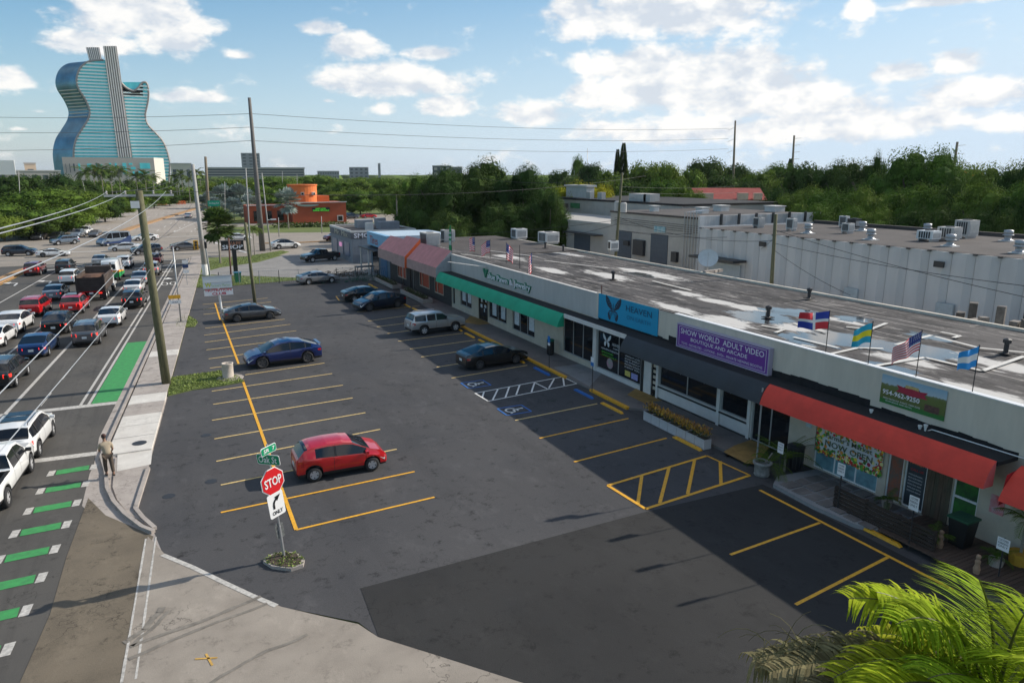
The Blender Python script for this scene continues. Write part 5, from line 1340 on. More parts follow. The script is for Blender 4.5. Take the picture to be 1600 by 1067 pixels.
text("Farmer's Market", (X_ - .01, 19.3, 1.72), LFT, UP, .22, 2.2, ol, t, extr=.012, off=.01); text('NOW OPEN', (X_ - .01, 19.3, 1.36), LFT, UP, .27, 2.25, ol, t, extr=.012, off=.015); text('&', (X_ - .01, 19.2, 1.14), LFT, UP, .13, .2, ol, t, extr=.012)
dr = window  # door prints
po = [o for o in bpy.data.objects if o.name.startswith('shop_door')]
text('MARKET', (BX + .07, 15.6, 1.95), LFT, UP, .14, .55, mat('orange print', (.8, .25, .03), .6, var=0), mall); text('CALL US', (BX + .07, 15.55, 1.7), LFT, UP, .09, .5, mat('red print', (.6, .03, .03), .6, var=0), mall)
for k in range(6): text('MON-SUN 9AM-6PM'[:12 + k % 3], (BX + .07, 15.6, 1.5 - k * .13), LFT, UP, .06, .55, tw, mall)
mb = MB(); mb.box(BX - .03, BX - .004, 12.15, 12.6, 1.35, 2.0); mb.build('notice_sign', mat('pink white sign', (.55, .40, .42), .6, col2=(.6, .05, .06), scale=3), mall)
mb = MB(); mb.box(BX - .03, BX - .004, 20.1, 20.4, 1.85, 2.3); mb.build('notice_sign', mat('pale notice', (.42, .52, .55), .6, var=.2, scale=10), mall)

# ---- flags on the parapet
FLAGM = {k: mat('flag ' + k, c_, .75, var=0) for k, c_ in dict(red=(.62, .03, .045), white=(.75, .74, .74), blue=(.01, .03, .20), skyblue=(.02, .28, .70), aqua=(.02, .40, .58), yellow=(.85, .72, .02), royal=(.02, .05, .35), dgreen=(.01, .25, .08)).items()}
def flag(base, h, kind, L_, W_, dirv, label, droop=.1, name='flag', seed=0, twist=0):
    "pole standing on the parapet with a rippling cloth of real colour fields"
    b = Vector(base); t = T(name, label, 'flag', b, 0, 'flags flying over the shop roof')
    mb = MB(); mb.tube([b, b + Vector((0, 0, h))], .018, 6); mb.ball(b + Vector((0, 0, h + .02)), .03, .03, .03, 6, 4); mb.build('pole', M['dark'], t)
    nx, ny = 34, 13 if kind == 'us' else 12; d = Vector(dirv).normalized(); sd_ = Vector((-d.y, d.x, 0)); rr = random.Random(seed); ph = rr.uniform(0, 6)
    keys = {'us': ('red', 'white', 'blue'), 'do': ('royal', 'white', 'red'), 'bs': ('aqua', 'yellow', 'aqua'), 'hn': ('skyblue', 'white', 'skyblue')}[kind]
    P = []
    for j in range(ny + 1):
        for i in range(nx + 1):
            u, v = i / nx, j / ny
            amp = .16 * L_ * u ** .7
            off = amp * .5 * sin(u * 9 + v * 1.6 + ph) ; dz = -droop * L_ * u - droop * .7 * L_ * u * u + .03 * sin(u * 8 + ph)
            P.append(b + Vector((0, 0, h - .03)) + d * (u * L_ * (1 - .12 * droop)) + sd_ * off + Vector((0, 0, dz - v * W_ * (1 - .12 * u))))
    mb = MB(); fs = []; ms = []
    for j in range(ny):
        for i in range(nx):
            if kind == 'us': m_ = 2 if (i < nx * .42 and j < 7) else (0 if j % 2 == 0 else 1)
            elif kind == 'do':
                if 15 <= i <= 18 or 5 <= j <= 6: m_ = 1
                else: m_ = (0 if i < 16 else 2) if j < 6 else (2 if i < 16 else 0)
            else: m_ = j * 3 // ny
            a = j * (nx + 1) + i; fs.append((a, a + 1, a + nx + 2, a + nx + 1)); ms.append(m_)
    mb.v = P; mb.f = [list(f) for f in fs]; mb.m = ms
    o = mb.build('cloth', [FLAGM[k_] for k_ in keys], t, smooth=True)
    if kind == 'us':
        mb = MB()
        for j in range(5):
            for i in range(6):
                a = (1 + int(j * 1.3)) * (nx + 1) + 1 + int(i * 2.2); p = P[a]
                nn = (P[a + 1] - p).cross(P[a + nx + 1] - p).normalized()
                for sg in (1, -1):
                    c_ = p + nn * .012 * sg; e1 = (P[a + 1] - p).normalized() * .02; e2 = Vector((0, 0, .022)); mb.add([c_ - e1 - e2 * .3, c_ + e1 - e2 * .3, c_ + e2, ], [(0, 1, 2)])
        mb.build('stars', FLAGM['white'], o, kind='stuff')
    return t
WND = (-.62, .45, 0)                      # the breeze blows towards the upper left
flag(tuple(onX(1290, 550, BX + .15)), 1.75, 'do', 1.35, .75, (-.9, .25, 0), 'flag quartered in blue and red with a white cross above the purple sign', .0, seed=1)
flag(tuple(onX(1356, 571, BX + .15)), 1.75, 'bs', .8, .78, (-.85, .3, 0), 'aqua and yellow striped flag, second from the left over the market', .22, seed=2)
flag(tuple(onX(1431, 589, BX + .15)), 1.75, 'us', 1.25, .72, (-.9, .1, 0), 'stars and stripes flag flying over the field banner', .25, seed=3)
flag(tuple(onX(1519, 613, BX + .15)), 1.65, 'hn', .85, .72, (-.9, .1, 0), 'blue white blue flag, rightmost of the tall flags over the market', .1, seed=4)
flag(tuple(at(742, 392, 5.2)), 1.35, 'us', .55, 1.35, (-.85, .2, 0), 'hanging stars and stripes flag nearest the green feather banner', .15, seed=5)
flag(tuple(at(766, 404, 5.2)), 1.7, 'us', .85, 1.1, (-.85, .2, 0), 'stars and stripes flag second from the green feather banner', .35, seed=6)
flag(tuple(at(791, 412, 5.2)), 1.75, 'us', .7, 1.35, (.8, .1, 0), 'stars and stripes flag blowing right above the raised green lettering', .5, seed=7)
flag(tuple(at(831, 425, 5.2)), 1.5, 'us', .4, 1.5, (-.7, -.3, 0), 'limp narrow stars and stripes flag before the white roof patch', .6, seed=8)
for px, py, h_ in ((812, 420, 1.9),):
    b = at(px, py, 5.2); mb = MB(); mb.tube([b, b + Vector((0, 0, h_))], .025, 5); o = mb.build('bare_flagpole', M['dark']); tag(o, 'bare dark flagpole between two stars and stripes flags', 'pole')
t = T('feather_banner', 'tall green and white feather banner at the corner of the pink awnings', 'banner', tuple(onX(706, 396, BX + .3)))
b = Vector(t.location); mb = MB(); mb.tube([b, b + Vector((0, 0, 2.3)), b + Vector((-.05, .15, 2.7))], .02, 5); mb.build('pole', M['dark'], t)
mb = MB(); rows = 12
for k in range(rows):
    z0, z1 = k / rows * 2.5 + .15, (k + 1) / rows * 2.5 + .15
    w0 = .42 * min(1, (1.04 - k / rows) * 3); w1 = .42 * min(1, (1.04 - (k + 1) / rows) * 3)
    mb.quad(b + Vector((.05 * sin(k), .02, z0)), b + Vector((-.1, w0 + .05, z0)), b + Vector((-.1, w1 + .05, z1)), b + Vector((.05 * sin(k + 1), .02, z1)), 1 if k in (3, 4, 6, 8) else 0)
mb.build('cloth', [FLAGM['dgreen'], mat('banner pale', (.45, .55, .5), .7, var=.2, scale=12)], t)

# ---- restaurant with the pink awnings, blue shop, smoke shop
t = T('restaurant', 'dark walled restaurant under big faded pink awnings', 'building', (BX, 72, 0)); rs = t
mb = MB(); 
RO = [(76.8, 79.75, 1.0, 2.4), (73.4, 75.3, .2, 2.4), (69.0, 71.9, 1.0, 2.4), (64.9, 67.2, .95, 2.4)]
y = 83
for a, b, z0, z1 in RO:
    if y - b > 0: mb.box(BX, BX + .25, b, y, 0, 3.4)
    mb.box(BX, BX + .25, a, b, 0, z0); mb.box(BX, BX + .25, a, b, z1, 3.4); y = a
mb.box(BX, BX + .25, 62.6, y, 0, 3.4); mb.box(BX, BX + .25, 62.6, 83, 3.4, 5.0); mb.build('wall', M['walldark'], t)
for i, (a, b, z0, z1) in enumerate(RO):
    x = BX + .08
    if i == 1:
        f = MB(); f.box(x, x + .05, a, b, z0, z1); f.build('door', M['trim'], t)
        f = MB(); f.box(x - .03, x - .005, a + .9, a + 1.0, z0, z1); f.build('door_stile', M['galv'], t); continue
    f = MB(); fw_ = .09
    f.box(x - .1, x - .06, a - .1, b + .1, z0 - .1, z0); f.box(x - .1, x - .06, a - .1, b + .1, z1, z1 + .1); f.box(x - .1, x - .06, a - .1, a, z0, z1); f.box(x - .1, x - .06, b, b + .1, z0, z1); f.box(x - .1, x - .05, b - .75, b - .65, z0, z1)
    fo = f.build('window', M['creamtrim'], t)
    f = MB(); f.box(x - .02, x, a, b - .75, z0, z1); f.build('blind', M['redwin'], fo); f = MB(); f.box(x - .02, x, b - .65, b, z0, z1); f.build('blind', M['redwin'], fo)
def slope_awn(y0, y1, zt, xb, zc, zb, side=None):
    mb = MB(); n = 4
    for i in range(n):
        a = y0 + (y1 - y0) * i / n; b = y0 + (y1 - y0) * (i + 1) / n; mb.quad((BX + .1, b, zt), (BX + .1, a, zt), (xb, a, zc), (xb, b, zc))
    o = mb.build('awning', M['apink'], rs)
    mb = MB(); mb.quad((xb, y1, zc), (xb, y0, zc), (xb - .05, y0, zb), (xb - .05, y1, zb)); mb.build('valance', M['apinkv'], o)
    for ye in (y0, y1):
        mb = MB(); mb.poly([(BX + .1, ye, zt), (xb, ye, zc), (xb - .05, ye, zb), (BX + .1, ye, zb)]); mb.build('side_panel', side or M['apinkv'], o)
slope_awn(62.7, 71.6, 5.5, 22.85, 3.95, 3.0, mat('grey side cloth', (.33, .36, .38), .8)); slope_awn(76.5, 82.6, 5.45, 22.85, 4.05, 2.95); slope_awn(71.7, 76.4, 5.9, 22.65, 4.1, 2.9, M['aorange'])
mb = MB(); mb.quad((BX + .1, 62.6, 4.9), (38.4, 62.6, 4.9), (38.4, 83, 4.9), (BX + .1, 83, 4.9)); mb.build('roof', M['roof2'], t)
for pts in ([(500, 840), (650, 920)], [(740, 950), (930, 1040)]):
    a, b = [at(*p_) for p_ in q4(500, 280, pts)]; bd = T('planting_bed', 'low walled shrub bed under the ' + ('near' if pts[0][0] > 600 else 'far') + ' restaurant windows', 'planter', (a.x, (a.y + b.y) / 2, 0))
    mb = MB(); y0, y1 = min(a.y, b.y), max(a.y, b.y)
    for q_ in ((22.4, 22.55, y0, y1), (23.3, 23.45, y0, y1), (22.55, 23.3, y0, y0 + .15), (22.55, 23.3, y1 - .15, y1)): mb.box(*q_, 0.1, .5)
    mb.build('bed_wall', M['concd'], bd); mb = MB(); mb.box(22.55, 23.3, y0 + .15, y1 - .15, .1, .42); mb.build('soil', M['soil'], bd)
    mb = MB()
    for k in range(900):
        p = Vector((rr.uniform(22.6, 23.25), rr.uniform(y0 + .3, y1 - .3), rr.uniform(.42, .8))); e = Vector((rr.uniform(-1, 1), rr.uniform(-1, 1), rr.uniform(-.2, 1))) * .09; e2 = Vector((rr.uniform(-1, 1), rr.uniform(-1, 1), .3)) * .05
        mb.add([p - e, p + e2, p + e, p - e2], [(0, 1, 2, 3)])
    mb.build('shrubs', mat('bed leaves', (.05, .07, .02), .7, var=.3, island=.6), bd, kind='stuff')
t = T('blue_shop', 'narrow shop with a pale blue sign fascia beyond the pink awnings', 'building', (BX, 87, 0))
mb = MB(); mb.box(BX, BX + 8, 83.02, 91.5, 0, 3.7); mb.build('wall', mat('blue grey wall', (.12, .17, .22), .85, var=.15), t)
mb = MB(); mb.box(BX - .4, BX + .2, 83.0, 91.6, 3.7, 5.35); mb.build('fascia', mat('pale blue fascia', (.22, .42, .60), .7, var=.08), t)
mb = MB(); mb.box(BX + .2, BX + 8, 83.0, 91.6, 3.7, 5.3); mb.build('parapet', mat('pale blue parapet', (.42, .52, .60), .8, var=.08), t)
mb = MB(); mb.box(BX - 1.6, BX + .1, 84, 91.6, 3.4, 3.52); mb.build('canopy', M['trim'], t)
for y_ in (91.2, 87.4): mb = MB(); mb.box(BX - 1.5, BX - 1.35, y_, y_ + .15, 0, 3.4); mb.build('canopy_post', M['wallwhite'], t)
mb = MB(); mb.box(BX - .04, BX - .002, 84.2, 86.8, .1, 2.6); mb.build('door', mat('blue door', (.03, .13, .26), .6, var=.15), t)
mb = MB(); mb.box(BX - .04, BX - .002, 87.8, 90.6, .1, 2.9); mb.build('window', M['glass'], t)
text('Tires', (BX - .41, 90.2, 3.95), LFT, UP, 1.0, 3.6, mat('faded red letter', (.40, .13, .14), .7, var=.1), t, extr=.03)
g = T('smoke_shop', 'grey panelled smoke shop standing on its own with white letters', 'building', (24.4, 102, 0))
pn = [mat('grey panel %d' % k, (.20 + .035 * k, .215 + .035 * k, .24 + .035 * k), .8, var=.12, scale=2) for k in range(4)]
mb = MB(); mb.box(24.42, 34, 102.02, 116, 0, 4.5); mb.build('wall', pn[1], g)
mb = MB(); mb.box(24.3, 34.1, 101.9, 102.1, 4.4, 4.7); mb.box(24.3, 24.5, 102.1, 116.1, 4.4, 4.7); mb.box(24.5, 34.1, 115.9, 116.1, 4.5, 4.7); mb.box(33.9, 34.1, 102.1, 115.9, 4.5, 4.7); mb.build('parapet', M['wallwhite'], g)
for i in range(7):
    for j in range(3):
        mb = MB(); a = 24.45 + i * 1.35; mb.box(a, a + 1.32, 101.97 - .01 * ((i + j) % 2), 102.02, .05 + j * 1.15, 1.18 + j * 1.15); mb.build('cladding_panel', pn[(i * 3 + j * 5 + i * j) % 4], g)
mb = MB(); mb.box(24.35, 34, 101.9, 102.0, 3.5, 4.4); mb.box(24.3, 24.4, 102, 116, 3.5, 4.4); mb.build('sign_band', mat('dark grey band', (.13, .135, .15), .7, var=.1), g)
text('SMOKE', (24.7, 101.88, 3.62), (1, 0, 0), UP, .68, 3.7, sw, g, extr=.06, off=.02)
text('Mr. Mix', (24.28, 112.4, 3.6), LFT, UP, .75, 8.5, mat('yellow white letter', (.6, .55, .38), .7, col2=(.3, .3, .3), scale=5), g, extr=.05)
for k in range(3): mb = MB(); mb.box(24.33, 24.4, 103.5 + k * 4, 106.5 + k * 4, .8, 2.8); mb.build('window', mat('film %d' % k, (.14, .18, .26), .3, var=.4, scale=1.2), g)
mb = MB(); mb.box(24.2, 24.32, 108.2, 109.4, 1.9, 2.5); mb.build('open_sign', mat('pink neon', (.7, .3, .5), .5, var=0, emit=.5), g)
mb = MB(); mb.box(24.5, 33.9, 102.1, 115.9, 4.5, 4.52); mb.build('roof', M['roof2'], g)
for (x, y_, sx_, sy_, h_) in ((28.3, 110, 2.4, 2, 1.2), (31, 106, 3.2, 1.6, 1.1), (31.5, 112, 1.5, 1.5, 1.3), (27.7, 104.5, 1.0, 1.0, 1.1)):
    mb = MB(); mb.box(x - sx_ / 2, x + sx_ / 2, y_ - sy_ / 2, y_ + sy_ / 2, 4.52, 4.52 + h_); mb.build('roof_unit', M['wallwhite'] if x == 27.7 else pn[2], g)

# ---- warehouse with concrete fins behind the shops
wt = mat('tilt-up concrete panel', (.56, .55, .54), .9, var=.08, scale=.6, det=8, stretch=(1, 1, .3))
wh = T('warehouse', 'long pale warehouse of upright concrete panels with a dark flat roof', 'building', (47, 40, 0))
mb = MB(); mb.quad((47, -5, 7.5), (62.5, -5, 7.5), (62.5, 54, 7.5), (47, 54, 7.5)); mb.build('roof', M['roof2'], wh)
mb = MB(); mb.box(62.4, 62.8, -5, 54, 0, 7.75); mb.box(47.1, 62.4, 53.9, 54.1, 0, 7.6); mb.box(47.25, 47.4, -5, 54, 0, 7.45); mb.build('wall', wt, wh)
k = 0; y = 54
while y > -2:
    w_ = 1.55; tl = .16
    vs = [(47.02, y, 0), (46.72, y - w_ + .5, 0), (47.02, y - w_ + .03, 0)]
    mb = MB(); a0, a1 = y, y - w_ + .02
    # a shallow folded panel: face angled, then a short return
    for (xa, ya), (xb, yb) in (((47.1, a0), (46.8, a0 - 1.15)), ((46.8, a0 - 1.15), (47.1, a1))):
        mb.quad((xa, ya, 0), (xb, yb, 0), (xb, yb, 7.5), (xa, ya, 7.5))
    mb.quad((47.25, a0, 0), (47.1, a0, 0), (47.1, a0, 7.5), (47.25, a0, 7.5)); mb.add([(47.1, a0, 7.5), (46.8, a0 - 1.15, 7.5), (47.1, a1, 7.5), (47.3, a1, 7.5), (47.3, a0, 7.5)], [(0, 1, 2, 3, 4)])
    mb.build('wall_panel', wt, wh); mb = MB(); mb.box(46.9, 47.1, a0 - .1, a0 + .12, 7.42, 7.5); mb.build('scupper', M['dark'], wh)
    y -= w_; k += 1
for y_, z_ in ((45.6, 6.7), (29.8, 6.7)): mb = MB(); mb.box(46.6, 46.72, y_ - .4, y_ + .3, z_ - .25, z_ + .15); mb.build('wall_lamp', M['dark'], wh)
mb = MB(); mb.box(45.3, 46.9, 47.5, 53.5, 4.8, 5.0); mb.build('door_canopy', M['dark'], wh)
for y_, h_, w_ in ((50, 3.6, 4), (36.3, 3.2, 1.2), (29, 3.2, 1.2)): mb = MB(); mb.box(46.66, 46.8, y_ - w_ / 2, y_ + w_ / 2, 0, h_ + .9); mb.build('door', mat('pale door %d' % int(y_), (.40, .45, .47), .7, var=.1), wh)
mb = MB(); mb.tube([(46.6, 22.0, 0), (46.6, 22.0, 5.4), (46.6, 24.0, 5.4), (46.6, 24, 0)], .05, 5); mb.build('pipe_frame', M['dark'], wh)
mb = MB(); mb.box(62.35, 62.85, -5, 54, 7.5, 7.8); mb.build('kerb_edge', M['roof2'], wh)
def unit(kind, px, py, z, sx_, sy_, h_, label, cat='air conditioner', gp='machines on the warehouse roof', m=None, r=0):
    p = at(px, py, z); t = T({'ac': 'air_conditioner', 'vent': 'roof_vent'}[kind], label, cat, p, r, gp)
    if kind == 'ac':
        if z > 7: sx_ *= .72; sy_ *= .72; h_ *= .78
        m = m or M['wallwhite']
        for s_ in (-1, 1):
            mb = MB(); mb.obox(p + Vector((0, s_ * sy_ * .35, .1)), sx_, .08, .2); mb.build('skid', M['galv'], t)
        mb = MB(); mb.obox(p + Vector((0, 0, .2 + h_ / 2)), sx_, sy_, h_); mb.build('casing', m, t)
        mb = MB()
        for k in range(5): mb.obox(p + Vector((-sx_ / 2 - .012, -sy_ * .3 + k * sy_ * .15, .2 + h_ / 2)), .02, sy_ * .09, h_ * .78)
        mb.build('louvre', M['dark'], t)
        mb = MB(); mb.lathe([(sx_ * .28, 0), (sx_ * .28, .05), (.0, .06)], p + Vector((0, 0, .2 + h_)), 12); mb.build('fan_guard', M['dark'], t)
        mb = MB(); mb.obox(p + Vector((0, -sy_ / 2 - .011, .2 + h_ * .45)), sx_ * .8, .02, h_ * .6); mb.build('grille', M['galv'], t)
    else:
        mb = MB(); mb.lathe([(.40, 0), (.40, .1), (.24, .14), (.24, .42), (.38, .45), (.38, .5), (.26, .54), (.32, .58), (.32, .84), (.1, .88)], p, 12); mb.build('cowl', M['galv'], t, True)
        mb = MB(); mb.obox(p + Vector((0, 0, .03)), .9, .9, .06); mb.build('flashing', M['wallwhite'], t)
    return t
U = [('ac', 1185, 356, 1.1, 1.1, 1.0, 'dark grey box unit on the left end of the warehouse roof', M['parapetg']), ('ac', 1236, 361, .7, 1.2, 1.2, 'small white and dark unit on a stand near the rear pole', None), ('vent', 1262, 365, 0, 0, 0, 'tall mushroom vent left of the middle of the warehouse roof', None),
     ('ac', 1318, 356, .6, 1.2, 1.2, 'white fan unit standing alone at the back of the warehouse roof', None), ('ac', 1334, 358, 1.2, 1.2, 1.0, 'dark unit behind the white fan unit', M['dark']), ('ac', 1324, 365, 1.0, 1.1, .9, 'small white unit in front of the white fan unit', None), ('vent', 1347, 361, 0, 0, 0, 'vent at the right of the dark unit', None),
     ('vent', 1360, 375, 0, 0, 0, 'squat vent alone in the centre of the warehouse roof', None), ('ac', 1450, 377, 1.5, 1.8, .8, 'white boxy unit with a cable, left of the group on the warehouse roof', M['whitep']), ('vent', 1448, 365, 0, 0, 0, 'vent behind the white boxy unit', None),
     ('ac', 1482, 376, 1.6, 1.8, 1.1, 'flat teal grey unit in the middle of the roof group', M['bluegrey'] if 'bluegrey' in M else M['parapetg']), ('ac', 1508, 372, 1.8, 1.7, 1.6, 'tallest grey unit at the right of the roof group', M['parapetg']), ('vent', 1484, 385, 0, 0, 0, 'vent in front of the roof group', None),
     ('vent', 1574, 377, 0, 0, 0, 'vent at the back right of the warehouse roof', None), ('vent', 1592, 396, 0, 0, 0, 'nearest vent, at the right edge of the warehouse roof', None)]
for k_, px, py, a, b, c_, lb, m_ in U: unit(k_, px, py, 7.5, a, b, c_, lb, m=m_, cat='air conditioner' if k_ == 'ac' else 'roof vent')
gp2 = 'machines on the shop roof'
unit('ac', 811, 374, 4.85, 1.5, 1.5, 1.1, 'pale boxy unit on the far end of the shop roof', gp=gp2, m=M['whitep']); unit('ac', 857, 381, 4.85, 1.7, 2.0, 1.15, 'wide unit with dark louvres on the far end of the shop roof', gp=gp2)
unit('ac', 672, 385, 4.9, 1.5, 2.4, 1.3, 'row of grey condensers behind the pink awnings', gp=gp2, m=M['parapetg']); unit('ac', 700, 378, 4.9, 1.3, 1.3, 1.2, 'grey condenser right of the pink awnings', gp=gp2, m=M['parapetg'])
unit('ac', 958, 393, 4.85, 1.0, .5, .9, 'white fan unit at the rear edge of the shop roof below the grey roller door', gp=gp2, m=M['whitep']); 
for px, py, lb in ((958, 437, 'dark stub vent standing in the white coating'), (1200, 496, 'dark stub vent at the edge of the long puddle'), (1264, 466, 'dark cowl on the shop roof beside the quartered flag'), (852, 388, 'dark turbine vent beside the far roof unit'), (880, 393, 'second dark turbine vent beside the far roof unit'), (1571, 552, 'dark stub vent between the coated strips at the right of the shop roof')):
    p = at(px, py, 4.93); t = T('vent_pipe', lb, 'roof vent', p, 0, gp2); mb = MB(); mb.lathe([(.16, 0), (.1, .05), (.1, .45), (.17, .47), (.17, .62), (.03, .68)], p, 8); mb.build('cowl', M['dark'], t); mb = MB(); mb.obox(p + Vector((0, 0, .015)), .5, .5, .03); mb.build('flashing', M['felt'], t)
# satellite dish
p = at(1105, 424, 4.85); t = T('satellite_dish', 'large white satellite dish at the rear edge of the shop roof', 'satellite dish', p)
mb = MB(); c = p + Vector((0, 0, 1.1)); ax = Vector((-.55, -.62, .55)).normalized(); e1 = ax.cross(UP).normalized(); e2 = e1.cross(ax); K = 20; vs = [c - ax * .22]
for j in (1, 2, 3): vs += [c - ax * (.22 * (1 - (j / 3) ** 2)) + (e1 * cos(2 * pi * i / K) + e2 * sin(2 * pi * i / K)) * .8 * j / 3 for i in range(K)]
fs = [(0, 1 + i, 1 + (i + 1) % K) for i in range(K)] + [(1 + j * K + i, 1 + (j + 1) * K + i, 1 + (j + 1) * K + (i + 1) % K, 1 + j * K + (i + 1) % K) for j in range(2) for i in range(K)]
mb.add(vs, fs); mb.build('reflector', mat('dish', (.5, .54, .55), .5, var=.08), t, True)
mb = MB(); mb.tube([c - ax * .25, p + Vector((.2, .2, 0))], .05, 6); mb.tube([c - ax * .2 - e2 * 1.0, c + ax * .9], .02, 4); mb.build('arm', M['galv'], t)
mb = MB(); rr = random.Random(4)
for k in range(4): q_ = MB(); q_.obox(p + Vector((-.9 + .55 * k, -.9 + .1 * k, .1)), .5, .3, .22, rr.uniform(0, 1)); q_.build('ballast_block', M['concd'], t)

# ---- beige workshop range behind the shop roof
bw = mat('beige render', (.42, .39, .35), .9, var=.1, scale=.8, det=8); gd = mat('blue grey roller door', (.075, .09, .11), .6, var=.1)
t = T('workshop', 'beige workshop with blue grey roller doors behind the shop roof', 'building', (49, 64, 0))
mb = MB(); mb.box(49, 66, 56.6, 72.4, 0, 8.1); mb.build('wall', bw, t)
mb = MB(); mb.box(48.9, 66.1, 56.7, 72.5, 8.1, 8.3); mb.build('roof', M['roof2'], t)
mb = MB(); mb.box(48.9, 66.1, 56.3, 56.6, 0, 8.45); mb.build('stained_parapet', mat('stained white parapet', (.30, .29, .28), .85, scale=.8, det=8, stretch=(1, 1, .25), col2=(.68, .68, .67)), t)
for k in range(6): mb = MB(); mb.box(51.5 + k * 2.4, 51.75 + k * 2.4, 56.15, 56.3, 7.5, 8.6); mb.build('pier', M['dark'], t)
for x_, y_, w_ in ((54, 62, 1.0), (59.5, 65, 1.3), (64, 61, 1.6), (52, 68, .8)): mb = MB(); mb.box(x_, x_ + w_, y_, y_ + w_, 8.3, 8.9); mb.box(x_ - .1, x_ + w_ + .1, y_ - .1, y_ + w_ + .1, 8.9, 9.0); mb.build('roof_unit', M['wallwhite'], t)
def fr(pts):
    q_ = [onX(x, y_, 49) for x, y_ in pts]; return min(a.y for a in q_), max(a.y for a in q_), min(a.z for a in q_), max(a.z for a in q_)
for pts in (((963, 360), (986, 405)), ((1018, 365), (1042, 415))):
    y0, y1, z0, z1 = fr(pts); mb = MB(); mb.box(48.93, 48.995, y0, y1, 0.1, z1); o = mb.build('roller_door', gd, t)
    for k in range(9): mb = MB(); zz = z1 - (k + 1) * .5; mb.box(48.90, 48.928, y0 + .03, y1 - .03, zz, zz + .04); mb.build('slat', gd, o)
mb = MB(); y0, y1, z0, z1 = fr(((1023, 353), (1040, 364))); mb.box(48.9, 48.99, y0, y1, z0, z1); mb.build('trade_sign', mat('teal white sign', (.08, .32, .42), .6, col2=(.6, .65, .6), scale=1.2), t)
for pts in (((993, 374), (1008, 400)), ((978, 376), (985, 384)), ((1053, 393), (1060, 410))):
    y0, y1, z0, z1 = fr(pts); mb = MB(); mb.box(48.6, 48.99, y0, y1, z0, z1); mb.build('wall_box', M['dark'], t)
for k in range(5):
    mb = MB(); y_ = 55.6 + k * .45; y_ += 1.2; mb.tube([(48.85, y_, 0), (48.85, y_, 8.9 - .05 * k), (50.5 + k * .2, y_, 8.95)], .05, 5); mb.build('vent_pipe', M['galv'], t)
mb = MB()
for k in range(4): mb.tube([(48.94, 71.5, 7.5 - k * .22), (48.9, 56.5, 7.4 - k * .22)], .02, 4)
mb.build('service_cables', M['wire'], t)
t = T('low_workshop', 'low beige workshop with a pale roof and small awning beside the big dark trees', 'building', (50, 82, 0))
mb = MB(); mb.box(50, 60, 72.6, 100, 0, 6.3); mb.build('wall', bw, t); mb = MB(); mb.box(49.9, 60, 72.6, 100.1, 6.3, 6.6); mb.build('roof', mat('pale roof', (.42, .40, .37), .9, var=.1), t)
mb = MB(); mb.box(60, 78, 72.6, 107, 0, 8.6); mb.build('upper_block', bw, t); mb = MB(); mb.box(59.9, 78, 72.5, 107.1, 8.6, 8.85); mb.build('cornice', M['felt'], t)
def fx(pts, X):
    q_ = [onX(x, y_, X) for x, y_ in pts]; return min(a.y for a in q_), max(a.y for a in q_), min(a.z for a in q_), max(a.z for a in q_)
y0, y1, z0, z1 = fx(((898, 365), (922, 390)), 50); mb = MB(); mb.box(49.92, 49.995, y0, y1, 0, z1); mb.build('roller_door', gd, t); mb = MB(); mb.box(48.6, 50, y0 - 3, y1 + .8, z1 + .2, z1 + .32); mb.build('door_awning', M['dark'], t)
for pts, c1, c2 in (((870, 325), (888, 316), (.10, .07, .06)), ((892, 326), (907, 317), (.02, .16, .06))):
    pass
for pts, col in ((((869, 317), (888, 325)), (.12, .09, .08)), (((892, 317), (906, 326)), (.02, .17, .06))):
    y0, y1, z0, z1 = fx(pts, 60); mb = MB(); mb.box(59.9, 59.99, y0, y1, z0, z1); mb.build('wall_poster', mat('wall poster %s' % col[1], col, .6, var=.6, scale=1), t)
mb = MB(); mb.box(49.9, 49.99, 90, 97, .0, 5.0); mb.build('panel_wall', mat('grey green wall', (.13, .17, .14), .8, var=.1), t)
p = onX(900, 300, 62); mb = MB(); mb.box(62, 63.5, p.y - 3.2, p.y + 3.2, 8.85, 10.6); mb.box(61.8, 63.7, p.y - 3.6, p.y + 3.6, 10.6, 10.9); mb.build('louvred_penthouse', M['wallwhite'], t)
for px, py, s_ in ((923, 308, 1.2), (941, 309, 1.2), (1000, 312, 4.0), (1015, 310, 1.5)):
    p = onX(px, py, 61.5); mb = MB(); mb.box(61, 61 + s_ * .6, p.y - s_ / 2, p.y + s_ / 2, 8.4, 9.9); mb.build('roof_unit', M['parapetg'], t)
def slab(mb, a, b, n_, dep, z0, z1, mi=0):
    P = [a, b, b + n_ * dep, a + n_ * dep]; ar = sum(P[i].x * P[(i + 1) % 4].y - P[(i + 1) % 4].x * P[i].y for i in range(4))
    if ar < 0: P.reverse()
    mb.prism([(p.x, p.y) for p in P], z0, z1, mi)

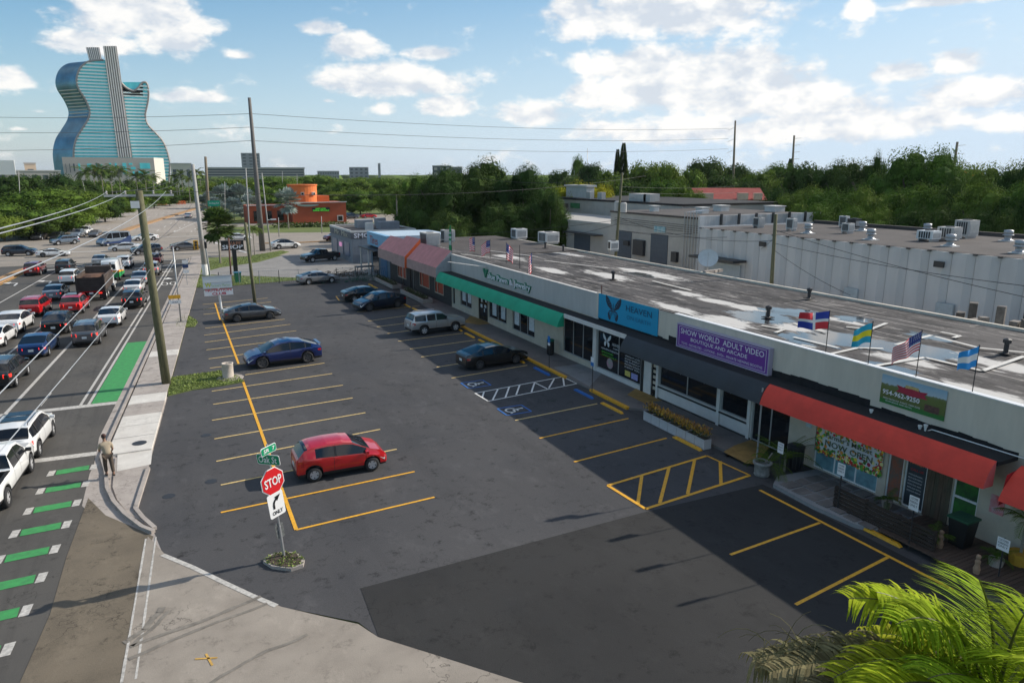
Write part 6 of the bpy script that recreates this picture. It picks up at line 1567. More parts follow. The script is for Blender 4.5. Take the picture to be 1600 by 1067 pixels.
# ---- motel with red roof, orange building, towers
t = T('motel', 'two-storey motel with a red roof and teal wall half hidden by trees', 'building', tuple(rng(1140, 320, 150) * 1))
c = rng(1140, 320, 150); c.z = 0; d_ = Vector((cos(YAW), -sin(YAW), 0)); n_ = Vector((sin(YAW), cos(YAW), 0))
mb = MB(); slab(mb, c - d_ * 6.2, c + d_ * 6.5, n_, 9, 0, 7.6); mb.build('wall', mat('tan motel wall', (.28, .24, .16), .8, var=.3, scale=.5), t)
mb = MB()
for s0, s1 in ((-6.8, 7.2),):
    A = c + d_ * s0 - n_ * 1; B = c + d_ * s1 - n_ * 1; mb.quad(A + UP * 7.6, B + UP * 7.6, B + n_ * 5 + UP * 9.9, A + n_ * 5 + UP * 9.9)
mb.build('roof', mat('red tile', (.28, .045, .035), .8, var=.2, scale=1), t)
for s0, w_ in ((-5.6, 1.9), (2.2, 1.0), (5.2, .8)): mb = MB(); slab(mb, c + d_ * (s0 - w_) - n_ * 1.3, c + d_ * (s0 + w_) - n_ * 1.3, n_, 1, 7.7, 9.0); mb.build('gable', mat('pale gable %s' % w_, (.62, .45, .36), .8), t)
mb = MB(); slab(mb, c + d_ * 2.2 - n_ * .2, c + d_ * 6 - n_ * .2, n_, .15, 1, 7.3); mb.build('teal_panel', mat('teal', (.06, .30, .28), .6, var=.2, scale=1), t)
for s0 in (-5.5, -3.2, -.8): mb = MB(); slab(mb, c + d_ * s0 - n_ * .05, c + d_ * (s0 + 1.3) - n_ * .05, n_, .05, 4.8, 6.8); mb.build('window', M['glass'], t)
orm = mat('terracotta wall', (.36, .075, .03), .85, var=.08, scale=.5); ort = mat('orange tower wall', (.72, .19, .05), .85, var=.06)
t = T('orange_building', 'terracotta coloured restaurant with a round orange tower and green LED sign', 'building', (35, 194, 0))
mb = MB(); mb.box(31.2, 45.3, 194, 206, 0, 5.3); mb.build('front_block', orm, t)
mb = MB(); mb.box(20.5, 31.2, 199, 208, 0, 4.6); mb.build('side_wing', orm, t)
mb = MB(); mb.box(31.0, 45.5, 193.7, 194.0, 5.3, 5.5); mb.box(20.3, 31.0, 198.7, 199, 4.6, 4.8); mb.build('cornice', M['wallwhite'], t)
mb = MB(); mb.lathe([(3.8, 0), (3.8, 9.6), (4.0, 9.7), (4.0, 10.0), (0, 10.0)], (35.2, 200.5, 0), 28); mb.build('round_tower', ort, t)
mb = MB(); mb.box(38.8, 42, 199, 204, 5.3, 7.0); mb.build('upper_room', ort, t)
for an in (-150, -100, -55): 
    p = Vector((35.2 + 3.8 * cos(radians(an)), 200.5 + 3.8 * sin(radians(an)), 7.6)); mb = MB(); mb.obox(p, .9, .9, .8, radians(an)); o = mb.build('window', M['wallwhite'], t); mb = MB(); mb.obox(p + Vector((cos(radians(an)), sin(radians(an)), 0)) * .1, .8, .6, .55, radians(an)); mb.build('pane', M['glass'], o)
mb = MB(); mb.box(36.3, 40.9, 193.9, 193.99, 3.0, 4.0); mb.build('led_board', M['black'], t)
lg = mat('LED green', (.12, .75, .05), .5, var=0, emit=.7)
text('HAPPY HOUR', (37.2, 193.88, 3.55), (1, 0, 0), UP, .36, 2.6, lg, t); text('DRINK SPECIALS', (36.5, 193.88, 3.08), (1, 0, 0), UP, .38, 4.2, lg, t)
mb = MB(); mb.poly([(35.2 + 2.9 * cos(pi * k / 10), 193.6, 4.9 - .55 * sin(pi * k / 10)) for k in range(11)]); mb.build('sign_board', mat('grey green sign', (.25, .32, .28), .6), t)
mb = MB(); mb.box(42.8, 44.4, 193.9, 193.99, .3, 1.9); o = mb.build('window', M['wallwhite'], t); mb = MB(); mb.box(43, 44.2, 193.85, 193.9, .5, 1.7); mb.build('pane', M['glass'], o)
for x in (22, 25, 28): mb = MB(); mb.box(x, x + 1.6, 198.9, 198.99, .6, 3.2); mb.build('window', M['glass'], t)
# ---- far buildings
def fbox(name, label, cat, x0, x1, ytop, Dd, m, dep=20, rows=0, cols=0, wm=None, ybot=None, extras=None):
    a = rng(x0, 273, Dd); b = rng(x1, 273, Dd); tz = rng((x0 + x1) / 2, ytop, Dd).z
    d_ = Vector((b.x - a.x, b.y - a.y, 0)).normalized(); n_ = Vector((-d_.y, d_.x, 0)); a.z = b.z = 0
    z0 = 0 if ybot is None else rng((x0 + x1) / 2, ybot, Dd).z
    t = T(name, label, cat, (a + b) / 2); mb = MB(); slab(mb, a, b, n_, dep, z0, tz); mb.build('wall', m, t)
    mb = MB(); slab(mb, a - d_ * .3 - n_ * .3, b + d_ * .3 - n_ * .3, n_, dep + .6, tz, tz + .8); mb.build('roof_edge', M['parapetg'], t)
    L_ = (b - a).length
    for j in range(rows):
        if cols == 0: mb = MB(); z = tz - (tz - z0) * (j + .6) / rows; slab(mb, a + d_ * .5 - n_ * .05, b - d_ * .5 - n_ * .05, n_, .3, z, z + (tz - z0) / rows * .45); mb.build('window_band', wm or M['glass'], t)
        for i in range(cols):
            s_ = L_ * (i + .25) / cols; z = tz - (tz - max(z0, 6)) * (j + .75) / rows; mb = MB(); slab(mb, a + d_ * s_ - n_ * .05, a + d_ * (s_ + L_ / cols * .5) - n_ * .05, n_, .3, z, z + (tz - max(z0, 6)) / rows * .5); mb.build('window', wm or M['glass'], t)
    return t
fb = mat('far pale concrete', (.40, .38, .35), .9, var=.05); fd = mat('far dark glass', (.06, .08, .10), .3, var=.1); fw2 = mat('far grey wall', (.22, .24, .26), .8, var=.05)
fbox('car_park', 'long multi-storey car park with dark deck openings beyond the palms', 'car park', 322, 476, 264, 420, fb, 40, 3, 0, fd, ybot=276)
fbox('tower_block', 'dark glass tower block rising behind the tall power pole', 'tower', 379, 408, 240, 1500, fw2, 40, 8, 3, fd)
fbox('theatre_block', 'cream windowless block right of the glass guitar building', 'building', 268, 300, 257, 520, mat('cream block', (.58, .54, .46), .8, var=.05), 30, 1, 3, fd)
fbox('casino_block', 'low cream building left of the glass guitar building', 'building', 40, 58, 256, 560, mat('sand block', (.62, .47, .33), .8, var=.05), 30, 1, 1, fd)
fbox('low_hall', 'low pale hall behind the left hand trees', 'building', -40, 95, 268, 540, fb, 30, 1, 8, fd)
fbox('far_hotel', 'hazy grey hotel block on the middle of the horizon', 'building', 546, 576, 262, 1400, fw2, 60, 3, 4, fd); fbox('far_chimney', 'thin brown tower on the middle of the horizon', 'tower', 591, 595, 256, 1400, fw2, 10)
fbox('far_terrace', 'row of pale blue-grey flats on the horizon left of the thin tower', 'building', 496, 530, 268, 1300, fw2, 40, 2, 9, fd); fbox('far_office', 'dark glass office on the horizon left of the dark trees', 'building', 676, 705, 260, 700, fd, 30, 3, 3, fb); fbox('far_flats', 'low flats on the horizon right of the dark glass office', 'building', 705, 722, 262, 720, fw2, 30, 2, 2, fd)
# ------------------------------------------------------------------ vegetation
def leafmat(name, c1, c2, trans=.25):
    m = mat(name, c1, .6, var=.3, scale=.35, island=.9, obj=.35, col2=c2, det=3)
    n = m.node_tree.nodes; l = m.node_tree.links; b = n['Principled BSDF']; b.inputs['Specular IOR Level'].default_value = .08; b.inputs['Roughness'].default_value = .85
    tr = n.new('ShaderNodeBsdfTranslucent'); mx = n.new('ShaderNodeMixShader'); mx.inputs[0].default_value = trans
    l.new(b.inputs['Base Color'].links[0].from_socket, tr.inputs[0]); l.new(b.outputs[0], mx.inputs[1]); l.new(tr.outputs[0], mx.inputs[2])
    l.new(mx.outputs[0], n['Material Output'].inputs[0]); return m
LM = dict(dark=leafmat('dark leaves', (.026, .055, .014), (.055, .095, .02)), mid=leafmat('mid green leaves', (.055, .105, .018), (.115, .175, .028)), lime=leafmat('yellow green leaves', (.065, .115, .018), (.12, .17, .025)),
          palm=leafmat('palm leaves', (.05, .09, .02), (.09, .13, .03)), silver=leafmat('silver palm leaves', (.16, .20, .18), (.27, .31, .29), .1), yellow=leafmat('yellow blossom leaves', (.26, .27, .02), (.34, .32, .03)), flame=leafmat('orange blossom leaves', (.22, .13, .02), (.12, .16, .03)))
M['bark'] = mat('bark', (.10, .08, .06), .95, var=.3, scale=3, bump=.3)
M['palmbark'] = mat('palm bark', (.26, .23, .19), .9, var=.2, scale=4, stretch=(1, 1, 6))
def crown_mesh(name, seed, nb, nl, ls, flat=.75, m=None, spiky=0):
    "unit crown: centre at 0, radius about 1; clumps of leaf-sized faces with gaps between clumps"
    rr = random.Random(seed); mb = MB(); B = []
    while len(B) < nb:
        p = Vector((rr.uniform(-1, 1), rr.uniform(-1, 1), rr.uniform(-.75, 1)))
        if .45 < p.length < .84: B.append((p, rr.uniform(.17, .36)))
    B.append((Vector((0, 0, 0)), .55))
    for c, r_ in B:
        # dark inner mass so that crowns are not see-through everywhere
        vs = []; 
        o_ = len(mb.v); mb.ball((c.x, c.y, c.z * flat), r_ * .66, r_ * .66, r_ * .6 * flat, 6, 4)
        for v in mb.v[o_:]: v += Vector((rr.uniform(-1, 1), rr.uniform(-1, 1), rr.uniform(-1, 1))) * r_ * .13
        n = int(nl * r_ * r_ * 12)
        for k in range(n):
            d = Vector((rr.gauss(0, 1), rr.gauss(0, 1), rr.gauss(0, 1) + .25)).normalized()
            p = c + d * r_ * rr.uniform(.78, 1.2); p.z *= flat
            s = ls * rr.uniform(.6, 1.5); t = Vector((rr.uniform(-1, 1), rr.uniform(-1, 1), rr.uniform(-1, 1))); t = (t - d * t.dot(d) * (.95 if k % 4 else .3)).normalized(); b_ = d.cross(t).normalized()
            mb.add([p - t * s, p + b_ * s * .55, p + t * s, p - b_ * s * .55], [(0, 1, 2, 3)])
    return mb.mesh(name, m)
CR = {}
def crown(kind, v, m):
    k = (kind, v, m)
    if k not in CR:
        sd_ = v * 13 + len(kind)
        if kind == 'broad': CR[k] = crown_mesh('crown', sd_, 48, 200, .026, .62, LM[m])
        elif kind == 'tall': CR[k] = crown_mesh('crown', sd_, 40, 190, .028, 1.0, LM[m])
        elif kind == 'big': CR[k] = crown_mesh('crown', sd_, 95, 420, .017, .8, LM[m])
        elif kind == 'far': CR[k] = crown_mesh('crown', sd_, 14, 26, .085, .7, LM[m])
    return CR[k]
TM = None
def tree(pos, h, wd, kind, m, label, v=0, group=None, hfrac=.72, name='tree'):
    global TM
    t = T(name, label, 'tree', (pos[0], pos[1], 0), R.uniform(0, 6.28), group)
    ch = h * hfrac
    o = bpy.data.objects.new('crown', crown(kind, v, m)); COL.objects.link(o); o.parent = t
    fl = {'broad': .62, 'tall': 1.0, 'big': .8, 'far': .7}[kind]
    o.location = (0, 0, h - ch / 2); o.scale = (wd / 2 / .98, wd / 2 / .98, ch / 2 / fl / .98)
    if TM is None:
        mb = MB(); mb.tube([(0, 0, -.02), (.02, .01, .35), (.0, .03, .7)], .035, 7, r2=.018)
        for k in range(5): a = k * 1.26; mb.tube([(0, 0, .3 + .05 * k), (cos(a) * .12, sin(a) * .12, .55), (cos(a) * .26, sin(a) * .26, .78)], .014, 5, r2=.005)
        TM = mb.mesh('trunk', M['bark'])
    o = bpy.data.objects.new('trunk', TM); COL.objects.link(o); o.parent = t; o.scale = (h, h, h)
    return t
def ptree(px, topy, D_, wpx, kind, m, label, v=0, group=None, hfrac=.75):
    "tree whose top shows at (px, topy), standing D_ metres off and wpx wide in the photograph"
    p = rng(px, 273, D_); h = rng(px, topy, D_).z
    dl = (p - Vector((0, 0, H))).length
    return tree((p.x, p.y), max(2.5, h), wpx * dl / F, kind, m, label, v, group, hfrac)
# frond palms
def feather(mb, base, az, L_, rise, droop, nl=18, lw=.05, ll=.6, rr=random, mi=0):
    pts = []; p = Vector(base); el = rise
    n = 8
    for k in range(n + 1):
        pts.append(p.copy()); d = Vector((cos(az) * cos(el), sin(az) * cos(el), sin(el))); p = p + d * L_ / n; el -= droop / n
    mb.tube(pts, .03 * L_ / 3, 4, r2=.008, mi=mi)
    for k in range(nl):
        u = .15 + .85 * k / nl; f = u * n; i = min(n - 1, int(f)); q = pts[i].lerp(pts[i + 1], f - i); tn = (pts[i + 1] - pts[i]).normalized()
        sd_ = tn.cross(Vector((0, 0, 1))).normalized(); L2 = ll * (1 - abs(u - .45) * .9) * rr.uniform(.85, 1.1)
        for s_ in (1, -1):
            e = q + (sd_ * s_ * .8 + tn * .55 + Vector((0, 0, -.35))) * L2; w_ = tn * lw
            mid = q.lerp(e, .5) + Vector((0, 0, .05 * L2))
            mb.add([q - w_ * .5, q + w_ * .5, mid + w_ * .7, e, mid - w_ * .7], [(0, 1, 2, 3, 4)], mi)
PC = {}
def palm_crown(kind, v):
    if (kind, v) in PC: return PC[kind, v]
    rr = random.Random(v * 7 + len(kind)); mb = MB()
    if kind == 'feather':
        for k in range(17): feather(mb, (0, 0, 0), 2 * pi * k / 17 * 2.4 + rr.uniform(-.2, .2), rr.uniform(2.2, 2.9), rr.uniform(-.1, 1.3), rr.uniform(1.2, 1.9), 14, .09, .7, rr)
        m = LM['palm']
    else:
        for k in range(75 if kind == 'fan' else 44):
            az = rr.uniform(0, 6.28); el = rr.uniform(-.8, 1.5); d = Vector((cos(az) * cos(el), sin(az) * cos(el), sin(el))); c = d * rr.uniform(.8, 1.15)
            mb.tube([(0, 0, 0), c], .02, 3); sd_ = d.cross(Vector((0, 0, 1))).normalized(); up = sd_.cross(d)
            for j in range(11):
                a = (j - 5) * .26; e = c + (d * cos(a) + sd_ * sin(a) + up * .12 * (j % 2)) * rr.uniform(.7, .9) - Vector((0, 0, .12)); w_ = (sd_ * cos(a) - d * sin(a)) * .10
                mb.add([c, c.lerp(e, .55) + w_, e, c.lerp(e, .55) - w_], [(0, 1, 2, 3)])
        m = LM['silver' if kind == 'silver' else 'palm']
    PC[kind, v] = mb.mesh('fronds', m); return PC[kind, v]
PT_ = {}
def palm(pos, h, r_, kind, label, v=0, group=None, lean=0, name='palm_tree'):
    t = T(name, label, 'palm tree', (pos[0], pos[1], 0), R.uniform(0, 6.28), group)
    o = bpy.data.objects.new('fronds', palm_crown(kind, v)); COL.objects.link(o); o.parent = t; s = r_ / (2.3 if kind == 'feather' else 1.75)
    o.location = (0, 0, h - r_ * (.35 if kind == 'feather' else .85)); o.scale = (s, s, s)
    if 'p' not in PT_:
        mb = MB(); mb.tube([(0, 0, 0), (.004, 0, .3), (0, 0, 1)], .02, 7, r2=.013); PT_['p'] = mb.mesh('trunk', M['palmbark'])
    o2 = bpy.data.objects.new('trunk', PT_['p']); COL.objects.link(o2); o2.parent = t; o2.scale = (min(h, 9) * .9, min(h, 9) * .9, o.location.z + .1 * s)
    return t
def ppalm(px, topy, D_, wpx, kind, label, v=0, group=None):
    p = rng(px, 273, D_); h = rng(px, topy, D_).z; dl = (p - Vector((0, 0, H))).length
    return palm((p.x, p.y), h, wpx * dl / F / 2, kind, label, v, group)
# the big dark trees in the middle
for i, (px, ty, D_, wp, kd, m, lb) in enumerate((
    (750, 250, 118, 130, 'big', 'dark', 'tallest dark broad tree in the middle of the picture'), (820, 262, 112, 110, 'big', 'dark', 'dark broad tree touching the pale workshop roof'), (690, 268, 112, 100, 'big', 'dark', 'dark broad tree left of the tallest dark one'),
    (650, 275, 135, 80, 'big', 'mid', 'lighter green tree at the left end of the dark group'), (860, 300, 100, 70, 'big', 'dark', 'low dark tree against the corner of the pale workshop'), (640, 320, 128, 60, 'broad', 'dark', 'small dark tree beside the far car park'), (700, 330, 98, 90, 'big', 'dark', 'low dark bush mass behind the pink awnings'),
    (790, 320, 100, 100, 'big', 'dark', 'low dark tree filling the middle of the dark group'))):
    ptree(px, ty, D_, wp, kd, m, lb, i % 3, 'dark trees behind the shops', hfrac=.97)
rr = random.Random(11)
# tree line behind the warehouses
line1 = [(880, 262, 190, 70, 'dark'), (905, 248, 230, 36, 'mid'), (918, 256, 210, 60, 'dark'), (960, 262, 180, 70, 'mid'), (1000, 258, 170, 80, 'mid'), (1040, 256, 165, 90, 'mid'), (1075, 260, 160, 70, 'lime'), (1110, 252, 200, 90, 'dark'), (1150, 258, 210, 70, 'dark'), (1190, 262, 190, 80, 'lime'), (1220, 258, 220, 70, 'mid'),
         (1255, 258, 130, 90, 'dark'), (1300, 253, 125, 100, 'dark'), (1335, 252, 120, 90, 'dark'), (1372, 246, 112, 36, 'dark'), (1395, 256, 110, 90, 'mid'), (1440, 234, 105, 120, 'mid'), (1470, 246, 108, 90, 'mid'), (1520, 262, 140, 90, 'flame'), (1560, 258, 100, 90, 'mid'), (1600, 256, 95, 90, 'dark'), (1650, 250, 95, 90, 'dark'), (1500, 262, 170, 80, 'lime')]
row2 = [(1260, 292, 105, 90, 'mid'), (1310, 296, 95, 100, 'mid'), (1360, 300, 92, 90, 'lime'), (1410, 298, 90, 90, 'mid'), (1455, 292, 88, 100, 'mid'), (1500, 290, 88, 90, 'dark'), (1550, 285, 84, 110, 'mid'), (1600, 290, 82, 100, 'mid'), (1225, 300, 110, 80, 'dark'), (1650, 285, 80, 110, 'dark'),
        (1290, 320, 88, 80, 'mid'), (1380, 328, 84, 80, 'mid'), (1440, 325, 82, 80, 'dark'), (1490, 325, 80, 80, 'dark'), (1540, 330, 78, 80, 'dark'), (1590, 332, 76, 80, 'dark'), (1335, 325, 86, 80, 'mid')]
row3 = [(900, 284, 125, 90, 'yellow'), (935, 290, 120, 60, 'yellow'), (870, 290, 140, 60, 'mid'), (985, 282, 140, 70, 'dark'), (1030, 284, 135, 80, 'mid'), (1065, 290, 128, 70, 'lime'), (1090, 300, 125, 50, 'lime'), (1175, 285, 175, 60, 'dark'), (1120, 275, 180, 80, 'dark')]
adj = {'dark': 'dark green', 'mid': 'mid green', 'lime': 'light green', 'yellow': 'yellow', 'flame': 'orange tinged'}
def where(px):
    return ('just right of the dark tree group' if px < 890 else 'behind the louvred penthouse' if px < 960 else 'beyond the workshop roofs' if px < 1045 else 'left of the bare transmission pole' if px < 1148 else 'right of the bare transmission pole' if px < 1230 else
            'over the left of the warehouse roof' if px < 1320 else 'over the middle of the warehouse roof' if px < 1420 else 'below the leaning transmission pole' if px < 1530 else 'at the right edge')
for rowname, L_, kd, gp in (('back', line1, 'broad', 'trees on the skyline at the right'), ('front', row2, 'broad', 'trees close behind the warehouse'), ('middle', row3, 'broad', 'trees beyond the workshops')):
    for i, (px, ty, D_, wp, m) in enumerate(L_):
        sz = 'tall' if ty < 258 else ('low' if ty > 315 else 'medium')
        ptree(px, ty + 1, D_, wp * 1.08, 'big' if D_ < 130 else kd, m, '%s %s tree %s, number %s, %s row' % (sz, adj[m], where(px), ['one', 'two', 'three', 'four', 'five', 'six', 'seven', 'eight', 'nine', 'ten', 'eleven', 'twelve', 'thirteen', 'fourteen', 'fifteen', 'sixteen', 'seventeen', 'eighteen', 'nineteen', 'twenty', 'twenty-one', 'twenty-two', 'twenty-three'][i], rowname), i % 3, gp, hfrac=.95)
# narrow araucarias
def spire(px, ty, D_, wpx, label):
    p = rng(px, 273, D_); h = rng(px, ty, D_).z; w_ = wpx * D_ / F; t = T('norfolk_pine', label, 'tree', (p.x, p.y, 0)); mb = MB(); rr = random.Random(px)
    for k in range(48):
        z = h * (.35 + .65 * k / 48) - .3; r_ = w_ / 2 * (1 - k / 48) ** .7 + .35
        for j in range(9):
            a = j * .9 + k; e = Vector((cos(a) * r_, sin(a) * r_, .25)); s_ = Vector((-sin(a), cos(a), 0)) * .8; c = Vector((0, 0, z)) + Vector((p.x, p.y, 0))
            mb.add([c, c + e * .6 + s_ * r_ * .5, c + e, c + e * .6 - s_ * r_ * .5], [(0, 1, 2, 3)]); mb.add([c, c + e * .6 + Vector((0, 0, .25)), c + e, c + e * .6 - Vector((0, 0, .3))], [(0, 1, 2, 3)])
    mb.build('crown', LM['dark'], t); mb = MB(); mb.tube([(p.x, p.y, 0), (p.x, p.y, h * .9)], .22, 6, r2=.05); mb.build('trunk', M['bark'], t)
spire(973, 222, 190, 22, 'tallest narrow spire-shaped pine above the workshops'); spire(964, 232, 192, 14, 'second narrow pine just left of the tallest spire'); spire(1233, 247, 230, 12, 'small spire-shaped pine beside a distant transmission pole')
# left side: clipped domes, hedges, palms
LB = [(20, 305, 175, 90, 'mid'), (60, 298, 182, 110, 'mid'), (100, 312, 190, 60, 'mid'), (-10, 330, 168, 60, 'mid'), (85, 325, 180, 60, 'mid'), (130, 300, 220, 60, 'mid'), (155, 305, 225, 50, 'dark'), (30, 330, 172, 70, 'dark'), (180, 315, 250, 40, 'mid'), (45, 272, 260, 60, 'dark'), (85, 275, 262, 60, 'dark'), (10, 275, 255, 60, 'dark'), (120, 280, 270, 50, 'dark'),
      (200, 300, 300, 40, 'mid'), (235, 298, 310, 40, 'mid'), (260, 302, 330, 30, 'dark'), (290, 300, 360, 36, 'mid')]
for i, (px, ty, D_, wp, m) in enumerate(LB):
    ptree(px, ty, D_, wp * 1.15, 'broad', m, '%s %s beside the far road, %s' % ('clipped' if D_ < 200 else 'bushy', 'dark green tree' if m == 'dark' else 'mid green tree', ['second nearest the white billboard pole', 'largest of the clipped ones, behind the wires', 'right end of the clipped ones', 'cut by the left edge', 'low one in front of the largest', 'left of the coconut palms', 'dark one behind the slim post', 'low dark one before the billboard pole', 'small one near the red flower bed', 'behind the clipped ones, below the sand block',
          'behind the clipped ones near the guitar', 'behind the clipped ones at the far left', 'dark one under the podium corner', 'below the podium of the glass guitar', 'right below the podium', 'darkest before the cream block', 'nearest the grey concrete pole'][i]), i % 3, 'trees left of the far road', hfrac=.9)
for i, (px, ty, D_, wp) in enumerate(((133, 268, 290, 20), (146, 266, 300, 20), (158, 264, 300, 22), (172, 266, 310, 22), (185, 264, 305, 22), (212, 275, 330, 16), (226, 272, 330, 18), (238, 276, 335, 16), (274, 278, 360, 14), (283, 272, 360, 16), (293, 280, 350, 12), (120, 296, 215, 14), (98, 296, 200, 16), (307, 268, 380, 16), (312, 272, 380, 14))):
    ppalm(px, ty - 3, D_, wp * 1.5, 'feather', 'tall slim coconut palm %s before the glass guitar podium' % ['at the far left of the row', 'second from the left', 'third from the left', 'fourth from the left', 'tallest, in the middle', 'first below the podium windows', 'second below the podium windows', 'third below the podium windows', 'left of the cream block', 'before the cream block', 'right of the cream block', 'alone near the slim post', 'alone by the clipped trees', 'left of the brown pole', 'touching the brown pole'][i], i % 3, 'coconut palms left of the far road')
for i, (px, ty, D_, wp) in enumerate(((345, 290, 230, 46), (372, 288, 225, 50), (385, 305, 215, 44), (322, 300, 250, 34), (360, 310, 215, 40), (445, 294, 178, 46), (338, 315, 220, 30))):
    ppalm(px, ty, D_, wp, 'silver', 'silver leaved fan palm %s' % ['highest of the cluster near the brown pole', 'in the middle of the cluster', 'right next to the tall power pole', 'left end of the cluster', 'low in the middle of the cluster', 'standing alone before the orange building', 'low at the left of the cluster'][i], i % 2, 'silver palms near the orange building')
for i, (px, ty, D_, wp, m) in enumerate(((410, 292, 240, 60, 'lime'), (455, 285, 260, 70, 'mid'), (500, 275, 300, 90, 'mid'), (545, 278, 280, 80, 'mid'), (560, 300, 235, 60, 'mid'), (520, 300, 240, 60, 'lime'), (480, 276, 330, 70, 'mid'), (600, 282, 240, 50, 'mid'), (615, 290, 190, 60, 'mid'), (575, 276, 380, 60, 'mid'), (430, 278, 340, 70, 'mid'), (360, 282, 300, 50, 'mid'), (380, 280, 330, 50, 'lime'), (330, 286, 300, 40, 'mid'), (400, 290, 270, 40, 'mid'))):
    ptree(px, ty, D_, wp * 1.1, 'broad', m, '%s tree %s' % (adj[m], ['left of the orange building behind the silver palm', 'behind the silver palm and orange tower', 'behind the round orange tower', 'right of the orange tower, tall', 'right behind the orange building corner', 'just right of the orange upper room', 'far behind the orange tower', 'at the edge of the open lawn', 'on the lawn left of the dark group', 'on the horizon below the hazy hotel', 'below the multi-storey car park', 'between the brown pole and the car park', 'left of the tall power pole', 'right of the brown pole', 'right of the tall power pole'][i]), i % 3, 'trees round the orange building', hfrac=.9)
for i, (px, ty) in enumerate(((92, 276), (108, 279), (124, 276), (141, 280), (160, 277), (176, 280), (196, 276), (214, 279), (232, 277), (250, 280), (266, 276), (76, 275), (58, 277))):
    ptree(px, ty, 430 + 13 * (i % 4), 30, 'far', 'mid' if i % 3 else 'dark', 'far tree at the foot of the glass guitar podium, %s' % ['first', 'second', 'third', 'fourth', 'fifth', 'sixth', 'seventh', 'eighth', 'ninth', 'tenth', 'eleventh', 'leftmost but one', 'leftmost'][i], 0, 'trees at the foot of the podium', hfrac=.95)
p = at(348, 412); t = palm((p.x - .3, p.y), rng(348, 325, hypot(p.x, p.y)).z, 3.0, 'fan', 'dense round-headed green palm behind the vape shop sign', 1, name='fan_palm')
p = at(398, 398); palm((p.x, p.y), 4.6, 1.7, 'feather', 'small curly palm beside the lone wooden pole', 1)
ppalm(618, 300, 130, 26, 'feather', 'slim palm trunk in front of the dark tree group', 2)
# woods out to the horizon as one far mass, plus low planting
rr = random.Random(5); tv = [v.co.copy() for v in crown('far', 0, 'mid').vertices]; tf = [tuple(p.vertices) for p in crown('far', 0, 'mid').polygons]
VS = []; FS = []
for k in range(620):
    D_ = 400 + 1500 * rr.random() ** 1.5; an = rr.uniform(-.80, .90) + YAW; hh = rr.uniform(6.5, 11.5)
    if -.66 < an - YAW < -.34 and 610 < D_ < 760: continue
    if -.66 < an - YAW < -.34 and D_ < 620: hh = rr.uniform(6, 8.2)
    r_ = rr.uniform(6, 11) * (1 + D_ / 1600); cx0, cy0 = sin(an) * D_, cos(an) * D_; ca, sa = cos(k), sin(k); o_ = len(VS)
    VS += [(cx0 + (v.x * ca - v.y * sa) * r_, cy0 + (v.x * sa + v.y * ca) * r_, hh * .45 + v.z * hh * .8) for v in tv]; FS += [tuple(i + o_ for i in f) for f in tf]
for k in range(2600):
    D_ = 1500 + 4500 * rr.random(); an = rr.uniform(-.85, .95) + YAW; o_ = len(VS); cx0, cy0 = sin(an) * D_, cos(an) * D_; w_ = rr.uniform(20, 60); h_ = rr.uniform(8, 13)
    for q in range(6): a_ = q * 1.05; VS.append((cx0 + cos(a_) * w_, cy0 + sin(a_) * w_, 0)); VS.append((cx0 + cos(a_) * w_ * .7, cy0 + sin(a_) * w_ * .7, h_ * rr.uniform(.7, 1)))
    FS += [(o_ + 2 * q, o_ + (2 * q + 2) % 12, o_ + (2 * q + 3) % 12, o_ + 2 * q + 1) for q in range(6)] + [tuple(o_ + 2 * q + 1 for q in range(6))]
me = bpy.data.meshes.new('far_woodland'); me.from_pydata(VS, [], FS); me.materials.append(LM['mid']); o = bpy.data.objects.new('far_woodland', me); COL.objects.link(o); o['kind'] = 'stuff'
def bedpatch(name, pts, m, n, h, seed):
    P = [at(*p) for p in pts]; rr = random.Random(seed); mb = MB(); a, b = P
    for k in range(n):
        q = a.lerp(b, rr.random()) + Vector((rr.uniform(-1, 1), rr.uniform(-1.2, 1.2), rr.uniform(0, h))); e = Vector((rr.uniform(-1, 1), rr.uniform(-1, 1), rr.uniform(-.4, 1))) * .28; e2 = Vector((rr.uniform(-1, 1), rr.uniform(-1, 1), .2)) * .2
        mb.add([q - e, q + e2, q + e, q - e2], [(0, 1, 2, 3)])
    o = mb.build(name, m); o['kind'] = 'stuff'; return o
rb = mat('red bedding leaves', (.20, .03, .03), .8, var=.5, island=.7); yb_ = mat('yellow bedding leaves', (.35, .30, .02), .8, var=.3, island=.6)
for i, (pts, m, n, h) in enumerate((([(80, 345), (128, 338)], rb, 900, 1.0), ([(150, 330), (178, 325)], rb, 600, 1.6), ([(120, 338), (165, 328)], yb_, 600, .7), ([(250, 321), (262, 320)], mat('orange bedding', (.5, .08, .01), .8, var=.3), 200, 1.4), ([(276, 320), (290, 319)], mat('orange bedding two', (.5, .08, .01), .8, var=.3), 200, 1.4),
        ([(40, 352), (90, 344)], LM['dark'], 900, 1.0), ([(430, 356), (540, 354)], LM['dark'], 1500, 1.2), ([(560, 398), (610, 402)], LM['dark'], 10, .2))): bedpatch('flower_bed', pts, m, n, h, i)

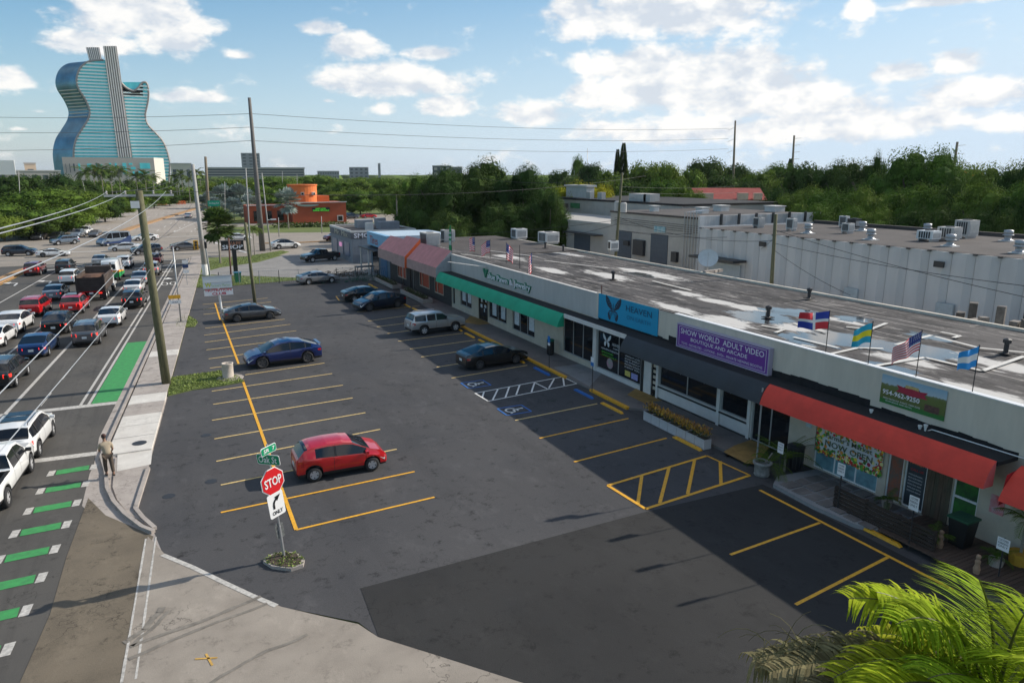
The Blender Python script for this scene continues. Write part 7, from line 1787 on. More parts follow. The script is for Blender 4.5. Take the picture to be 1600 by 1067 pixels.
# ------------------------------------------------------------------ the glass guitar tower
GY = 720.0
def gp(x, y, Y=GY): return onY(x, y, Y)
gt = T('guitar_tower', 'huge teal glass hotel shaped like a guitar body with striped neck', 'skyscraper', (gp(190, 273).x, GY, 0))
def smooth(P, n=5):
    out = []
    K = len(P)
    for i in range(K - 1):
        p0, p1, p2, p3 = P[max(0, i - 1)], P[i], P[i + 1], P[min(K - 1, i + 2)]
        for j in range(n):
            t = j / n; out.append(tuple(.5 * (2 * b + (c - a) * t + (2 * a - 5 * b + 4 * c - d) * t * t + (3 * b - a - 3 * c + d) * t ** 3) for a, b, c, d in zip(p0, p1, p2, p3)))
    return out + [tuple(P[-1])]
Lf = smooth([(162, 94), (140, 96), (126, 106), (120, 122), (122, 137), (133, 155), (140, 172), (138, 186), (129, 201), (119, 218), (115, 240), (118, 268), (122, 300)])
Rt = smooth([(190, 130), (197, 137), (208, 142), (216, 138), (222, 130), (229, 130), (232, 142), (231, 160), (227, 180), (231, 195), (243, 208), (256, 224), (264, 248), (265, 268), (262, 300)])
def wy(P, y):
    "outline crossing at photo height y (outermost)"
    xs_ = [a[0] + (b[0] - a[0]) * (y - a[1]) / (b[1] - a[1]) for a, b in zip(P, P[1:]) if min(a[1], b[1]) <= y < max(a[1], b[1])]
    return xs_
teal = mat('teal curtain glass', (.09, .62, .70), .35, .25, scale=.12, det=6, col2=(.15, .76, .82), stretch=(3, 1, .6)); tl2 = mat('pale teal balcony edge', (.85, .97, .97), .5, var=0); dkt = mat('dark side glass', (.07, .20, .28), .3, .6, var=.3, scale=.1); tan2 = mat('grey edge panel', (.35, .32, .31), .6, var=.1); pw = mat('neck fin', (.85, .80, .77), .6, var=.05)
DEP = 22.0
front = lambda x, y, o=0: gp(x, y, GY + o)
mb = MB()
for A, B in (([p for p in Lf], None),):
    # left half: outline to neck centre
    neck = lambda y: 164 + (y - 94) * .155
    for a, b in zip(Lf, Lf[1:]): mb.quad(front(*a), front(*b), front(neck(b[1]) + 6, b[1]), front(neck(a[1]) + 6, a[1]))
y = 128.0
for a, b in zip(Rt, Rt[1:]):
    if b[1] > a[1] and a[0] > 215 or a[1] > 140: 
        if a[0] > 221: mb.quad(front(neck(a[1]) + 4, a[1]), front(neck(b[1]) + 4, b[1]), front(*b), front(*a))
V_ = [p for p in Rt if p[0] <= 224 and p[1] < 145]
for a, b in zip(V_, V_[1:]): mb.quad(front(*a), front(a[0], 152), front(b[0], 152), front(*b))
me_ = mb.build('glass_front', teal, gt)
# floor bands
y = 99.0
while y < 292:
    xl = wy(Lf, y); xr = [x for x in wy(Rt, y) if x > 222 or y > 143]
    sp = []
    if xl: sp.append((min(xl), neck(y) + 2))
    if xr and y > 131:
        x0 = max(neck(y) + 20, 0)
        if y < 143: x0 = max([x for x in wy(Rt, y) if x < 224] or [x0])
        sp.append((x0, max(xr)))
    for i_, (a, b) in enumerate(sp):
        q = MB(); P0, P1 = front(a, y, -.9), front(b, y + (b - a) * .012 * 0, -.9); th = .62
        q.box(P0.x, P1.x, GY - 1.2, GY + .1, P0.z - th, P0.z + th); q.build('floor_band', tl2, gt)
    y += 5.1
# side skin receding to the left and behind, edge rim
def skin(P, m, name, dx, o0=0, o1=DEP, flip=False):
    mb = MB()
    for a, b in zip(P, P[1:]):
        A0, B0 = front(*a, 0), front(*b, 0); A1, B1 = A0 + Vector((dx, DEP, 0)), B0 + Vector((dx, DEP, 0))
        mb.quad(A0, A1, B1, B0) if not flip else mb.quad(A0, B0, B1, A1)
    return mb.build(name, m, gt)
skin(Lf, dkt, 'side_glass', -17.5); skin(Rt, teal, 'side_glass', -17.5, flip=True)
for P in (Lf, Rt):
    mb = MB(); mb.tube([front(*a, -.6) for a in P], .9, 5); mb.build('edge_rim', tan2, gt)
mb = MB(); back = Vector((-17.5, DEP, 0))
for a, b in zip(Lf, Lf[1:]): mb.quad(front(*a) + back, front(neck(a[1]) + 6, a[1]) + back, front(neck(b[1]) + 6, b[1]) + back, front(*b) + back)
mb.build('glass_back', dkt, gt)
for k in range(9):
    y = 140 + k * 5.2; x = min(wy(Lf, y)); P0 = front(x, y); q = MB(); q.tube([P0 + Vector((-1.8, 1.5, 0)), P0 + Vector((-16.5, DEP - 1.5, 0))], .45, 4); q.build('side_balcony', M['wallwhite'], gt)
def neckset(x0, x1, xb0, xb1, ytop, ybot, off, n, name):
    q = MB(); q.add([front(x0, ytop, off), front(x1, ytop, off), front(xb1, ybot, off), front(xb0, ybot, off)] + [front(x0, ytop, off) + Vector((0, 6, 0)), front(x1, ytop, off) + Vector((0, 6, 0)), front(xb1, ybot, off) + Vector((0, 6, 0)), front(xb0, ybot, off) + Vector((0, 6, 0))], [(0, 3, 2, 1), (4, 5, 6, 7), (0, 4, 7, 3), (1, 2, 6, 5), (0, 1, 5, 4)])
    o = q.build(name, mat(name + ' recess', (.26, .235, .23), .8, var=0), gt)
    for k in range(n):
        t0 = (k + .12) / n; t1 = (k + .62) / n; q = MB(); A = [front(lerp(x0, x1, t0), ytop - .5, off - 1.6), front(lerp(x0, x1, t1), ytop - .5, off - 1.6), front(lerp(xb0, xb1, t1), ybot, off - 1.6), front(lerp(xb0, xb1, t0), ybot, off - 1.6)]
        q.add(A + [p + Vector((0, 1.5, 0)) for p in A], [(0, 3, 2, 1), (0, 4, 7, 3), (1, 2, 6, 5), (0, 1, 5, 4)]); q.build('neck_fin', pw, o)
    return o
neckset(161, 182, 184.5, 206.5, 72.5, 246, -2.5, 6, 'neck'); neckset(134, 155, 139, 159, 74.5, 94, DEP - 2, 7, 'rear_neck')
q = MB(); P = [front(197, 137, 6), front(222, 130, 6), front(221, 136, 6), front(215, 141.5, 6), (front(207, 142, 6)), front(200, 139, 6)]; q.poly(P); q.build('cutaway_glass', dkt, gt)
q = MB(); a = front(205, 144, -2); b = front(219, 146, -2); q.box(a.x, b.x, GY - 2.2, GY - 1, b.z, a.z); q.build('soffit_slot', M['dark'], gt)
# podium in front
PY = 640.0
pt = T('podium', 'pale hotel podium with teal glazed openings at the foot of the glass guitar', 'building', (onY(170, 280, PY).x, PY, 0))
a = onY(97, 250, PY); b = onY(240, 247, PY); pmx = mat('podium stone', (.50, .45, .42), .85, var=.05, scale=.1)
mb = MB(); mb.box(a.x, b.x, PY, PY + 40, 0, b.z); mb.build('wall', pmx, pt)
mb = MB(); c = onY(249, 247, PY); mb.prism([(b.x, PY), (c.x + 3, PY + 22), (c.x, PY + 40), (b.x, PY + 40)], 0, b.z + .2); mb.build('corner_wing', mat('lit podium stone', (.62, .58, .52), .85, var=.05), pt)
for x0, y0, x1, y1 in ((102, 256, 105, 272), (108, 256, 111, 270), (114, 256, 118, 268), (122, 256, 126, 266), (136, 256, 144, 265), (150, 256, 152, 262), (156, 257, 160, 260), (170, 255, 174, 259), (179, 255, 183, 262), (191, 255, 199, 272), (201, 255, 207, 258), (204, 261, 212, 265), (207, 268, 211, 274), (218, 255, 235, 264), (216, 268, 224, 272), (228, 268, 233, 271)):
    A, B = onY(x0, y0, PY), onY(x1, y1, PY); q = MB(); q.box(A.x, B.x, PY - .3, PY + .1, B.z, A.z); q.build('window', teal if x0 > 120 else fd, pt)
for x0, y0 in ((243, 258), (246, 268), (243, 270)):
    pass
# ------------------------------------------------------------------ poles, wires, signs
def sag(a, b, s, n=14):
    a, b = Vector(a), Vector(b); return [a.lerp(b, k / n) - Vector((0, 0, 4 * s * (k / n) * (1 - k / n))) for k in range(n + 1)]
def wires(name, label, L_, m, r=.012):
    t = T(name, label, 'overhead wires', tuple(L_[0][0]))
    for a, b, s_ in L_: mb = MB(); mb.tube(sag(a, b, s_), r, 4); mb.build('wire', m, t)
    return t
def upole(label, base, top, r0, r1, m, name='utility_pole', arms=(), cat='utility pole'):
    t = T(name, label, cat, (base[0], base[1], 0)); mb = MB(); mb.tube([base, Vector(base).lerp(Vector(top), .5), top], r0, 10, r2=r1); mb.build('shaft', m, t, True)
    for z, L_, an in arms:
        f = (z - base[2]) / (top[2] - base[2]); c = Vector(base).lerp(Vector(top), f); d = Vector((cos(an), sin(an), 0)); mb = MB(); mb.obox(c + Vector((0, 0, 0)), L_, .1, .12, an); o = mb.build('crossarm', M['galv'], t)
        for k in (-.46, -.2, .2, .46): mb = MB(); mb.lathe([(.03, 0), (.07, .05), (.04, .1), (.07, .15), (.03, .22)], c + d * L_ * k + Vector((0, 0, .06)), 7); mb.build('insulator', M['concpole'], o)
    return t
b = Vector((-.72, 46.4, 0)); tp = onY(217, 298, 46.6)
lp = upole('leaning mossy wooden pole standing in the grass island by the pavement', b, tp, .27, .2, M['woodgreen'], arms=((11.35, 3.6, .1),))
mb = MB(); mb.obox(onY(211, 320, 46.2), .45, .05, .4); mb.build('number_sign', M['whitep'], lp)
mb = MB()
for k in range(2): mb.tube([b.lerp(tp, .05) + Vector((.16, -.12, 0)), b.lerp(tp, .95) + Vector((.14, -.1, 0))], .025, 4)
mb.build('cable_riser', M['wire'], lp)
arm = lambda f: b.lerp(tp, .975) + Vector((f, f * .1, .25))
gtop = onY(301, 257, 98.1)
wires('power_lines', 'pale cables running from the mossy pole out over the left edge', [(arm(-1.6), onY(-60, 372, 10), .15), (arm(-.7), onY(-60, 380, 10), .15), (arm(1.4), onY(-40, 455, 9), .3)], M['wirel'], .010)
wires('telephone_lines', 'dark cables slung low from the mossy pole over the queueing cars', [(onY(226, 372, 46.6), onY(-30, 645, 8), .1), (onY(235, 420, 46.6), onY(-30, 740, 8), .1)], M['wirel'], .008)
wires('junction_lines', 'thin wires from the mossy pole to the grey concrete pole', [(arm(-1.4), gtop, .8), (arm(.2), gtop, .8), (arm(1.5), gtop + Vector((0, 0, -1)), .8), (onY(229, 390, 46.6), gtop + Vector((0, 0, -4)), .4)], M['wire'], .018)
wires('guy_lines', 'thin dark wire from the mossy pole to the workshop corner pole', [(arm(1.6), Vector((45.4, 61, 12.4)), .9)], M['wire'], .014)
upole('white roadside pole with a small yellow and white sign', Vector((.65, 66.3, .1)), onY(270, 386, 66.3), .06, .05, M['galv'], 'light_pole', cat='sign pole')
t = T('traffic_sign', 'small yellow sign over a white one on the slim pole by the pavement', 'sign', (.55, 65.9, 2))
c = onY(272.5, 464, 66.0); mb = MB(); mb.obox(c, .95, .03, .32); mb.build('yellow_plate', M['yellow'], t); c = onY(273.5, 472, 66.0); mb = MB(); mb.obox(c, .95, .03, .3); mb.build('white_plate', M['whitep'], t)
text('WALK', onY(269, 474, 65.95), (1, 0, 0), UP, .14, .5, PT['midblue'], t)
t = T('crossing_sign', 'pair of small blue and white signs on a post near the far crosswalk', 'sign', at(293, 447)); p = at(293, 447)
mb = MB(); mb.tube([p, p + UP * 3], .035, 5); mb.build('post', M['galv'], t)
for z, m_ in ((2.8, M['whitep']), (2.3, PT['midblue']), (1.7, M['whitep'])): mb = MB(); mb.obox(p + Vector((0, -.05, z)), .6, .03, .4); mb.build('plate', m_, t)
gp_ = upole('tall grey concrete pole at the corner of the junction', Vector((4.4, 98.1, 0)), gtop, .34, .2, M['concpole'])
mb = MB(); mb.tube([Vector((4.4, 98.1, 0)), Vector((4.4, 98.1, 0)).lerp(gtop, .1)], .37, 10); mb.build('white_base', M['whitep'], gp_)
t = T('mast_arm', 'curved street light arm with a yellow traffic signal by the grey pole', 'traffic signal', (4.5, 97.6, 0))
A = onY(319, 374, 97.5); B = onY(300, 373, 97.5); C_ = onY(268, 384, 97.2); E_ = onY(240, 399, 96.8)
mb = MB(); mb.tube([Vector((4.9, 97.5, 0)), A, B, C_, E_], .12, 7, r2=.05); mb.build('arm', M['galv'], t)
c = onY(306, 383, 97.2); mb = MB(); mb.obox(c, .55, .3, 1.15); hd = mb.build('signal_head', M['yellow'], t)
for k in range(3): mb = MB(); mb.lathe([(.14, 0), (.16, -.12)], c + Vector((0, -.16, .35 - .35 * k)), 10, axis='Y'); mb.build('lens', M['dark'], hd)
c = onY(321, 383, 97.2); mb = MB(); mb.obox(c, .3, .3, .8); mb.build('signal_head', M['black'], t)
pb = at(327, 350); upole('brown round pole beside the silver palms', pb, onY(321, 245, pb.y), .45, .32, M['wood'])
t = T('street_name_sign', 'green street name sign beside the brown pole', 'sign', onY(334, 318, 150)); c = onY(334, 318, 120); t.location = c; mb = MB(); mb.obox(c, 1.75, .06, .85); mb.build('plate', mat('sign teal green', (.0, .28, .17), .5, var=0), t); text('Stirling Rd', c + Vector((-.7, -.05, -.15)), (1, 0, 0), UP, .3, 1.4, sw, t)
mb = MB(); mb.tube([c + Vector((-4, 0, .3)), c + Vector((4, .1, .3))], .02, 4); mb.build('span_wire', M['wire'], t)
tallb = Vector((14.9, 125.9, 0)); tallt = Vector((14.75, 125.9, 24.6)); upole('tallest dark grey transmission pole left of centre', tallb, tallt, .50, .24, mat('dark grey pole', (.15, .14, .13), .85, var=.15), 'transmission_pole')
rpb = Vector((141.4, 150, 0)); rpt = Vector((140.3, 150, 26.6)); rp = upole('bare transmission pole rising over the motel', rpb, rpt, .42, .22, M['wood'], 'transmission_pole')
for z in (24.9, 21.9, 19.0): mb = MB(); mb.tube([rpt + Vector((0, 0, z - 26.6)), rpt + Vector((-1.8, .5, z - 27.4))], .05, 4); mb.build('bracket', M['galv'], rp)
for z in (24.5, 22, 19.3):
    pass
L_ = []
for (ya, yb, yl) in ((178, 201, 180), (199, 217, 205), (220, 233, 235)): a = onY(392.5, ya, 125.9); L_ += [(a, Vector((138.6, 150.4, onY(1147, yb, 150).z)), 1.2), (onY(-120, yl, 190), a, .6)]
wires('high_voltage_lines', 'three long thin wires crossing the sky through the tallest pole', L_, mat('hazy cable', (.12, .13, .14), .6, var=0), .035)
for px, y0, y1, dx, D_, lb in ((1241, 212, 285, -2, 260, 'second transmission pole, smaller and farther right'), (1496, 222, 290, -7, 230, 'leaning transmission pole with side brackets over the right trees')):
    tq = rng(px, y0, D_); bq = rng(px + dx, 273, D_); bq.z = 0; p_ = upole(lb, bq, tq, .45, .3, M['wood'], 'transmission_pole')
    for k in range(4): mb = MB(); c = tq - Vector((0, 0, 1 + 2.2 * k)); mb.tube([c, c + Vector((2.2, -1, .2))], .06, 4); mb.build('bracket', M['galv'], p_)
q0 = rng(918, 273, 500); upole('thin far radio mast above the trees', Vector((q0.x, q0.y, 0)), rng(918, 232, 500), .35, .2, M['galv'], 'radio_mast', cat='mast')
wb = at(399, 478); upole('lone wooden pole standing in the parking bays', wb, onY(383, 348, wb.y), .17, .13, M['woodgreen'])
wl = at(392, 402); t = upole('white street light pole behind the lone wooden pole', wl, onY(384, 263, wl.y), .14, .08, M['concpole'], 'street_light', cat='street light')
wl = at(423, 392); t = upole('white street light pole right of the tallest pole', wl, onY(409, 270, wl.y), .14, .08, M['concpole'], 'street_light', cat='street light'); c = onY(427, 343, wl.y); mb = MB(); mb.tube([onY(417.5, 344, wl.y), c], .05, 5); mb.obox(c, .9, .3, .18); mb.build('lamp_arm', M['whitep'], t)
for px, py, ty, lb in ((34, 362, 268, 'slim white pole carrying the white billboard'), (139, 341, 322, 'short white post on the verge of the far road'), (134, 300, 283, 'slim white post above the clipped trees'), (187, 325, 300, 'light pole left of the crossarm'), (283, 316, 285, 'light pole above the orange bed'), (436, 370, 340, 'short post on the verge before the orange building'), (503, 365, 338, 'short post before the orange building entrance'),
        (51, 358, 345, 'short post behind the wires on the left verge'), (352, 352, 284, 'light pole among the silver palms'), (465, 330, 272, 'light pole left of the car park end'), (442, 330, 268, 'light pole before the car park'), (734, 343, 296, 'pale slim pole before the dark trees'), (1185, 322, 268, 'wooden pole right of the bare transmission pole'), (1102, 325, 278, 'wooden pole left of the motel')):
    p = at(px, py) if py > 300 else rng(px, 273, 260); p.z = 0; upole(lb, p, onY(px - (5 if px < 300 else 1), ty, p.y), .1, .07, M['concpole'] if px < 1100 else M['wood'], 'light_pole', cat='pole')
t = T('billboard', 'blank white billboard cut by the left edge', 'billboard', onY(8, 262, at(34, 362).y)); a = onY(-25, 273, at(34, 362).y); c = onY(22, 251, at(34, 362).y); mb = MB(); mb.box(a.x, c.x, a.y - .3, a.y, a.z, c.z); mb.build('panel', mat('billboard white', (.8, .8, .74), .6, var=.02), t)
# rear poles behind the shop roof
cans = upole('wooden pole with transformer cans at the workshop corner', Vector((42, 61.3, 0)), Vector((42.05, 60.4, 12.7)), .17, .12, M['woodgreen'])
for dx, z in ((-.5, 9.3), (.6, 9.2)): mb = MB(); mb.lathe([(.3, 0), (.32, .1), (.32, .9), (.2, 1.0)], (42 + .1, 60.6 - dx, z - .4), 10); mb.build('transformer_can', M['parapetg'], cans)
upole('shorter wooden pole before the ribbed warehouse wall', Vector((42, 39.6, 0)), Vector((42, 39.9, 9.6)), .17, .13, M['woodgreen'])
wires('alley_lines', 'sagging dark wires along the alley behind the shop roof', [((42, 39.8, 7.6), (42, 60.7, 8.3), .8), ((42, 39.8, 7.4), (42, 4, 7.6), .9), ((42, 39.8, 8.4), (41, 12, 5.6), .5), ((42, 39.8, 6.9), (38.6, 30, 5.1), .2), ((42, 60.8, 8), (25, 90, 5), .6), ((42, 60.8, 7), (49, 57.5, 6.6), .2), ((42, 39.8, 7.9), (47, 46, 6.2), .1), ((42, 60.5, 12.3), (42, 95, 12), .6), ((42, 60.8, 7.6), (38.4, 76, 5.2), .5), ((42, 60.8, 7.0), (47, 50, 6.9), .3)], M['wire'], .018)
wires('motel_lines', 'pale thin wires strung between poles before the motel', [(rng(970, 292 + 8 * k, 100), rng(1148, 291 + 10 * k, 150), .3) for k in range(3)] + [(rng(1148, 291 + 10 * k, 150), rng(1260, 297 + 9 * k, 150), .3) for k in range(3)], M['wire'], .015)
# shop signs on poles
vp = at(365, 432); t = T('vape_sign', 'black pole sign with brown and cream letters spelling vape shop', 'sign', vp); Y_ = vp.y
a = onY(346, 391, Y_); c = onY(380, 376, Y_); mb = MB(); mb.box(a.x, c.x, Y_ - .15, Y_ + .15, a.z, c.z); mb.build('panel', M['black'], t)
mb = MB(); mb.box(a.x - .08, c.x + .08, Y_ - .18, Y_ + .18, c.z, c.z + .08); mb.box(a.x - .08, c.x + .08, Y_ - .18, Y_ + .18, a.z - .08, a.z); mb.build('panel_frame', M['dark'], t)
q = onY(365.5, 391, Y_); mb = MB(); mb.box(q.x - .25, q.x + .25, Y_ - .2, Y_ + .2, 0, a.z - .08); mb.build('post', M['black'], t)
text('VAPE', onY(357, 384.5, Y_) + Vector((0, -.16, .03)), (1, 0, 0), UP, .5, 1.5, mat('brown letter', (.35, .16, .10), .6, var=0), t, off=.02); text('SHOP', onY(347.3, 389.6, Y_) + Vector((0, -.16, 0)), (1, 0, 0), UP, .52, c.x - a.x - .2, sw, t, off=.02)
rp_ = at(362, 446); upole('rusty pole just in front of the vape sign', rp_, onY(357, 372, rp_.y), .1, .1, mat('rusty iron', (.14, .07, .05), .8, var=.3), 'rusty_pole', cat='pole')
t = T('nutrition_sign', 'double white pole sign with red nutrition club lettering', 'sign', (4.05, 66.2, 0)); Y_ = 66.2
mb = MB(); mb.tube([(4.05, Y_, 0), (3.85, Y_, 3.2)], .09, 8); mb.build('post', M['whitep'], t)
a = onY(317.5, 451, Y_); c = onY(361, 430, Y_); mb = MB(); mb.box(a.x, c.x, Y_ - .22, Y_ - .1, a.z, c.z); mb.build('upper_panel', mat('sign pale', (.62, .66, .68), .5, var=.03), t)
mb = MB(); mb.box(a.x - .04, c.x + .04, Y_ - .24, Y_ - .08, c.z, c.z + .05); mb.box(a.x, c.x, Y_ - .235, Y_ - .221, (a.z + c.z) / 2 - .02, (a.z + c.z) / 2); mb.build('panel_frame', M['galv'], t)
text('Farmers Market', (a.x + .62, Y_ - .225, a.z + .12), (1, 0, 0), UP, .24, c.x - a.x - .75, mat('pale green print', (.25, .42, .25), .6, var=0), t); text('W', (a.x + .15, Y_ - .225, a.z + .1), (1, 0, 0), UP, .4, .5, mat('lime print', (.5, .55, .05), .6, var=0), t, off=.03)
a2 = onY(319.5, 462.5, Y_); c2 = onY(363.5, 451.5, Y_); mb = MB(); mb.box(a2.x, c2.x, Y_ - .22, Y_ - .1, a2.z, c2.z); mb.build('lower_panel', mat('sign white two', (.72, .72, .74), .5, var=0), t)
rl = mat('deep red letter', (.42, .0, .03), .5, var=0); text('NUTRITION', (a2.x + .12, Y_ - .225, a2.z + .36), (1, 0, 0), UP, .24, c2.x - a2.x - .24, rl, t, off=.02); text('CLUB', (a2.x + .62, Y_ - .225, a2.z + .05), (1, 0, 0), UP, .23, 1.15, rl, t, off=.03)
# the stop sign
Y_ = 22.4; t = T('stop_sign', 'red stop sign on a leaning post with green street names and a white turn sign', 'road sign', (2.55, 22.45, .13))
P0 = Vector((2.55, 22.45, .1)); P1 = onY(417, 694, 22.4)
mb = MB(); mb.tube([P0, P1], .035, 6); mb.build('post', M['galv'], t); mb = MB(); mb.tube([P0, P0.lerp(P1, .28)], .05, 6); mb.build('sleeve', M['galv'], t)
rt = Vector((cos(radians(30)), sin(radians(30)), .10)).normalized(); nr = rt.cross(UP).normalized(); upv = (P1 - P0).normalized(); upv = (upv - rt * upv.dot(rt)).normalized()
def plate(cpx, w_, h_, m, name, shape='box', r_=rt, o=.06, u_=upv, th=.012):
    c = onY(cpx[0], cpx[1], 22.4) + r_.cross(UP).normalized() * o; n_ = r_.cross(u_).normalized(); mb = MB()
    if shape == 'oct': pts = [(cos(pi / 8 + k * pi / 4) * w_ / 2 / cos(pi / 8), sin(pi / 8 + k * pi / 4) * h_ / 2 / cos(pi / 8)) for k in range(8)]
    else:
        q = .04; pts = []
        for sx_, sy_ in ((1, 1), (-1, 1), (-1, -1), (1, -1)):
            pts += [(sx_ * (w_ / 2 - (q if sx_ * sy_ < 0 else 0)), sy_ * (h_ / 2 - (0 if sx_ * sy_ < 0 else q))), (sx_ * (w_ / 2 - (0 if sx_ * sy_ < 0 else q)), sy_ * (h_ / 2 - (q if sx_ * sy_ < 0 else 0)))]
    F_ = [c + r_ * a + u_ * b_ + n_ * th / 2 for a, b_ in pts]; B_ = [p - n_ * th for p in F_]; k = len(F_)
    mb.add(F_ + B_, [tuple(range(k)), tuple(reversed(range(k, 2 * k)))] + [(i, k + i, k + (i + 1) % k, (i + 1) % k) for i in range(k)]); mb.build(name, m, t); return c, n_
whi = mat('reflective white', (.8, .8, .8), .4, var=.02); grn = mat('road sign green', (.0, .26, .12), .4, var=0); rdm = mat('stop red', (.62, .015, .02), .4, var=0)
c, n_ = plate((424, 751), .86, .90, whi, 'white_border', 'oct'); plate((424, 751), .80, .84, rdm, 'red_face', 'oct', o=.072)
text('STOP', c + n_ * .025 - rt * .33 - upv * .155, rt, upv, .31, .66, whi, t, extr=.005, off=.02)
c, n_ = plate((430, 787), .60, .84, whi, 'turn_plate'); kb = M['black']
text('ONLY', c + n_ * .012 - rt * .2 - upv * .33, rt, upv, .14, .4, kb, t, extr=.004, off=.02)
mb = MB(); o_ = c + n_ * .017; pth = [(-.1, -.12), (-.1, .05), (-.06, .14), (.02, .2), (.08, .23)]
for (a0, b0), (a1, b1) in zip(pth, pth[1:]): d = Vector((a1 - a0, b1 - b0)).normalized() * .035; mb.quad(*[o_ + rt * x + upv * y for x, y in ((a0 + d.y, b0 - d.x), (a1 + d.y, b1 - d.x), (a1 - d.y, b1 + d.x), (a0 - d.y, b0 + d.x))])
mb.poly([o_ + rt * x + upv * y for x, y in ((.05, .12), (.2, .32), (-.03, .29))]); mb.build('arrow', kb, t)
r2 = Vector((cos(radians(-38)), sin(radians(-38)), -.0)); c, n_ = plate((420.5, 717), .80, .36, whi, 'blade_border', r_=r2, o=.05); plate((420.5, 717), .76, .32, grn, 'name_blade', r_=r2, o=.062)
text('Oak St', c + n_ * .026 - r2 * .33 - UP * .10, r2, UP, .22, .64, whi, t, extr=.004, off=.008)
r3 = Vector((cos(radians(42)), sin(radians(42)), .0)); c, n_ = plate((417.5, 702), .70, .27, whi, 'blade_border', r_=r3, o=.05); plate((417.5, 702), .66, .23, grn, 'route_blade', r_=r3, o=.062)
text('SR  7', c + n_ * .026 - r3 * .25 - UP * .06, r3, UP, .13, .5, whi, t, extr=.004, off=.01)
c, n_ = plate((438.5, 829), .32, .54, mat('sign back', (.16, .17, .17), .5, .4, var=.5, scale=12), 'small_sign_back', r_=Vector((cos(.5), sin(.5), 0)), o=-.05)
# ------------------------------------------------------------------ small things in the lot
p = at(357, 591); t = T('litter_bin', 'round pale concrete litter bin on the grass island', 'litter bin', p, 0)
mb = MB(); mb.lathe([(.36, 0), (.36, .02), (.33, .04), (.34, .9), (.36, .95), (.36, 1.0), (.27, 1.0), (.27, .8), (0, .8)], p, 16, caps=False); mb.build('drum', mat('aggregate concrete', (.48, .42, .36), .95, var=.2, scale=20), t, True)
mb = MB(); mb.lathe([(.8, 0), (.8, .07), (0, .07)], p + Vector((.1, -.1, 0)), 12, caps=False); mb.build('concrete_base', M['concd'], t)
for px, py, lb, m_, s_ in ((372, 441, 'blue-lidded green wheelie bin by the grass strip', mat('bin green', (.02, .22, .10), .5, var=.1), 1.15), (1500, 850, 'black and green wheelie bin before the market glass door', M['black'], .95)):
    p = at(px, py, .05 if px < 500 else .3); t = T('wheelie_bin', lb, 'bin', p); mb = MB(); z0 = p.z
    mb.add([p + Vector(v) * s_ for v in ((-.26, -.26, 0), (.26, -.26, 0), (.26, .26, 0), (-.26, .26, 0), (-.34, -.34, 1), (.34, -.34, 1), (.34, .34, 1), (-.34, .34, 1))], [(3, 2, 1, 0), (4, 5, 6, 7), (0, 1, 5, 4), (1, 2, 6, 5), (2, 3, 7, 6), (3, 0, 4, 7)]); mb.build('bin_body', m_, t)
    mb = MB(); mb.obox(p + Vector((0, 0, 1.04 * s_)), .76 * s_, .76 * s_, .07); mb.build('lid', mat('lid blue', (.02, .22, .40), .5, var=0) if px < 500 else mat('lid green', (.02, .09, .05), .5, var=0), t)
for px, py, lb, rr_, hh in ((860, 554, 'dark slim litter bin with a green hood under the green awning end', .25, 1.0), (1241, 731, 'black ribbed round litter bin against the beige wall', .34, .95)):
    p = at(px, py, .13); t = T('trash_can', lb, 'litter bin', p); mb = MB(); mb.lathe([(rr_ * .85, 0), (rr_, hh * .5), (rr_, hh), (rr_ * .8, hh)], p, 14); mb.build('drum', M['black'], t)
    for k in range(14): a = 2 * pi * k / 14; mb = MB(); mb.obox(p + Vector((cos(a) * rr_, sin(a) * rr_, hh * .5)), .02, .03, hh * .9, a); mb.build('rib', M['dark'], t)
    mb = MB(); mb.lathe([(rr_ * 1.08, 0), (rr_ * 1.1, .08), (rr_ * .7, .14)], p + UP * hh, 14); mb.build('rim', M['dark'] if px > 900 else mat('bin hood green', (.02, .14, .09), .5, var=0), t)
# sign posts before the shops
def post(px, py, z0, zh, plates, label, m=M['dark'], dy=0):
    p = at(px, py, z0); t = T('sign_post', label, 'sign', p); mb = MB(); mb.tube([p, p + UP * zh], .025, 5); mb.build('post', m, t)
    for (zc, w_, h_, pm, tx) in plates:
        c = p + UP * zc; mb = MB(); mb.obox(c + Vector((-.04, 0, 0)), .015, w_, h_); o = mb.build('plate', pm, t)
        for i, s_ in enumerate(tx): text(s_, c + Vector((-.05, w_ * .4, h_ * (.25 - .25 * i))), LFT, UP, h_ * .17, w_ * .8, kb if pm is whi else whi, t, extr=.003)
    return t
sb = mat('sign blue', (.01, .16, .48), .4, var=0)
post(858, 575, .13, 2.1, [(1.95, .3, .42, sb, ()), (1.62, .3, .16, whi, ())], 'accessible parking sign post by the slim dark litter bin'); post(925, 612, .13, 2.1, [(1.95, .3, .3, whi, ()), (1.68, .3, .22, sb, ())], 'accessible parking sign post before the dark shop window')
tx_ = ('CUSTOMER', 'PARKING', 'ONLY')
post(1308, 800, .02, 1.9, [(1.75, .32, .46, whi, tx_)], 'white parking notice post at the left end of the slatted fence'); post(1419, 858, .02, 1.9, [(1.72, .34, .5, whi, tx_)], 'white parking notice post at the right end of the slatted fence')
post(1216, 752, .02, 1.7, [(1.5, .3, .46, whi, tx_)], 'white parking notice post behind the old round planter'); post(1560, 900, .3, 1.3, [(1.1, .36, .4, whi, tx_)], 'white notice on a short post at the wooden deck')
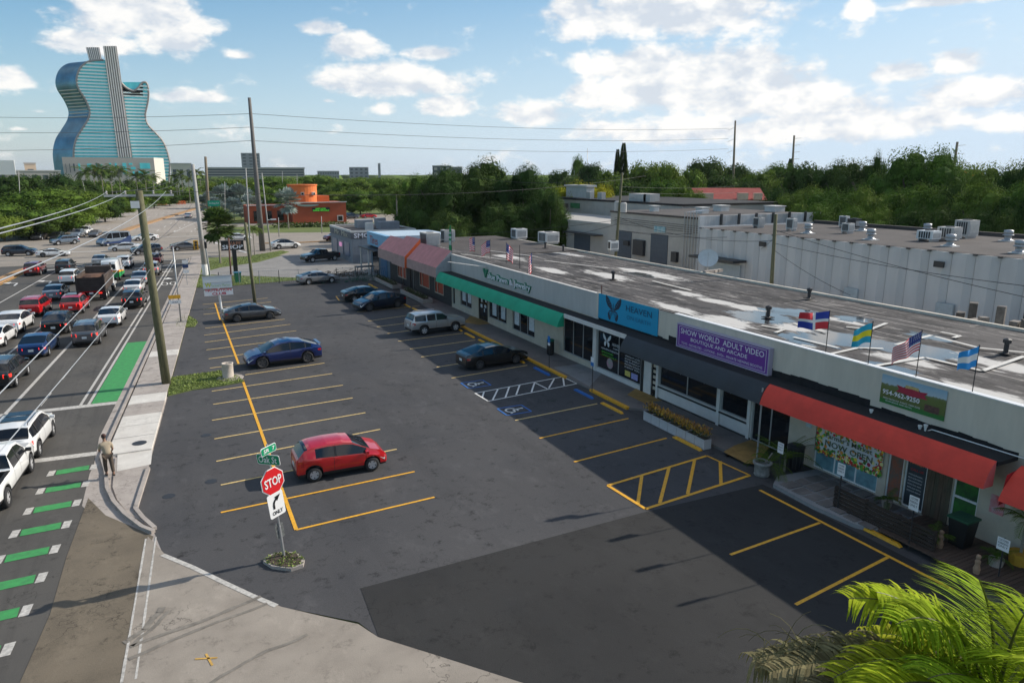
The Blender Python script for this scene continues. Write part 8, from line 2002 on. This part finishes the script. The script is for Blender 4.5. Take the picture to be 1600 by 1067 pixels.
# planters along the walkway
cm = mat('croton leaves', (.55, .38, .03), .6, island=.7, var=.3, scale=2.5, col2=(.26, .05, .015)); cl_ = mat('croton low leaves', (.05, .07, .015), .6, var=.3, island=.6); pwm = mat('white planter', (.46, .46, .47), .7, var=.1)
rr = random.Random(9); x0, x1, ya, yb_2 = 21.62, 22.05, 28.35, 23.65; wdt = (ya - yb_2) / 7
for k in range(7):
    y1 = ya - k * wdt; y0 = y1 - wdt + .03; t = T('planter', 'white box planter of yellow crotons, %s' % ['farthest of the seven from the camera', 'second farthest of the seven', 'third farthest of the seven', 'middle one of the seven', 'third nearest of the seven', 'second nearest of the seven', 'nearest of the seven, by the wheel stop end'][k], 'planter', (x0, (y0 + y1) / 2, 0), 0, 'row of white planters')
    mb = MB(); mb.box(x0, x1, y0, y1, .02, .50); mb.build('box', pwm, t); mb = MB(); mb.box(x0 + .03, x1 - .03, y0 + .03, y1 - .03, .5, .505); mb.build('soil', M['soil'], t)
    for nm_, m_, nn, za, zb in (('lower_leaves', cl_, 70, .5, .72), ('croton', cm, 150, .62, .95)):
        mb = MB()
        for q in range(nn):
            c = Vector((rr.uniform(x0 - .02, x1 + .02), rr.uniform(y0, y1), rr.uniform(za, zb))); a = rr.uniform(0, 6.28); d = Vector((cos(a) * .5, sin(a) * .5, rr.uniform(.4, 1.2))).normalized() * rr.uniform(.09, .17); s_ = Vector((-sin(a), cos(a), 0)) * .028
            mb.add([c, c + d * .5 + s_, c + d, c + d * .5 - s_], [(0, 1, 2, 3)])
        mb.build(nm_, m_, t, kind='stuff')
def bigleaf_palm(c, n, L_, m, parent, name='fronds', el=(.2, 1.2), seed=1, ll=.28, lw=.012):
    rr = random.Random(seed); mb = MB()
    for k in range(n): feather(mb, c, 2 * pi * k / n * 2.4, L_ * rr.uniform(.8, 1.1), rr.uniform(*el), rr.uniform(1.0, 1.8), 16, lw, ll, rr)
    mb.build(name, m, parent)
p = at(1190, 742, .01); t = T('round_planter', 'worn round concrete planter with a feathery palm beside the tan ramp', 'planter', p)
mb = MB(); mb.lathe([(.30, 0), (.34, .06), (.31, .12), (.34, .5), (.40, .54), (.40, .62), (.30, .62), (.28, .5), (0, .5)], p, 16, caps=False); mb.build('pot', mat('worn pot', (.22, .22, .21), .9, var=.45, scale=5), t, True)
bigleaf_palm(p + Vector((.3, -.1, .5)), 14, 1.35, LM['mid'], t, seed=3)
mb = MB(); mb.tube([p + Vector((.1, 0, .5)), p + Vector((.35, -.15, 1.0))], .03, 5); mb.build('stem', M['palmbark'], t)
t = T('areca_palm', 'spreading feathery palm growing before the black awning doors', 'palm tree', p + Vector((1.1, -.3, 0))); bigleaf_palm(p + Vector((1.1, -.2, .6)), 15, 1.7, LM['mid'], t, seed=8); mb = MB(); mb.tube([p + Vector((1.1, -.2, .02)), p + Vector((1.1, -.2, .8))], .05, 5); mb.build('stem', M['palmbark'], t)
# raised stone terrace, slatted fence, deck
ter = MB(); ter.prism([(21.45, 19.3), (21.35, 17.2), (21.5, 15.5), (21.9, 14.8), (24.3, 14.8), (24.3, 19.6), (22.2, 19.8)], 0, .16); tt = ter.build('terrace', M['walkwet'], None); S(tt)
fl = mat('flagstone', (.17, .15, .14), .7, var=.35, scale=1.5, det=8, bump=.4, bscale=4); rr = random.Random(6)
y = 19.2
while y > 15:
    x = 21.6
    while x < 24.1:
        w_ = rr.uniform(.5, .9); hgt = .6; q = [(x + rr.uniform(0, .06), y - hgt + rr.uniform(.02, .1)), (x + w_ - rr.uniform(.03, .1), y - hgt + rr.uniform(.02, .1)), (x + w_ - rr.uniform(.03, .1), y - rr.uniform(.02, .1)), (x + rr.uniform(0, .06), y - rr.uniform(.02, .1))]
        mb = MB(); mb.prism([(min(a, 24.25), b_) for a, b_ in q], .16, .175 + rr.uniform(0, .03)); S(mb.build('flagstone', fl, tt)); x += w_
    y -= .62
dk = S(MB().build('deck', M['soil']))
dm = mat('deck boards', (.085, .055, .04), .8, var=.35, scale=2, stretch=(.5, 6, 1))
for k in range(46):
    y = 14.75 - k * .15; mb = MB(); mb.box(21.75, 24.3, y - .135, y, .2, .25); S(mb.build('board', dm, dk))
ft = T('slatted_fence', 'low dark slatted timber fence between terrace and parking bays', 'fence', (22.05, 14.9, 0)); bk = mat('dark slat', (.035, .024, .018), .8, var=.4, scale=3, stretch=(6, .6, 6))
for y_ in (16.8, 15.5, 14.2, 12.9): mb = MB(); mb.box(22.02, 22.1, y_ - .04, y_ + .04, 0, 1.0); mb.build('fence_post', bk, ft)
for k in range(6): mb = MB(); mb.box(21.98, 22.02, 12.86, 16.84, .12 + k * .15, .23 + k * .15); mb.build('slat', bk, ft)
for px, py, sd_, lb, s_ in ((1385, 792, 2, 'small spiky plant on the terrace behind the slatted fence', .8), (1460, 850, 4, 'spiky plant in a stone pot at the end of the slatted fence', 1.0), (1555, 885, 6, 'dark bushy plant beside the white notice on the deck', .9)):
    p = at(px, py, .2); t = T('potted_plant', lb, 'plant', p); mb = MB(); mb.lathe([(.2 * s_, 0), (.26 * s_, .3), (.2 * s_, .3)], p, 10); mb.build('pot', M['concd'], t); bigleaf_palm(p + UP * .3, 9, .75 * s_, LM['mid'], t, seed=sd_, ll=.2)
p = at(1592, 880, .25); t = T('tall_potted_palm', 'potted palm with a thin trunk at the right edge of the deck', 'palm tree', p); mb = MB(); mb.lathe([(.28, 0), (.34, .4), (.28, .4)], p, 12); mb.build('pot', mat('orange pot', (.55, .30, .03), .7), t); mb = MB(); mb.tube([p + UP * .4, p + UP * 1.5], .05, 6); mb.build('trunk', M['palmbark'], t); bigleaf_palm(p + UP * 1.5, 14, 1.1, LM['mid'], t, seed=12, el=(-.1, 1.1))
for px, py, lb, m_ in ((1468, 855, 'small brown and white garden figure by the stone pot', mat('figure brown', (.24, .15, .09), .8)), (1525, 895, 'small sandy garden figure standing on the deck', mat('figure sand', (.34, .22, .14), .8))):
    p = at(px, py, .25); t = T('garden_figure', lb, 'statue', p); mb = MB(); mb.lathe([(.09, 0), (.11, .15), (.07, .3), (.09, .42), (.04, .5)], p, 10); mb.build('torso', m_, t); mb = MB(); mb.ball(p + UP * .56, .08, .08, .09, 8, 6); mb.build('head', m_, t)
# chain-link fence across the end of the lot
A = at(343, 446); B = at(640, 434); t = T('chain_link_fence', 'low chain-link fence across the far end of the parking lot', 'fence', A); n_p = 10; P = [A.lerp(B, k / n_p) for k in range(n_p + 1)]
for k, q in enumerate(P): mb = MB(); mb.tube([q, q + UP * 1.55], .04, 5); mb.build('fence_post', M['galv'] if k % 3 else M['dark'], t)
for k in range(n_p):
    if k == 5: continue
    mb = MB(); mb.tube([P[k] + UP * 1.5, P[k + 1] + UP * 1.5], .022, 4); mb.build('rail', M['galv'], t)
mb = MB()
for k in range(n_p):
    if k == 5: continue
    for j in range(9):
        a, b_ = P[k].lerp(P[k + 1], j / 9), P[k].lerp(P[k + 1], (j + 1) / 9)
        mb.tube([a + UP * .05, b_ + UP * 1.45], .006, 3); mb.tube([b_ + UP * .05, a + UP * 1.45], .006, 3)
mb.build('mesh', M['galv'], t, kind='stuff')
for px, py, lb, n in ((540, 432, 'dark heap of cut branches beside the fence', 260), (563, 440, 'flattened green tarpaulin and twigs on the ground by the fence', 120)):
    p = at(px, py); rr = random.Random(px); mb = MB()
    for k in range(n): a = rr.uniform(0, 6.28); q = p + Vector((rr.gauss(0, 1.6), rr.gauss(0, .5), abs(rr.gauss(0, .35)))); d = Vector((cos(a), sin(a), rr.uniform(-.2, .6))) * .4; mb.tube([q, q + d], .03, 3)
    o = mb.build('branch_pile', M['soil'] if px < 550 else mat('green grey heap', (.06, .13, .09), .8, var=.3)); tag(o, lb, 'debris')
t = T('metal_rack', 'small dark metal rack standing by the fence near the blue shop', 'rack', at(572, 436)); p = at(572, 436)
for a in ((-1, 0), (1, 0), (-1, 1), (1, 1)): mb = MB(); mb.tube([p + Vector((a[0], a[1], 0)), p + Vector((a[0], a[1], 1.5))], .04, 4); mb.build('leg', M['dark'], t)
mb = MB(); mb.obox(p + Vector((0, .5, 1.5)), 2.2, 1.2, .12); mb.build('tray', M['dark'], t)
# clutter behind the shop roof
rr = random.Random(21)
for k in range(9):
    p = at(1520 + k * 9, 492 + k * 2, 4.9); mb = MB(); p = Vector((39.6, 24.2 - k * .55, 0)); hj = rr.uniform(4.7, 5.7); mb.obox(p + Vector((rr.uniform(0, 1.4), 0, hj / 2)), rr.uniform(.4, .9), .4, hj, rr.uniform(0, 1)); q = mb.build('stacked_junk', mat('junk %d' % k, (lambda v: (v, v * .9, v * .8))(rr.uniform(.04, .25)), .8, var=.4)); tag(q, 'pile of junk against the warehouse wall, %s from the left' % ['first', 'second', 'third', 'fourth', 'fifth', 'sixth', 'seventh', 'eighth', 'ninth'][k], 'junk')
# ------------------------------------------------------------------ the pedestrian
def skin_obj(name, nodes, edges, m, parent, sub=2, root=0):
    me = bpy.data.meshes.new(name); me.from_pydata([n_[0] for n_ in nodes], edges, []); o = bpy.data.objects.new(name, me); COL.objects.link(o)
    md = o.modifiers.new('s', 'SKIN'); me.skin_vertices[0].data[root].use_root = True
    for i, n_ in enumerate(nodes): me.skin_vertices[0].data[i].radius = n_[1] if isinstance(n_[1], tuple) else (n_[1], n_[1])
    sb_ = o.modifiers.new('u', 'SUBSURF'); sb_.levels = sub; sb_.render_levels = sub
    dg = bpy.context.evaluated_depsgraph_get(); ev = o.evaluated_get(dg); m2 = bpy.data.meshes.new_from_object(ev); bpy.data.objects.remove(o)
    m2.materials.clear(); m2.materials.append(m); m2.polygons.foreach_set('use_smooth', [True] * len(m2.polygons))
    o = bpy.data.objects.new(name, m2); COL.objects.link(o); o.parent = parent; return o
pp_ = at(172, 742, .12); t = T('person', 'person in a tan shirt, dark cap and brown trousers bending forward at the kerb', 'person', pp_, radians(105))
sk = mat('skin', (.24, .13, .08), .6, var=.05); sh = mat('tan shirt', (.34, .28, .20), .9, var=.12); tr = mat('brown trousers', (.08, .06, .045), .9, var=.2)
# local x forward, y left; leaning forward at the waist
body = [((0, 0, .93), (.15, .13)), ((.03, 0, 1.08), (.145, .11)), ((.09, 0, 1.25), (.16, .11)), ((.15, 0, 1.38), (.15, .10)), ((.19, 0, 1.47), (.06, .06)), ((.23, 0, 1.55), (.055, .055)), ((.25, 0, 1.63), (.085, .08)), ((.26, 0, 1.70), (.075, .075)),
        ((.02, .1, .88), (.095, .09)), ((.10, .11, .5), (.07, .065)), ((.04, .11, .12), (.045, .045)), ((.02, .11, .05), (.05, .04)), ((.15, .12, .035), (.04, .03)),
        ((.0, -.1, .88), (.095, .09)), ((-.06, -.11, .5), (.07, .065)), ((-.2, -.11, .14), (.045, .045)), ((-.22, -.11, .06), (.05, .04)), ((-.08, -.12, .035), (.04, .03)),
        ((.15, .18, 1.36), (.065, .06)), ((.2, .24, 1.12), (.05, .045)), ((.38, .2, 1.0), (.038, .036)), ((.45, .18, .99), (.035, .02)),
        ((.15, -.18, 1.36), (.065, .06)), ((.12, -.25, 1.1), (.05, .045)), ((.28, -.24, .95), (.038, .036)), ((.35, -.23, .93), (.035, .02))]
edg = [(0, 1), (1, 2), (2, 3), (3, 4), (4, 5), (5, 6), (6, 7), (0, 8), (8, 9), (9, 10), (10, 11), (11, 12), (0, 13), (13, 14), (14, 15), (15, 16), (16, 17), (3, 18), (18, 19), (19, 20), (20, 21), (3, 22), (22, 23), (23, 24), (24, 25)]
skin_obj('body', body, edg, sk, t)
for hb in (Vector((.47, .18, .985)), Vector((.37, -.23, .925))):
    for k in range(4): mb = MB(); a = hb + Vector((0, -.03 + .02 * k, 0)); mb.tube([a, a + Vector((.04, 0, -.012)), a + Vector((.06 + .008 * (k in (1, 2)), 0, -.04))], .009, 5, r2=.006); o = mb.build('finger', sk); o.parent = t
    mb = MB(); a = hb + Vector((-.02, .035, 0)); mb.tube([a, a + Vector((.03, .02, -.02)), a + Vector((.055, .015, -.03))], .01, 5, r2=.007); o = mb.build('thumb', sk); o.parent = t
gr = lambda v, d: (v[0] + d, v[1] + d)
skin_obj('shirt', [((-.0, 0, .90), (.175, .155)), ((.03, 0, 1.08), (.17, .14)), ((.09, 0, 1.25), (.185, .14)), ((.14, 0, 1.38), (.165, .12)), ((.18, 0, 1.44), (.09, .08)), ((.15, .19, 1.35), (.09, .085)), ((.19, .24, 1.16), (.075, .07)), ((.15, -.19, 1.35), (.09, .085)), ((.12, -.25, 1.14), (.075, .07))], [(0, 1), (1, 2), (2, 3), (3, 4), (3, 5), (5, 6), (3, 7), (7, 8)], sh, t)
skin_obj('trousers', [((0, 0, .95), (.165, .14))] + [(body[i][0], gr(body[i][1], .02)) for i in (8, 9)] + [((.045, .11, .15), (.075, .07))] + [(body[i][0], gr(body[i][1], .02)) for i in (13, 14)] + [((-.19, -.11, .17), (.075, .07))], [(0, 1), (1, 2), (2, 3), (0, 4), (4, 5), (5, 6)], tr, t)
for c in ((.08, .11, .045), (-.15, -.115, .045)): mb = MB(); mb.ball(c, .15, .055, .05, 10, 6); o = mb.build('shoe', M['black'], None, True); o.parent = t
hc = Vector((.255, 0, 1.665))
mb = MB(); mb.ball(hc + Vector((-.005, 0, .035)), .108, .092, .085, 12, 8); mb.obox(hc + Vector((.11, 0, .035)), .11, .13, .015, 0, 0, .25); o = mb.build('cap', mat('cap', (.05, .015, .012), .8), None, True); o.parent = t
mb = MB(); mb.ball(hc + Vector((-.03, 0, -.01)), .085, .086, .07, 10, 6); o = mb.build('hair', M['black'], None, True); o.parent = t
mb = MB(); mb.tube([hc + Vector((.085, 0, .0)), hc + Vector((.115, 0, -.03)), hc + Vector((.09, 0, -.035))], .013, 5); o = mb.build('nose', sk); o.parent = t
for s_ in (1, -1):
    mb = MB(); mb.ball(hc + Vector((.088, s_ * .03, .002)), .008, .013, .007, 6, 4); o = mb.build('eye', M['black']); o.parent = t
    mb = MB(); mb.ball(hc + Vector((0, s_ * .09, -.01)), .02, .01, .03, 6, 4); o = mb.build('ear', sk); o.parent = t
mb = MB(); mb.ball(hc + Vector((.088, 0, -.062)), .008, .025, .005, 6, 4); o = mb.build('mouth', mat('lips', (.2, .06, .05), .6, var=0)); o.parent = t

# ------------------------------------------------------------------ the palm close to the camera
fg = leafmat('lit palm leaflets', (.20, .30, .012), (.38, .46, .03), .4); fy = leafmat('yellow green leaflets', (.30, .33, .02), (.42, .40, .04), .4); fd_ = leafmat('dry palm leaflets', (.20, .17, .09), (.12, .13, .05), .3)
rib = mat('leaf stalk', (.10, .10, .03), .6, var=.2); C0 = ray(1548, 1120).normalized() * 9.6 + Vector((0, 0, H))
t = T('coconut_palm', 'sunlit palm with arching green and dry fronds in the lower right corner', 'palm tree', (C0.x, C0.y, 0))
mb = MB(); mb.tube([(C0.x + .3, C0.y - .2, 0), (C0.x + .1, C0.y, 3.5), C0 - Vector((0, 0, .6))], .2, 10, r2=.13); mb.build('trunk', M['palmbark'], t, True)
mb = MB(); mb.tube([C0 - Vector((0, 0, .9)), C0], .17, 10, r2=.07); mb.build('crownshaft', mat('crownshaft', (.18, .24, .05), .5, var=.2), t, True)
rr = random.Random(31)
def bez(P, n=22):
    o_ = []
    for k in range(n + 1):
        u = k / n; Q = list(P)
        while len(Q) > 1: Q = [a.lerp(b_, u) for a, b_ in zip(Q, Q[1:])]
        o_.append(Q[0])
    return o_
def dpt(px, py, D_): return ray(px, py).normalized() * D_ + Vector((0, 0, H))
def frond(ctrl, m, ll, hang, nl=46, lw=.022, lift=.25, start=.12, name='frond', dens=1, fwd_=.5):
    P = bez([C0] + [dpt(*c) for c in ctrl]); mb = MB(); mb.tube(P, .026, 5, r2=.006); fo = mb.build(name, rib, t)
    mb = MB(); n = len(P) - 1
    for k in range(nl):
        u = start + (1 - start) * k / nl; f = u * n; i = min(n - 1, int(f)); q = P[i].lerp(P[i + 1], f - i); tn = (P[i + 1] - P[i]).normalized(); sd_ = tn.cross(Vector((0, 0, 1))).normalized(); up = sd_.cross(tn).normalized()
        L2 = ll * (.45 + .75 * sin(pi * min(1, u * .9 + .08))) * rr.uniform(.85, 1.12)
        for s_ in (1, -1):
            d0 = (sd_ * s_ + tn * fwd_ + up * lift + Vector((rr.uniform(-.13, .13), rr.uniform(-.13, .13), rr.uniform(-.12, .12)))).normalized(); pts = [q]; d = d0
            for j in range(5): pts.append(pts[-1] + d * L2 / 5); d = (d + Vector((0, 0, -hang * rr.uniform(.7, 1.3) * (.4 + j * .25)))).normalized()
            wv = d0.cross(Vector((0, 0, 1)) + up * .5).normalized(); vs = []
            for j, p in enumerate(pts): w_ = lw * (.7, 1.1, 1.0, .8, .5, .05)[j]; vs += [p - wv * w_, p + wv * w_]
            mb.add(vs, [(2 * j, 2 * j + 1, 2 * j + 3, 2 * j + 2) for j in range(5)])
    mb.build('leaflets', m, fo, kind='stuff'); return fo
for C_, m_, ll_, hg, nl, kw in (
    ([(1500, 1010, 9.4), (1440, 925, 9.2), (1325, 935, 9.0)], fg, .60, .30, 76, dict(lift=.1, lw=.014)),
    ([(1500, 1000, 9.2), (1430, 935, 9.3), (1370, 925, 9.0)], fg, .45, .35, 66, dict(lift=.1, lw=.018)),
    ([(1560, 1010, 9.2), (1550, 950, 8.6), (1530, 905, 8.0)], fg, .60, .16, 74, dict(lift=.12, lw=.015)),
    ([(1480, 1000, 9.6), (1390, 965, 9.9), (1310, 1010, 10.2)], fy, .5, .45, 66, dict(lw=.018)),
    ([(1530, 1000, 9.0), (1470, 940, 8.7), (1400, 975, 8.4)], fg, .55, .4, 66, dict(lw=.014)),
    ([(1480, 1020, 9.2), (1330, 985, 8.9), (1175, 1030, 8.8)], fd_, .66, .9, 76, dict(lift=.1, lw=.020)),
    ([(1470, 1040, 9.0), (1330, 1010, 8.7), (1200, 1050, 8.5)], fd_, .62, .9, 66, dict(lw=.02)),
    ([(1450, 1050, 8.6), (1320, 1050, 8.3), (1230, 1100, 8.2)], fd_, .6, .8, 56, dict(lift=.1)),
    ([(1500, 1030, 8.9), (1400, 1000, 8.5), (1300, 1060, 8.2)], fy, .5, .6, 60, dict(lw=.018)),
    ([(1600, 1010, 9.6), (1650, 970, 9.8), (1700, 1010, 10)], fg, .6, .2, 60, dict(lw=.02)),
    ([(1600, 1060, 8.8), (1620, 1030, 8.2), (1660, 1050, 7.6)], fg, .55, .3, 56, dict(lw=.02)),
    ([(1500, 1060, 8.6), (1420, 1050, 8.0), (1350, 1090, 7.6)], fg, .5, .5, 56, dict(lw=.018)),
    ([(1570, 1040, 8.9), (1580, 990, 8.4), (1600, 960, 8.0)], fg, .5, .25, 56, dict(lw=.02)),
    ([(1540, 1060, 8.9), (1500, 1040, 8.2), (1450, 1060, 7.7)], fg, .45, .4, 50, dict(lw=.018))):
    frond(C_, m_, ll_, hg, nl, **kw)
mb = MB()
for k in range(26):
    p = dpt(rr.uniform(1180, 1300), rr.uniform(990, 1040), 8.9); pts = [p]; d = Vector((rr.uniform(-1, .2), rr.uniform(-.6, .6), rr.uniform(.2, 1))).normalized()
    for j in range(5): pts.append(pts[-1] + d * .12); d = (d + Vector((0, 0, -.45))).normalized()
    mb.tube(pts, .005, 3, r2=.002)
mb.build('dry_strands', fd_, t, kind='stuff')

# ------------------------------------------------------------------ thin air over everything
hz = MB(); hz.box(-9500, 9500, -2500, 14500, -1.2, 150); hm = bpy.data.materials.new('thin air'); hm.use_nodes = True; hn = hm.node_tree.nodes; hn.clear()
ho = hn.new('ShaderNodeOutputMaterial'); hv = hn.new('ShaderNodeVolumePrincipled'); hv.inputs['Density'].default_value = .00005; hv.inputs['Color'].default_value = (.86, .92, .98, 1); hv.inputs['Anisotropy'].default_value = .2
hm.node_tree.links.new(hv.outputs[0], ho.inputs['Volume']); hz.build('haze', hm, None, kind='stuff')
